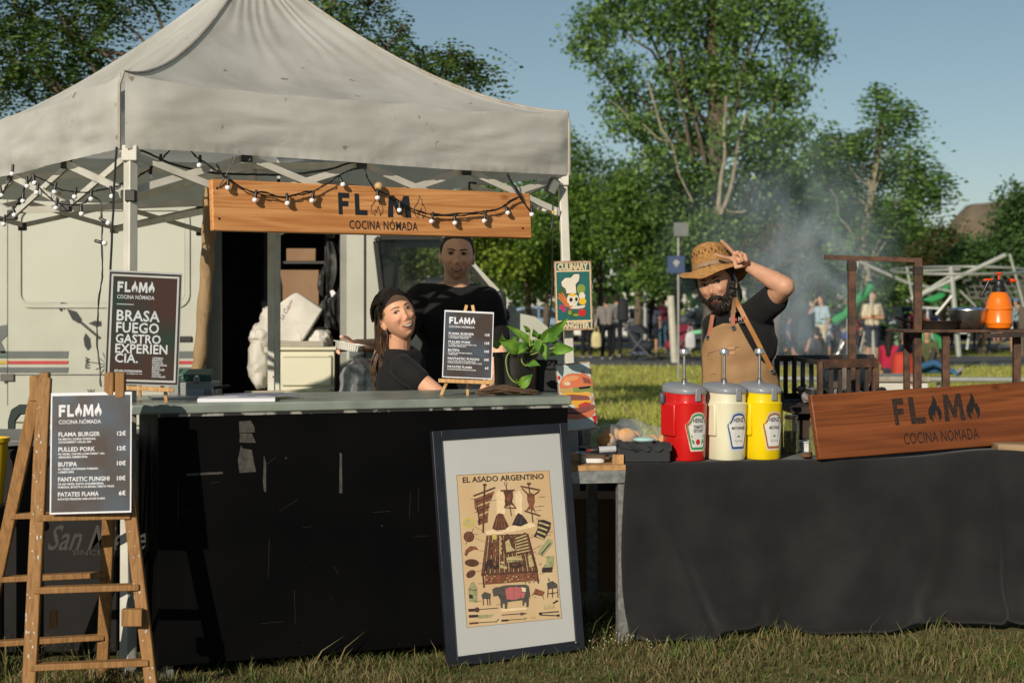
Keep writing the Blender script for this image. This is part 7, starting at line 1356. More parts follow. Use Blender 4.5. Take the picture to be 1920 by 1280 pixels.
# ------------------------------------------------------------------ left: beer counter, chair, yellow tub
bc = thing('beer_counter', PX(90, 6.2, 0), 'black beer counter with faded lettering behind the step ladder', 'counter'); x0, x1 = PX(-120, 6.1, 0).x, PX(222, 6.1, 0).x; zt = CH - (815 - HZ) / F * 6.3
mb = MB(); mb.box(x0, x1, 6.1, 6.6, .02, zt - .03); part('body', mb, mat('beer_black', (.010, .009, .009), .5, spec=.2), bc, bevel=.01); mb = MB(); mb.box(x0 - .01, x1 + .01, 6.07, 6.62, zt - .029, zt); part('top', mb, mat('beer_top', (.10, .11, .12), .4, col2=(.06, .065, .07)), bc, bevel=.006)
Mx = Matrix(((1, 0, 0, 0), (0, 0, -1, 6.0985), (0, 1, 0, 0), (0, 0, 0, 1))); sc_ = 6.1 / F; mb = MB(); mb.text('San Miguel', (88 - 960) * sc_, CH - (1030 - HZ) * sc_, .40, .095, Mx, 0, .01, shear=.35)
part('lettering', mb, mat('faded_print', (.035, .033, .03), .7), bc, smooth=0); mb = MB(); mb.text('SINCE 1890', (136 - 960) * sc_, CH - (1040 - HZ) * sc_, .22, .02, Mx, 0, .0); part('lettering', mb, mat('faded_print', (.05,) * 3, .7), bc, smooth=0)
c = PX(-18, 5.9, CH - (945 - HZ) / F * 5.9); yt = thing('yellow_bucket', c, 'yellow plastic bucket cut off by the left edge of the picture', 'bucket'); h_ = 125 / F * 5.9; mb = MB(); mb.lathe([(0, 0), (.045, 0), (.066, h_ * .93), (.072, h_ * .94), (.072, h_), (.066, h_), (.045, .01), (0, .01)], 28, Matrix.Translation(c)); part('bucket', mb, mat('bucket_yellow', (.75, .50, .01), .35), yt)
mb = MB(); mb.lathe([(0, 0), (.06, 0), (.05, .02), (.05, c.z - .012), (.07, c.z - .01), (.07, c.z - .001), (0, c.z - .001)], 20, Matrix.Translation((c.x, c.y, 0))); part('stool', mb, M_black_plastic, None, 'black round stool under the yellow bucket', cat='stool')
chd = 7.4; ch = thing('garden_chair', PX(38, chd + .2, 0), 'dark green plastic garden chair behind the beer counter', 'chair'); mg = mat('chair_green', (.008, .022, .022), .35)
kk = chd / F; mb = MB(); Ml = Matrix(((1, 0, 0, 0), (0, 0, -1, chd), (0, 1, 0, 0), (0, 0, 0, 1))); o_ = [(14, 880), (14, 790), (20, 768), (36, 758), (60, 758), (76, 768), (84, 790), (84, 880)]; i_ = [(26, 815), (28, 790), (38, 777), (60, 777), (70, 790), (72, 815)]
mb.poly([[((a - 960) * kk, CH - (b - HZ) * kk) for a, b in L] for L in (o_, i_)], Ml, 0, .02); part('backrest', mb, mg, ch, bevel=.005); xa, xb = PX(12, chd, 0).x, PX(86, chd, 0).x
mb = MB(); mb.box(xa - .12, xb + .12, chd - .42, chd, .40, .43); part('seat', mb, mg, ch, bevel=.01)
for x in (xa - .1, xb + .1):
    for y in (chd - .40, chd - .02): mb = MB(); mb.bar((x, y, 0), (x, y, .4), .035); part('leg', mb, mg, ch)
# ------------------------------------------------------------------ load in the van
def vbox(name, x0, x1, y0, y1, z0, z1, m, label, cat='box', rot=0, tilt=0, bevel=.006):
    c = Vector(((x0 + x1) / 2, (y0 + y1) / 2, z0)); M = Matrix.Translation(c) @ Matrix.Rotation(R(rot), 4, 'Z') @ Matrix.Rotation(R(tilt), 4, 'Y'); o = bpy.data.objects.new(name, _mesh(name, MB().box(-(x1 - x0) / 2, (x1 - x0) / 2, -(y1 - y0) / 2, (y1 - y0) / 2, 0, z1 - z0), m, (0, 0, 0))); COL.objects.link(o); o.matrix_world = M; ORG[o.name] = Vector((0, 0, 0)); bv = o.modifiers.new('b', 'BEVEL'); bv.width = bevel; bv.segments = 2; return tag(o, label, cat)
M_card = mat('brown_card', (.26, .16, .09), .8, col2=(.22, .13, .07), scale=4); M_cream = mat('cream_plastic', (.62, .60, .46), .45, col2=(.58, .56, .43), scale=3)
vbox('cardboard_box', vx(474), vx(568), VD + .95, VD + 1.5, vz(577), vz(500), M_card, 'large brown cardboard box on the van shelf'); vbox('cardboard_box', vx(500), vx(560), VD + 1.0, VD + 1.5, vz(482), vz(456), M_card, 'flat cardboard box on the upper van shelf')
vbox('folded_carton', vx(452), vx(480), VD + .9, VD + 1.2, vz(577), vz(563), mat('grey_carton', (.2, .2, .18), .8), 'small grey carton beside the large cardboard box')
cbn = thing('drawer_cabinet', Vector((vx(570), VD + .35, .45)), 'cream plastic drawer cabinet in the van doorway', 'cabinet'); mb = MB(); mb.box(vx(517), vx(624), VD + .12, VD + .55, .45, vz(657)); part('case', mb, M_cream, cbn, bevel=.01)
for y0, y1 in ((666, 724), (730, 770), (776, 815)): mb = MB(); mb.box(vx(524), vx(619), VD + .095, VD + .12, vz(y1), vz(y0)); d_ = part('drawer', mb, M_cream, cbn, bevel=.008); mb = MB(); mb.box(vx(527), vx(616), VD + .085, VD + .095, vz(y0 + 4), vz(y0)); part('handle_lip', mb, M_cream, d_, bevel=.003)
mb = MB(); mb.box(vx(512), vx(628), VD + .09, VD + .57, vz(657), vz(651)); part('rim', mb, M_cream, cbn, bevel=.005)
sk = thing('white_bags', Vector((vx(540), VD + .4, vz(651))), 'heap of white paper sacks and bags on the drawer cabinet', 'bags'); M_sack = mat('sack_white', (.62, .60, .55), .7, col2=(.5, .48, .43), scale=6, bump=.008, bscale=8)
def lump(c, r, seed, amp=.22, m=M_sack, par=sk, nm='sack', label=None, ex=None):
    mb = MB(); mb.ell(c, r, nu=44, nv=28); vv = np.array(mb.v); cc = np.array(c); nz_ = fnoise(vv, 5 / max(r) * .4, seed) - 1.1 * np.abs(fnoise(vv, 9 / max(r) * .4, seed + 3)) + .3; vv = cc + (vv - cc) * (1 + amp * nz_)[:, None]; mb.v = [tuple(p) for p in vv]; return part(nm, mb, m, par, label, smooth=30)
z0 = vz(651)
lump((vx(500), VD + .55, vz(628)), (.16, .18, .22), 1); lump((vx(590), VD + .3, vz(640)), (.10, .14, .10), 5, .2); lump((vx(470), VD + .45, vz(680)), (.10, .14, .22), 9); lump((vx(478), VD + .5, vz(640)), (.12, .16, .16), 4, .2)
Mk = Matrix(((1, 0, 0, 0), (0, 0, -1, VD + .12), (0, 1, 0, 0), (0, 0, 0, 1))); rw = lambda L: rows([(a, b) for a, b in L])
for L, dd in (([(494, 640), (513, 572), (545, 549), (560, 600), (562, 640), (540, 643)], .0), ([(545, 549), (553, 549), (601, 580), (562, 641), (540, 590)], -.02)):
    mb = MB(); mb.poly(rw(L), Matrix(((1, 0, 0, 0), (0, 0, -1, VD + .16 + dd), (0, 1, 0, 0), (0, 0, 0, 1))), 0, .12); part('folded_sack', mb, M_sack, sk, bevel=.012)
mb = MB(); Mt = Matrix.Translation((vx(524), VD + .157, vz(600))) @ Matrix.Rotation(R(-58), 4, 'Y') @ Matrix(((1, 0, 0, 0), (0, 0, -1, 0), (0, 1, 0, 0), (0, 0, 0, 1))); mb.text('La Cuarta', 0, 0, .16, .035, Mt, 0, 0, shear=.3); part('lettering', mb, mat('ink_plum', (.18, .06, .12), .7), sk, smooth=0)
vbox('low_carton', vx(512), vx(603), VD + .14, VD + .5, vz(651), vz(640), mat('carton_grey', (.36, .33, .27), .8), 'low grey carton under the white sacks')
def jacket():
    t = thing('black_jackets', Vector((vx(620), VD + .3, vz(640))), 'black jackets and bags hanging inside the van door frame', 'jackets'); m = mat('jacket_black', (.035, .034, .032), .6, col2=(.014, .014, .014), scale=8, bump=.02, bscale=7, stretch=(1, 1, .25)); rn = random.Random(2)
    for k, (px, y0, y1, w) in enumerate(((612, 450, 560, 26), (630, 440, 600, 24), (602, 490, 560, 18), (622, 540, 625, 30), (608, 560, 618, 22), (640, 470, 620, 14))):
        mb = MB(); n = 30; kk = 26; V = []; xx = vx(px); ww = w / F * VD * .5
        for i in range(n + 1):
            s = i / n; z = vz(y0) + (vz(y1) - vz(y0)) * s; pr = (math.sin(math.pi * min(1, s * 1.02 + .03)) ** .4)
            for j in range(kk):
                a = 2 * math.pi * j / kk; fo = 1 + .22 * math.sin(a * 5 + k + 2 * noise.noise(Vector((s * 3, k, 1)))) + .25 * noise.noise(Vector((math.cos(a) * 2, math.sin(a) * 2 + k * 5, s * 5)))
                V.append((xx + ww * fo * pr * math.cos(a) + .02 * math.sin(s * 4 + k), VD + .25 + .06 * k % .12 + .07 * fo * pr * math.sin(a), z))
        mb.add(V, [(i * kk + j, i * kk + (j + 1) % kk, (i + 1) * kk + (j + 1) % kk, (i + 1) * kk + j) for i in range(n) for j in range(kk)]); part('jacket', mb, m, t, smooth=50)
    mb = MB(); mb.poly(rw([(615, 545), (621, 543), (626, 549), (618, 557)]), Matrix(((1, 0, 0, 0), (0, 0, -1, VD + .12), (0, 1, 0, 0), (0, 0, 0, 1))), 0, .003); part('white_tag', mb, M_paper, t)
jacket()
lump((PX(672, 7.6, .96).x, 7.6, PX(672, 7.6, 1.0).z), (.085, .08, .13), 3, .35, mat('thin_plastic', (.5, .52, .54), .2, alpha=.42, bump=.006, bscale=20), None, 'plastic_bag', 'crumpled clear plastic bag behind the woman with long hair'); o = [q for q in bpy.data.objects if q.name == 'plastic_bag'][0]; o['category'] = 'bag'
mb = MB(); mb.box(PX(640, 7.5, 0).x, PX(700, 7.5, 0).x, 7.45, 7.75, 0, .89); part('black_crate', mb, M_black_plastic, None, 'black crate behind the counter under the plastic bag', cat='crate', bevel=.01)
# ------------------------------------------------------------------ the three cooks
M_skin = mat('skin', (1, 1, 1), .5, col2=(.92, .90, .88), scale=30, vcol='tint', spec=.35, sss=.12, bump=.0006, bscale=120)
M_hair = mat('hair_dark', (.020, .013, .009), .42, col2=(.008, .006, .005), scale=60, stretch=(1, 1, .2), bump=.003, bscale=70, bstretch=(1, 1, .12), spec=.5)
M_beard = mat('beard_dark', (.018, .011, .008), .7, col2=(.008, .006, .005), scale=90, bump=.004, bscale=160, spec=.3)
def ico():
    bm = bmesh.new(); bmesh.ops.create_icosphere(bm, subdivisions=6, radius=1); V = np.array([v.co[:] for v in bm.verts]); Fc = np.array([[v.index for v in f.verts] for f in bm.faces]); bm.free(); return V, Fc
ICO = ico()
def G2(x, z, cx, cz, sx, sz): return np.exp(-((x - cx) / sx) ** 2 - ((z - cz) / sz) ** 2)
def head_shape(fem=0.0, smile=1.0, heavy=0.0):
    n = ICO[0]; x, y, z = n[:, 0] * .0755, n[:, 1] * .097, n[:, 2] * .118
    s = np.clip(-z / .118, 0, 1); tp = np.clip(z / .118, 0, 1); x = x * (1 - (.27 + .06 * fem - .06 * heavy) * s ** 1.7); x = x * (1 + .02 * tp)
    y = np.where(y > 0, y * (1 - .42 * s), -np.abs(n[:, 1]) ** .82 * .094 * (1 - .04 * s) * (1 - .05 * tp ** 2))
    fr = sstep(.05, .5, -n[:, 1]); S = lambda cx, cz, sx, sz: G2(x, z, cx, cz, sx, sz) + G2(x, z, -cx, cz, sx, sz)
    d = -.0095 * S(.031, .003, .014, .010) + .0055 * S(.031, .002, .010, .0065) + (.0045 - .003 * fem) * S(.028, .022, .020, .006) + .0085 * G2(x, z, 0, -.010, .0070, .019) + (.0185 - .006 * fem) * G2(x, z, 0, -.036, .0095, .0105) + .0065 * S(.0115, -.043, .006, .0055)
    d += .0030 * G2(x, z, 0, -.061, .018, .005) + .0050 * G2(x, z, 0, -.080, .014, .006) + .004 * G2(x, z, 0, -.07, .030, .018) + .008 * G2(x, z, 0, -.105, .017, .012) + .0085 * smile * S(.041, -.031, .014, .013) - .0050 * smile * S(.033, -.055, .006, .014) - .002 * G2(x, z, 0, -.092, .015, .005)
    d += -.003 * S(.052, .0, .012, .03)
    y = y - d * fr; return np.c_[x, y, z]
def hcap(mb, a, b, r0, r1, n=14): mb.cap(a, b, r0, r1, n)
def fuse_smooth(mb, vox, it=2): return fuse(mb, vox, it, .5)
def hero(name_label, C, yaw, pitch, roll, scale, skin, bodyfn, shirtfn, trousfn, fem=0, smile=1, hairfn=None, hairT=.012, beard=None, hairm=None, mouth=(.026, .0045, .009), stub=0.0, eye=(.10, .06, .04), shirt_mat=None, brow_m=None, heavy=0, squint=0.0, vox=.0034):
    Mh = Matrix.Translation(C) @ Matrix.Rotation(R(yaw), 4, 'Z') @ Matrix.Rotation(R(pitch), 4, 'X') @ Matrix.Rotation(R(roll), 4, 'Y') @ Matrix.Scale(scale, 4)
    root = thing('person', Vector((C.x, C.y, 0)), name_label, 'person', 'stall staff')
    Hv = head_shape(fem, smile, heavy); Mn = np.array(Mh); W = lambda V: V @ Mn[:3, :3].T + Mn[:3, 3]
    mb = MB(); mb.add([tuple(p) for p in W(Hv)], [tuple(f) for f in ICO[1]])
    R3 = Mh.to_3x3()
    for sx in (-1, 1):
        e = Matrix.Rotation(R(sx * -22), 3, 'Z') @ Matrix.Rotation(R(-12), 3, 'X'); mb.ell(Mh @ Vector((sx * .077, .012, -.012)), (.010 * 1, .019, .031), R3 @ e, 16, 12); mb.ell(Mh @ Vector((sx * .079, .010, -.034)), (.007, .009, .010), R3)
    bodyfn(mb, Mh); V, Fc = fuse_smooth(mb, vox, 1)
    hb = BVHTree.FromPolygons([Vector(p) for p in W(Hv)], [tuple(f) for f in ICO[1]]); hc_ = np.array(C)
    for i in np.where(np.linalg.norm(V - hc_, axis=1) < .16 * scale)[0]:
        q, _, _, dd = hb.find_nearest(Vector(V[i]))
        if q is not None and dd < .0042: V[i] = q
    Mi = np.array(Mh.inverted()); L = V @ Mi[:3, :3].T + Mi[:3, 3]; T = np.tile(np.array(skin), (len(V), 1)) * (1 + .10 * fnoise(V, 22)[:, None] * np.array([.6, 1, 1]) + .05 * fnoise(V, 75, 4)[:, None]); x, y, z = L[:, 0], L[:, 1], L[:, 2]; nearh = np.linalg.norm(L, axis=1) < .17; ft = nearh & (y < 0)
    bl = .35 * (G2(x, z, .042, -.035, .018, .016) + G2(x, z, -.042, -.035, .018, .016) + G2(x, z, 0, -.038, .012, .012)) * ft; T *= (1 - bl[:, None] * np.array([.05, .42, .35]))
    sk = (G2(x, z, .031, .0, .014, .010) + G2(x, z, -.031, .0, .014, .010)) * ft * .28; T *= (1 - sk[:, None] * np.array([.6, .8, .8]))
    if stub:
        zb = np.interp(np.abs(x), [0, .015, .03, .05, .072], [-.050, -.050, -.058, -.05, -.015]); w = sstep(-.006, .006, zb - z) * (y < .035) * (z > -.14) * nearh * (1 - .8 * G2(x, z, 0, -.070, .022, .010)); T *= (1 - stub * w[:, None] * np.array([1, .9, .8]))
    npmesh('body', V, Fc, M_skin, parent=root, colattr=T, smooth=True)
    bvh = BVHTree.FromPolygons([Vector(p) for p in L[nearh]], [tuple(f) for f in (np.cumsum(nearh) - 1)[Fc[nearh[Fc].all(axis=1)]]])
    def on(xx, zz, off):
        h = bvh.ray_cast(Vector((xx, -.3, zz)), Vector((0, 1, 0)))[0]; yy = h.y if h else -.08; return Mh @ Vector((xx, yy - off, zz))
    def strip(nm, xs, top, bot, off, m, rows_=3, par=root):
        mb = MB(); k = len(xs); vs = []
        for j in range(rows_):
            for i, xx in enumerate(xs): t = j / (rows_ - 1); vs.append(tuple(on(xx, top[i] * (1 - t) + bot[i] * t, off)))
        mb.add(vs, [(j * k + i, (j + 1) * k + i, (j + 1) * k + i + 1, j * k + i + 1) for j in range(rows_ - 1) for i in range(k - 1)]); return part(nm, mb, m, par, smooth=80)
    m_white = mat('eye_white', (.36, .32, .30), .6, spec=.2); m_iris = mat('iris', tuple(q * .45 for q in eye), .6, spec=.15); m_lash = mat('lash_dark', (.02, .013, .01), .7); m_brow = brow_m or M_beard
    for sx in (-1, 1):
        u = np.linspace(-1, 1, 9); xs = sx * .031 + u * .0135; arch = (1 - u ** 2); zt = .0035 + arch * (.0056 - squint * .002); zb_ = .0035 - arch * (.0052 - squint * .001) * .9
        e = strip('eye', xs, zt, zb_, .0014, m_white); mb = MB(); c0 = None; r_ = .0060 - squint * .0006
        ring = [on(sx * .031 - .002 * math.sin(R(yaw)) * 6 + r_ * math.cos(a), .0036 + min(r_ * math.sin(a), .0038 - squint * .0012), .0030) for a in np.linspace(0, 2 * math.pi, 14, endpoint=False)]; mb.add([tuple(q) for q in ring], [tuple(range(14))]); part('iris', mb, m_iris, e, smooth=0)
        strip('lash', xs, zt + .0024 + .0010 * arch, zt - .0005, .0036, m_lash, 2, e)
        u = np.linspace(-1, 1, 9); xs = sx * (.031 + u * .019); hh = .0040 * (1 - .55 * (u + 1) / 2) * (1 if not fem else .7); zc = .0205 + .004 * (1 - (u - .25) ** 2) + .001 * smile
        strip('eyebrow', xs, zc + hh * (1 - .5 * u ** 6), zc - hh * (1 - .5 * u ** 6), .0018, m_brow, 3)
    mw, mt, mbm = mouth; u = np.linspace(-1, 1, 15); xs = u * mw; cz = -.0705 + smile * .007 * u ** 2; up = cz + (1 - u ** 2) ** .8 * (mt + .0032) ; lo = cz - (1 - u ** 2) ** .7 * (mbm + .0045)
    lips = strip('lips', xs * 1.08, up, lo, .0012, mat('lips_%d' % int(skin[0] * 100), tuple(a * b for a, b in zip(skin, (.80, .48, .50))), .4), 5)
    strip('mouth_inside', xs * .94, cz + (1 - u ** 2) ** .8 * mt * .95, cz - (1 - u ** 2) ** .8 * mbm * .95, .0018, mat('mouth_dark', (.06, .015, .012), .6), 3, lips)
    tl = .72 if mbm < .008 else .45
    strip('teeth', xs * .84, cz + (1 - u ** 2) ** .8 * mt * .85, cz - (1 - u ** 2) ** .8 * mbm * tl, .0024, mat('teeth', (.72, .68, .60), .25), 3, lips)
    # hair shell and beard shell grown from the head
    def shell(nm, wfn, T_, m, nz=60, na=.35):
        Hn = Hv / np.linalg.norm(Hv * np.array([1, .8, .7]), axis=1)[:, None]; w = wfn(Hv[:, 0], Hv[:, 1], Hv[:, 2]); nse = 1 + na * fnoise(Hv, nz); off = T_ * w * nse - .006 * (w < .02); k = w[ICO[1]].max(axis=1) > .01
        A = Hv + Hn * (off - .0015)[:, None]; A = W(A); Fs = ICO[1][k]; used, inv = np.unique(Fs, return_inverse=True); return npmesh(nm, A[used], inv.reshape(-1, 3), m, parent=root, smooth=True)
    if hairfn: shell('hair', hairfn, hairT, hairm or M_hair)
    if beard: shell('beard', beard, .0105, M_beard, 120, .25)
    if shirtfn:
        mb = MB(); shirtfn(mb, Mh); V, Fc = fuse_smooth(mb, .007, 4); nn = fnoise(V * np.array([1, 1, .6]), 9, 3) * .009 + fnoise(V, 24, 8) * .003
        c = V.mean(axis=0); me_n = V - c; me_n[:, 2] *= .15; me_n /= np.linalg.norm(me_n, axis=1)[:, None] + 1e-6; V = V + me_n * nn[:, None]; npmesh('shirt', V, Fc, shirt_mat or M_black_shirt, parent=root, smooth=True)
    if trousfn: mb = MB(); trousfn(mb); V, Fc = fuse_smooth(mb, .014, 3); npmesh('trousers', V, Fc, mat('dark_denim', (.02, .022, .03), .85, col2=(.014, .015, .02)), parent=root, smooth=True)
    if beard:
        w = beard(Hv[:, 0], Hv[:, 1], Hv[:, 2]); ids = np.where(w > .6)[0]; rn = np.random.RandomState(3); mb = MB()
        for i in rn.choice(ids, 750):
            p = Hv[i]; nrm = p / np.linalg.norm(p * np.array([1, .8, .7])); a = p + nrm * .006; b = a + nrm * rn.uniform(.004, .010) + np.array([rn.uniform(-.004, .004), 0, -rn.uniform(.006, .014)]); A, B = W(np.array([a, b])); mb.tube([A, B], [.0011, .0005], 3, caps=False)
        part('beard_hairs', mb, mat('beard_brown', (.045, .024, .014), .6, col2=(.012, .008, .006), scale=90), root, kind='stuff', smooth=0)
    return root, Mh, on, W
hl = lambda y: np.interp(y, [-.11, -.07, -.045, -.025, -.008, .03, .09], [.074, .070, .055, .030, -.008, -.025, -.080])
short = lambda x, y, z: sstep(0, .012, z - hl(y))
def finger(mb, pts, r0=.0088, r1=.0072):
    for i in range(len(pts) - 1): t = i / max(1, len(pts) - 1); mb.cap(pts[i], pts[i + 1], r0 + (r1 - r0) * t, r0 + (r1 - r0) * (t + 1 / (len(pts) - 1)), 10)
def legs(mb, cx, d, r=1.0, hip=.93, sp=.11):
    c = PX(cx, d, 0)
    for k in (-1, 1): mb.cap((c.x + k * .09, d, hip), (c.x + k * sp, d - .01, .5), .088 * r, .062 * r); mb.cap((c.x + k * sp, d - .01, .5), (c.x + k * sp, d + .01, .09), .055 * r, .040 * r); 
    mb.cap((c.x - .06, d, hip + .03), (c.x + .06, d, hip + .03), .12 * r, .12 * r)
def feet(mb, cx, d, sp=.11):
    c = PX(cx, d, 0)
    for k in (-1, 1): mb.cap((c.x + k * sp, d + .02, .05), (c.x + k * sp * 1.2, d - .16, .035), .045, .035)
# --- tall man
def tall_body(mb, Mh):
    mb.cap(Mh @ Vector((0, .015, -.05)), P(857, 548, 7.50), .060, .066, 18); mb.cap(P(790, 556, 7.47), P(915, 562, 7.47), .045, .045); mb.cap(P(832, 545, 7.50), P(805, 556, 7.5), .045, .035); mb.cap(P(880, 545, 7.50), P(905, 558, 7.5), .045, .035)
    mb.cap(P(855, 580, 7.5), P(852, 760, 7.5), .12, .115); sA, eA, wA = P(784, 560, 7.45), P(738, 650, 7.28), P(668, 647, 7.06); mb.cap(sA, eA, .050, .041); mb.cap(eA, wA, .041, .028, 14); sB, eB, wB = P(918, 566, 7.45), P(938, 672, 7.42), P(905, 745, 7.15); mb.cap(sB, eB, .050, .041); mb.cap(eB, wB, .041, .028)
    # hand under the tray
    k = [P(640, 646 + i * 3, 7.05 - i * .012) for i in range(4)]
    for i in range(4):
        b = P(648 - i * 1.0, 650 + i * 1.6, 7.00 + i * .022); mb.cap(wA, b, .018, .012); f1 = P(634 - i * .5, 657 + i * .8, 6.98 + i * .024); f2 = P(641, 663, 6.95 + i * .02); finger(mb, [b, f1, f2 + Vector((-.012, 0, .002))])
    finger(mb, [P(662, 643, 7.03), P(652, 634, 7.0), P(640, 631, 6.985)], .0105, .0085); mb.ell(P(656, 649, 7.04), (.035, .035, .017))
    for q in (wB,):
        for i in range(4): b = q + Vector((-.03 + .02 * i, -.05, -.04)); mb.cap(q, b, .016, .011); finger(mb, [b, b + Vector((0, -.03, -.02)), b + Vector((0, -.035, -.045))])
        finger(mb, [q + Vector((-.02, -.01, 0)), q + Vector((-.045, -.04, -.01)), q + Vector((-.045, -.06, -.03))], .010, .008)
    legs(mb, 852, 7.5, .8); feet(mb, 852, 7.5)
def tall_shirt(mb, Mh):
    mb.cap(P(789, 556, 7.47), P(914, 562, 7.47), .067, .067, 18); mb.cap(P(836, 548, 7.50), P(808, 555, 7.5), .052, .050); mb.cap(P(878, 548, 7.50), P(900, 556, 7.5), .052, .050); mb.ell(P(851, 600, 7.48), (.200, .135, .17), None, 28, 18); mb.ell(P(852, 690, 7.49), (.180, .125, .24), None, 28, 18); mb.cap(P(822, 790, 7.5), P(882, 790, 7.5), .12, .12)
    mb.cap(P(784, 561, 7.45), P(756, 618, 7.35), .068, .066, 18); mb.cap(P(917, 567, 7.45), P(931, 632, 7.43), .068, .064, 18)
hero('smiling tall man in black t-shirt under the wooden sign, holding out a white tray', P(857, 479, 7.44), 3, -1, 2, 1.0, (.82, .50, .35), tall_body, tall_shirt, lambda mb: (legs(mb, 852, 7.5, 1.08), None)[0], smile=.8, hairfn=lambda x, y, z: (.2 * sstep(0, .006, z - hl(y) - .004) + .8 * sstep(0, .03, z - hl(y) - .004)), hairT=.011, stub=.28, mouth=(.028, .0042, .0085), heavy=.6)
tr = thing('food_tray', P(656, 655, 6.97), 'white ribbed food tray held out by the tall man', 'food tray'); Mt = Matrix.Translation(P(656, 648, 6.98)) @ Matrix.Rotation(R(10), 4, 'Y') @ Matrix.Rotation(R(-12), 4, 'Z'); mtw = mat('tray_white', (.72, .71, .66), .6)
mb = MB(); mb.lathe([(.0, -.022), (.78, -.022), (.84, -.018), (.96, .008), (1.10, .010), (1.10, .013), (.94, .012), (.78, -.016), (0, -.017)], 40, Mt, sx=.066, sy=.045, ex=4.5); o = part('tray', mb, mtw, tr)
for i in range(11):
    a = Mt @ Vector((-.050 + i * .010, -.0375, -.018)); b = Mt @ Vector((-.052 + i * .0104, -.0445, .006)); mb = MB(); mb.tube([a, b], .0028, 6); part('rib', mb, mtw, o)
# --- long haired woman
def wom_body(mb, Mh):
    mb.cap(Mh @ Vector((0, .02, -.05)), P(747, 668, 7.03), .047, .055, 16); mb.cap(P(750, 705, 7.05), P(742, 800, 7.05), .075, .085); sA, eA, wA = P(756, 689, 6.93), P(838, 752, 6.80), P(880, 765, 6.93); mb.cap(sA, eA, .046, .037, 16); mb.cap(eA, wA, .036, .024)
    mb.cap(P(775, 685, 7.14), P(800, 770, 7.16), .042, .036); mb.cap(P(800, 770, 7.16), P(840, 800, 7.0), .034, .023)
    for w, dx in ((wA, .02), (P(840, 800, 7.0), .02)):
        for i in range(4): b = w + Vector((.055, -.02 + .018 * i, -.01)); mb.cap(w, b, .014, .010); finger(mb, [b, b + Vector((.03, 0, -.012)), b + Vector((.045, 0, -.03))], .0078, .0062)
        finger(mb, [w, w + Vector((.035, -.035, .0)), w + Vector((.055, -.04, -.01))], .009, .007)
    legs(mb, 742, 7.05, .72, .86, .09); feet(mb, 742, 7.05, .09)
def wom_shirt(mb, Mh):
    mb.cap(P(746, 674, 6.99), P(774, 680, 7.12), .063, .060, 16); mb.cap(P(734, 664, 7.04), P(772, 674, 7.06), .064, .056); mb.cap(P(738, 653, 7.03), P(768, 668, 7.04), .050, .046); mb.ell(P(752, 722, 7.04), (.118, .125, .15), None, 24, 16); mb.ell(P(745, 800, 7.05), (.125, .12, .2), None, 24, 16); mb.cap(P(755, 688, 6.93), P(784, 712, 6.885), .060, .056, 18); mb.cap(P(775, 685, 7.14), P(785, 720, 7.15), .055, .052)
    mb.ell(P(783, 728, 7.02), (.06, .07, .06))
M_brown = mat('hair_brown', (.070, .038, .022), .36, col2=(.016, .009, .006), scale=45, stretch=(1, 1, .25), spec=.6, bump=.003, bscale=80, bstretch=(1, 1, .12))
longhl = lambda y: np.interp(y, [-.11, -.07, -.045, -.02, .0, .03, .09], [.070, .064, .045, .012, .0, -.08, -.12])
wr, wM, won, wW = hero('smiling woman with very long dark hair in a black t-shirt leaning on the counter', P(745, 592, 6.96), 22, -16, -20, .98, (.68, .37, .235), wom_body, wom_shirt, lambda mb: (legs(mb, 742, 7.05, .98, .86, .09), None)[0], fem=1, smile=1.2, hairfn=lambda x, y, z: sstep(0, .06, z - longhl(y) - .016 * np.exp(-(x / .03) ** 2) * (y < 0)) * .85 + .15 * sstep(0, .006, z - longhl(y) - .016 * np.exp(-(x / .03) ** 2) * (y < 0)), hairT=.012, mouth=(.030, .0046, .0095), squint=1.1, eye=(.05, .05, .06), hairm=M_brown)
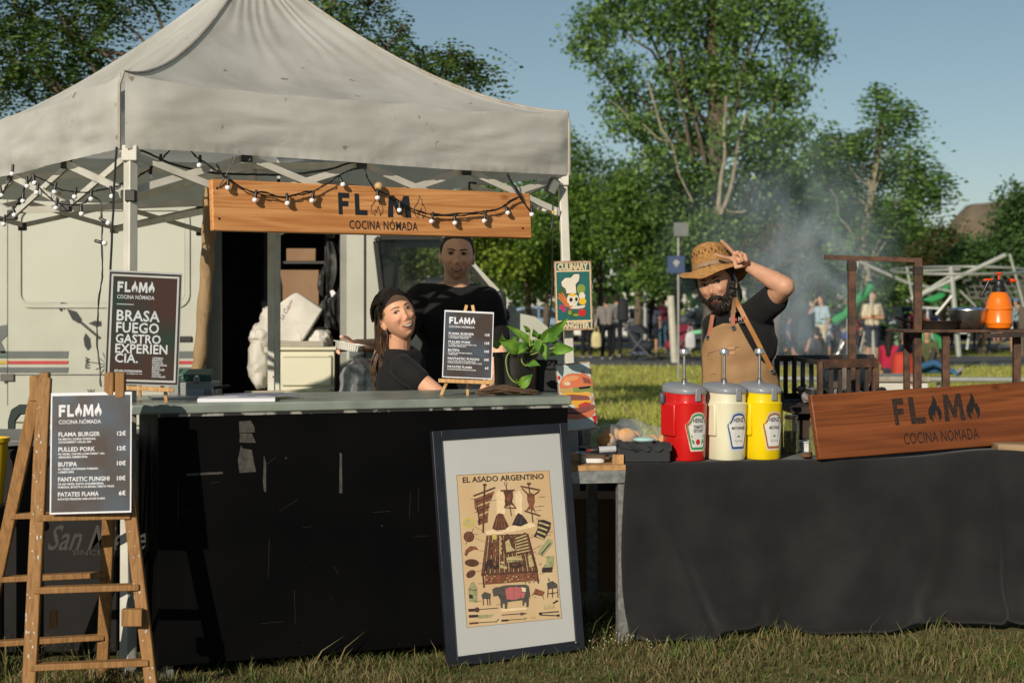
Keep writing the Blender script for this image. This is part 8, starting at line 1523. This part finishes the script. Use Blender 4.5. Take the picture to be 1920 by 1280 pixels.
def longhair():
    mb = MB(); q = lambda *a: wM @ Vector(a); mb.cap(q(0, .05, .035), q(0, .06, -.03), .066, .066)
    mb.cap(q(-.03, .065, .0), P(722, 640, 7.03), .062, .050); mb.cap(P(722, 640, 7.03), P(722, 690, 7.05), .050, .044); mb.cap(P(722, 690, 7.05), P(727, 752, 7.06), .044, .036); mb.cap(q(0, .075, .03), P(732, 660, 7.09), .06, .04)
    V, Fc = fuse_smooth(mb, .006, 3); npmesh('hair_fall', V, Fc, M_brown, parent=wr, smooth=True); rn = random.Random(5); mb = MB()
    for k in range(150):
        a = rn.uniform(-1.6, 1.9); up = rn.uniform(0, 1); s = q(math.sin(a) * .078, .012 + math.cos(a) * .088, .075 - .10 * up); m1 = P(722 + rn.gauss(0, 6) - 8 * math.sin(-a) * .4, 632, 7.0 + .05 * math.cos(a) + rn.gauss(0, .012)); m2 = P(719 + rn.gauss(0, 7) + 5 * math.sin(a), 690, 7.0 + .03 * math.cos(a)); e = P(722 + rn.gauss(0, 8) + 5 * math.sin(a), 738 + rn.uniform(-4, 26), 7.01 + rn.gauss(0, .02)); mb.tube(wob([s, s.lerp(m1, .45) + (s - q(0, .02, 0)).normalized() * .012, m1, m2, e], 4, .0012, k), [.0035] * 12 + [.003, .0028, .002, .0015, .001][:5], 5, caps=False)
    for k in range(260):
        a = rn.uniform(-2.0, 1.9); sy = math.cos(a); r_ = 1 + rn.uniform(0, .06); el_ = rn.uniform(.15, 1.25); s = [];
        for t in np.linspace(0, 1, 6):
            th = (1 - t) * (R(55) + rn.uniform(-.02, .02)) + t * R(165); lat = math.sin(a) * .9
            rr = .86 + .14 * min(1, t * 2.2); x_, y_, z_ = .085 * rr * lat * math.sin(R(90) * (1 - .1 * t)), -.104 * rr * math.cos(th) + .006, .127 * rr * math.sin(th) * math.sqrt(max(0, 1 - .75 * lat * lat)) + .012
            s.append(q(x_ * r_, y_ * r_ + .004, z_ * r_ - .002 + rn.uniform(-.002, .002)))
        mb.tube(wob(s, 3, .0008, k), .0024, 4, caps=False)
    for k in range(36):
        a = rn.uniform(0, 6.28); c0 = q(rn.uniform(-.02, .03), .035 + rn.uniform(-.02, .02), .112 + rn.uniform(-.006, .012)); mb.tube([c0 + Vector((.014 * math.cos(a + t), .010 * math.sin(a + t), .010 * math.sin(2 * t + a))) for t in np.linspace(0, 3.5, 9)], .0026, 5, caps=False)
    for k in range(46):
        sx = rn.choice((-1, 1)); s0 = q(sx * rn.uniform(.052, .076), rn.uniform(-.06, -.02), rn.uniform(.03, .085)); e0 = q(sx * rn.uniform(.080, .094), rn.uniform(.0, .05), rn.uniform(-.02, .03)); mb.tube(wob([s0, s0.lerp(e0, .5) + (s0 - q(0, .02, 0)).normalized() * .014, e0], 4, .0012, k + 900), .0013, 3, caps=False)
    part('hair_strands', mb, mat('hair_brown_light', (.13, .075, .042), .34, col2=(.025, .014, .010), scale=40, spec=.6), wr, kind='stuff', smooth=80)
longhair()
mb = MB(); c = wM @ Vector((-.080, .004, -.052)); mb.tube([c + Vector((.001 * math.sin(a), .007 * math.sin(a), .010 * math.cos(a))) for a in np.linspace(0, 2 * math.pi, 18)], .0016, 6); part('earring', mb, M_steel, wr)
# --- man in the straw hat
def hat_body(mb, Mh):
    mb.cap(Mh @ Vector((0, .02, -.05)), P(1378, 600, 7.16), .058, .066, 16); mb.cap(P(1345, 606, 7.12), P(1425, 590, 7.16), .045, .045); mb.cap(P(1390, 640, 7.15), P(1394, 780, 7.16), .115, .115)
    sA, eA, wA = P(1424, 588, 7.13), P(1471, 537, 6.92), P(1405, 500, 7.02); mb.cap(sA, eA, .052, .046, 18); mb.cap(eA, eA + (wA - eA) * .35, .046, .043, 18); mb.cap(eA + (wA - eA) * .3, wA, .044, .027, 18)
    mb.ell(P(1391, 489, 6.99), (.030, .018, .032), Matrix.Rotation(R(-30), 3, 'Y'))
    kn = [P(1377, 476, 6.985), P(1371, 485, 6.98), P(1383, 474, 6.975), P(1391, 476, 6.98)]
    for q in kn: mb.cap(wA, q, .017, .0115)
    finger(mb, [kn[0], P(1364, 462, 6.975), P(1353, 452, 6.97)], .0092, .0076); finger(mb, [kn[1], P(1356, 482, 6.965), P(1343, 478, 6.96)], .0096, .0078)
    finger(mb, [kn[2], P(1388, 478, 6.945), P(1392, 488, 6.945), P(1387, 492, 6.965)], .0088, .0074); finger(mb, [kn[3], P(1397, 478, 6.95), P(1400, 488, 6.95), P(1395, 492, 6.97)], .0084, .0070); finger(mb, [P(1378, 490, 6.965), P(1380, 501, 6.95), P(1390, 499, 6.94)], .0105, .0085)
    sB, eB, wB = P(1340, 610, 7.14), P(1338, 706, 7.30), P(1372, 770, 7.34); mb.cap(sB, eB, .046, .040); mb.cap(eB, wB, .040, .027)
    for i in range(4): b = wB + Vector((.04, -.02 + .018 * i, -.05)); mb.cap(wB, b, .015, .011); finger(mb, [b, b + Vector((.01, 0, -.035)), b + Vector((.0, 0, -.06))])
    finger(mb, [wB, wB + Vector((.01, -.04, -.04)), wB + Vector((.01, -.045, -.07))], .010, .008); legs(mb, 1394, 7.18, .8); feet(mb, 1394, 7.18)
def hat_shirt(mb, Mh):
    mb.cap(P(1348, 607, 7.12), P(1420, 590, 7.16), .062, .066, 18); mb.ell(P(1389, 645, 7.15), (.170, .125, .15), None, 28, 18); mb.ell(P(1393, 725, 7.16), (.158, .118, .22), None, 28, 18); mb.cap(P(1372, 800, 7.17), P(1415, 800, 7.17), .11, .11)
    mb.cap(P(1415, 590, 7.14), P(1449, 562, 7.02), .074, .070, 20); mb.cap(P(1430, 610, 7.14), P(1440, 650, 7.14), .055, .04); mb.cap(P(1341, 611, 7.13), P(1338, 655, 7.2), .062, .056); mb.cap(P(1392, 594, 7.17), P(1362, 600, 7.15), .052, .050)
beard_w = lambda x, y, z: sstep(-.004, .008, np.interp(np.abs(x), [0, .010, .026, .034, .05, .068], [-.050, -.051, -.056, -.062, -.050, .0]) - z) * (y < .045) * (1 + .7 * sstep(-.085, -.115, z) * (y < 0)) * (1 - sstep(.42, .60, G2(x, z, 0, -.0745, .036, .0155) * (y < 0)) )
hr, hM, hon, hW = hero('bearded man in a straw hat and brown apron raising two fingers', P(1343, 531, 7.10), -24, 4, -13, 1.05, (.54, .30, .195), hat_body, hat_shirt, lambda mb: (legs(mb, 1394, 7.18, 1.08), None)[0], smile=1.1, hairfn=lambda x, y, z: sstep(0, .012, z - hl(y) + .012), hairT=.014, beard=beard_w, mouth=(.027, .0050, .0120), heavy=.3)
mb = MB(); rn = random.Random(2)
for k in range(26): a = hM @ Vector((.074 + rn.uniform(-.004, .004), .03 + rn.uniform(-.02, .03), -.01)); e = hM @ Vector((.070 + rn.uniform(0, .012), .045 + rn.uniform(-.02, .03), -.085 + rn.uniform(-.02, .01))); mb.tube(wob([a, a.lerp(e, .5) + Vector((.008, 0, 0)), e], 3, .001, k), .0022, 5, caps=False)
part('hair_strands', mb, M_hair, hr, kind='stuff', smooth=80)
# hat
def straw():
    t = thing('straw_hat', hM @ Vector((0, .01, .06)), 'wide brimmed golden straw hat worn by the bearded man', 'hat'); Mq = hM @ Matrix.Translation((0, .014, .060)) @ Matrix.Rotation(R(-12), 4, 'X')
    def shape(prof, n=72):
        mb = MB(); V = []
        for r, z, s in prof:
            for j in range(n):
                a = 2 * math.pi * j / n; rx, ry = r * .98, r * 1.12; zz = z + s * (.020 * math.cos(2 * a + .2) + .012 * math.cos(a - 2.4) - .002 * math.sin(7 * a)); V.append((rx * math.cos(a), ry * math.sin(a), zz + (.010 * math.sin(a) ** 2 if z > .09 else 0)))
        k = len(prof); mb.add(V, [(i * n + j, i * n + (j + 1) % n, (i + 1) * n + (j + 1) % n, (i + 1) * n + j) for i in range(k - 1) for j in range(n)]); m2 = MB(); m2.add(mb.v, mb.f, Mq); return m2
    ms = mat('straw', (.66, .36, .12), .75, col2=(.42, .20, .06), scale=70, detail=3, bump=.003, bscale=260, trans=.12)
    n = MATS['straw'].node_tree.nodes; l = MATS['straw'].node_tree.links; w = n.new('ShaderNodeTexWave'); w.bands_direction = 'Z'; w.inputs['Scale'].default_value = 62; w.inputs['Distortion'].default_value = 1.5; tc = n.new('ShaderNodeTexCoord'); l.new(tc.outputs['Object'], w.inputs[0]); bp = [q for q in n if q.type == 'BUMP'][0]; ad = n.new('ShaderNodeMath'); ad.operation = 'ADD'; src = bp.inputs['Height'].links[0].from_socket; l.new(src, ad.inputs[0]); l.new(w.outputs['Fac'], ad.inputs[1]); l.new(ad.outputs[0], bp.inputs['Height'])
    cr = part('crown', shape([(.092, .0, .1), (.093, .03, .05), (.090, .062, 0), (.086, .082, 0), (.078, .096, 0), (.06, .103, 0), (.03, .098, 0), (.0005, .094, 0)]), ms, t, smooth=70)
    b_ = part('brim', shape([(.088, .004, .1), (.105, -.002, .4), (.125, -.008, .8), (.138, -.015, 1.1), (.150, -.022, 1.3), (.153, -.024, 1.3), (.150, -.026, 1.3), (.138, -.019, 1.1), (.105, -.006, .4), (.088, .0, .1)]), ms, t, smooth=70)
    part('band', shape([(.0945, .002, .1), (.0955, .012, .08), (.0945, .020, .06)]), mat('hat_band', (.28, .19, .11), .8), t, smooth=70)
    for k in range(22):
        a = R(170 + k * 9.5); rr_ = .0895; zz = .060 + .010 * (k % 2); c = Mq @ Vector((rr_ * 1.0 * math.cos(a), rr_ * 1.135 * math.sin(a), zz)); mb = MB(); mb.ell(c, (.0032, .002, .0058), Mq.to_3x3(), 8, 6); part('vent_hole', mb, mat('hole_dark', (.05, .025, .01), .9), cr)
straw()
# apron
def dfront(px, py): u = (px - 1391) / 78; return 7.155 - .135 * math.sqrt(max(.05, 1 - u * u)) - .010
yl = [606, 617, 632, 656, 700, 731, 790, 900]; xl = [1356, 1330, 1322, 1314, 1316, 1315, 1313, 1312]; yr = [606, 627, 645, 664, 680, 688, 712, 735, 800, 900]; xr = [1384, 1395, 1405, 1416, 1432, 1452, 1461, 1465, 1468, 1470]
def apron():
    t = thing('apron', P(1390, 740, 7.0), 'tan canvas apron with leather straps worn by the bearded man', 'apron'); mb = MB(); nu, nv = 40, 60; V = []
    for j in range(nv + 1):
        y = 606 + (900 - 606) * (j / nv); a = np.interp(y, yl, xl); b = np.interp(y, yr, xr)
        for i in range(nu + 1):
            x = a + (b - a) * i / nu; w = .006 * noise.noise(Vector((x * .03, y * .02, 2))) + .009 * noise.noise(Vector((x * .012, y * .03, 7))) + .004 * math.sin(x * .12 + y * .01) * max(0, (y - 680) / 200); V.append(tuple(P(x, y, dfront(x, y) - .006 - w)))
    mb.add(V, [(j * (nu + 1) + i, (j + 1) * (nu + 1) + i, (j + 1) * (nu + 1) + i + 1, j * (nu + 1) + i + 1) for j in range(nv) for i in range(nu)]); ma = mat('apron_canvas', (.34, .205, .10), .9, col2=(.27, .155, .07), scale=9, bump=.002, bscale=40); o = part('cloth', mb, ma, t, smooth=80); sd = o.modifiers.new('s', 'SOLIDIFY'); sd.thickness = .003
    def rib(nm, L, w, m, extra=.012, lab=None):
        mb = MB(); pts = wob([P(a, b, (c[0] if c else dfront(a, b)) - extra) for a, b, *c in L], 6, 0); V = []
        for i, p in enumerate(pts): tt = (pts[min(i + 1, len(pts) - 1)] - pts[max(i - 1, 0)]).normalized(); s = tt.cross(Vector((0, -1, 0))).normalized() * w / 2; V += [tuple(p - s), tuple(p + s), tuple(p + s + Vector((0, .003, 0))), tuple(p - s + Vector((0, .003, 0)))]
        mb.add(V, [(i * 4 + j, i * 4 + (j + 1) % 4, (i + 1) * 4 + (j + 1) % 4, (i + 1) * 4 + j) for i in range(len(pts) - 1) for j in range(4)]); return part(nm, mb, m, t, lab, smooth=40)
    lt = mat('strap_leather', (.42, .20, .06), .55, col2=(.30, .13, .04), scale=12); pk = mat('strap_rose', (.40, .14, .08), .6)
    rib('strap', [(1377, 558, 7.075), (1386, 575, 7.03), (1399, 600), (1414, 628), (1430, 660), (1447, 693)], .021, lt); rib('strap', [(1378, 558, 7.07), (1376, 575, 7.03), (1374, 592)], .019, mat('strap_brown', (.24, .13, .06), .7)); rib('strap', [(1374, 590), (1374, 612)], .019, pk, .013); rib('strap', [(1336, 590, 7.05), (1333, 610), (1328, 634)], .018, pk)
    for a, b in ((1375, 614), (1327, 632), (1448, 696)):
        c = P(a, b, dfront(a, b) - .016); mb = MB(); mb.tube([c + Vector((.0085 * math.cos(q), 0, .0085 * math.sin(q))) for q in np.linspace(0, 2 * math.pi, 18)], .0022, 6); e = part('eyelet', mb, M_steel, t); mb = MB(); mb.lathe([(.007, 0), (.007, .002)], 12, Matrix.Translation(c) @ Matrix.Rotation(R(90), 4, 'X')); part('eyelet_hole', mb, M_black_plastic, e)
    for y in (654, 663): rib('leather_tab', [(1359, y), (1368, y - 1), (1378, y - 2)], .012, mat('tab_leather', (.5, .24, .12), .6), .014)
    mb = MB()
    for L in ([(1328, 662), (1352, 655)], [(1352, 655), (1352, 690)], [(1352, 690), (1352, 722)], [(1318, 706), (1340, 700)], [(1352, 655), (1386, 650)]): mb.tube(wob([P(a, b, dfront(a, b) - .0118) for a, b in L], 5, 0), .0008, 4)
    part('stitching', mb, mat('stitch', (.16, .09, .04), .9), t)
    for a, b in ((1352, 656), (1326, 664), (1363, 654), (1363, 665), (1376, 652)): mb = MB(); mb.ell(P(a, b, dfront(a, b) - .015), (.003, .002, .003), nu=8, nv=6); part('rivet', mb, M_steel, t)
apron()
# chest print
def on_chest(mbs, z_=.0):
    v = [tuple(P(a, b, dfront(a, b) + .001)) for a, b in mbs]; return v
def chest(txt, x0, y0, w, h, nm, m, flame=False):
    mb = MB(); (mb.flame(0, 0, w, h) if flame else (mb.glyph(txt, 0, 0, w, h) if len(txt) == 1 else mb.text(txt, 0, 0, w, h))); m2 = MB(); m2.add([tuple(P(x0 + a, y0 - b - a * .06, dfront(x0 + a, y0 - b) - .012)) for a, b, _ in mb.v], mb.f); part(nm, m2, m, hr, smooth=0)
mg = mat('shirt_print_grey', (.30, .28, .28), .7); mr_ = mat('shirt_print_red', (.6, .03, .03), .6)
chest('F', 1367.5, 603, 4, 7.5, 'chest_letter', mg); chest('L', 1372.5, 603, 3.5, 7.5, 'chest_letter', mg); chest('', 1377.5, 603, 4.5, 8, 'chest_flame', mr_, True); chest('M', 1384, 601.5, 7, 7.5, 'chest_letter', mg); chest('', 1393, 600.5, 4.5, 8, 'chest_flame', mr_, True); chest('COCINA', 1383, 606, 14, 2.2, 'chest_letter', mg)
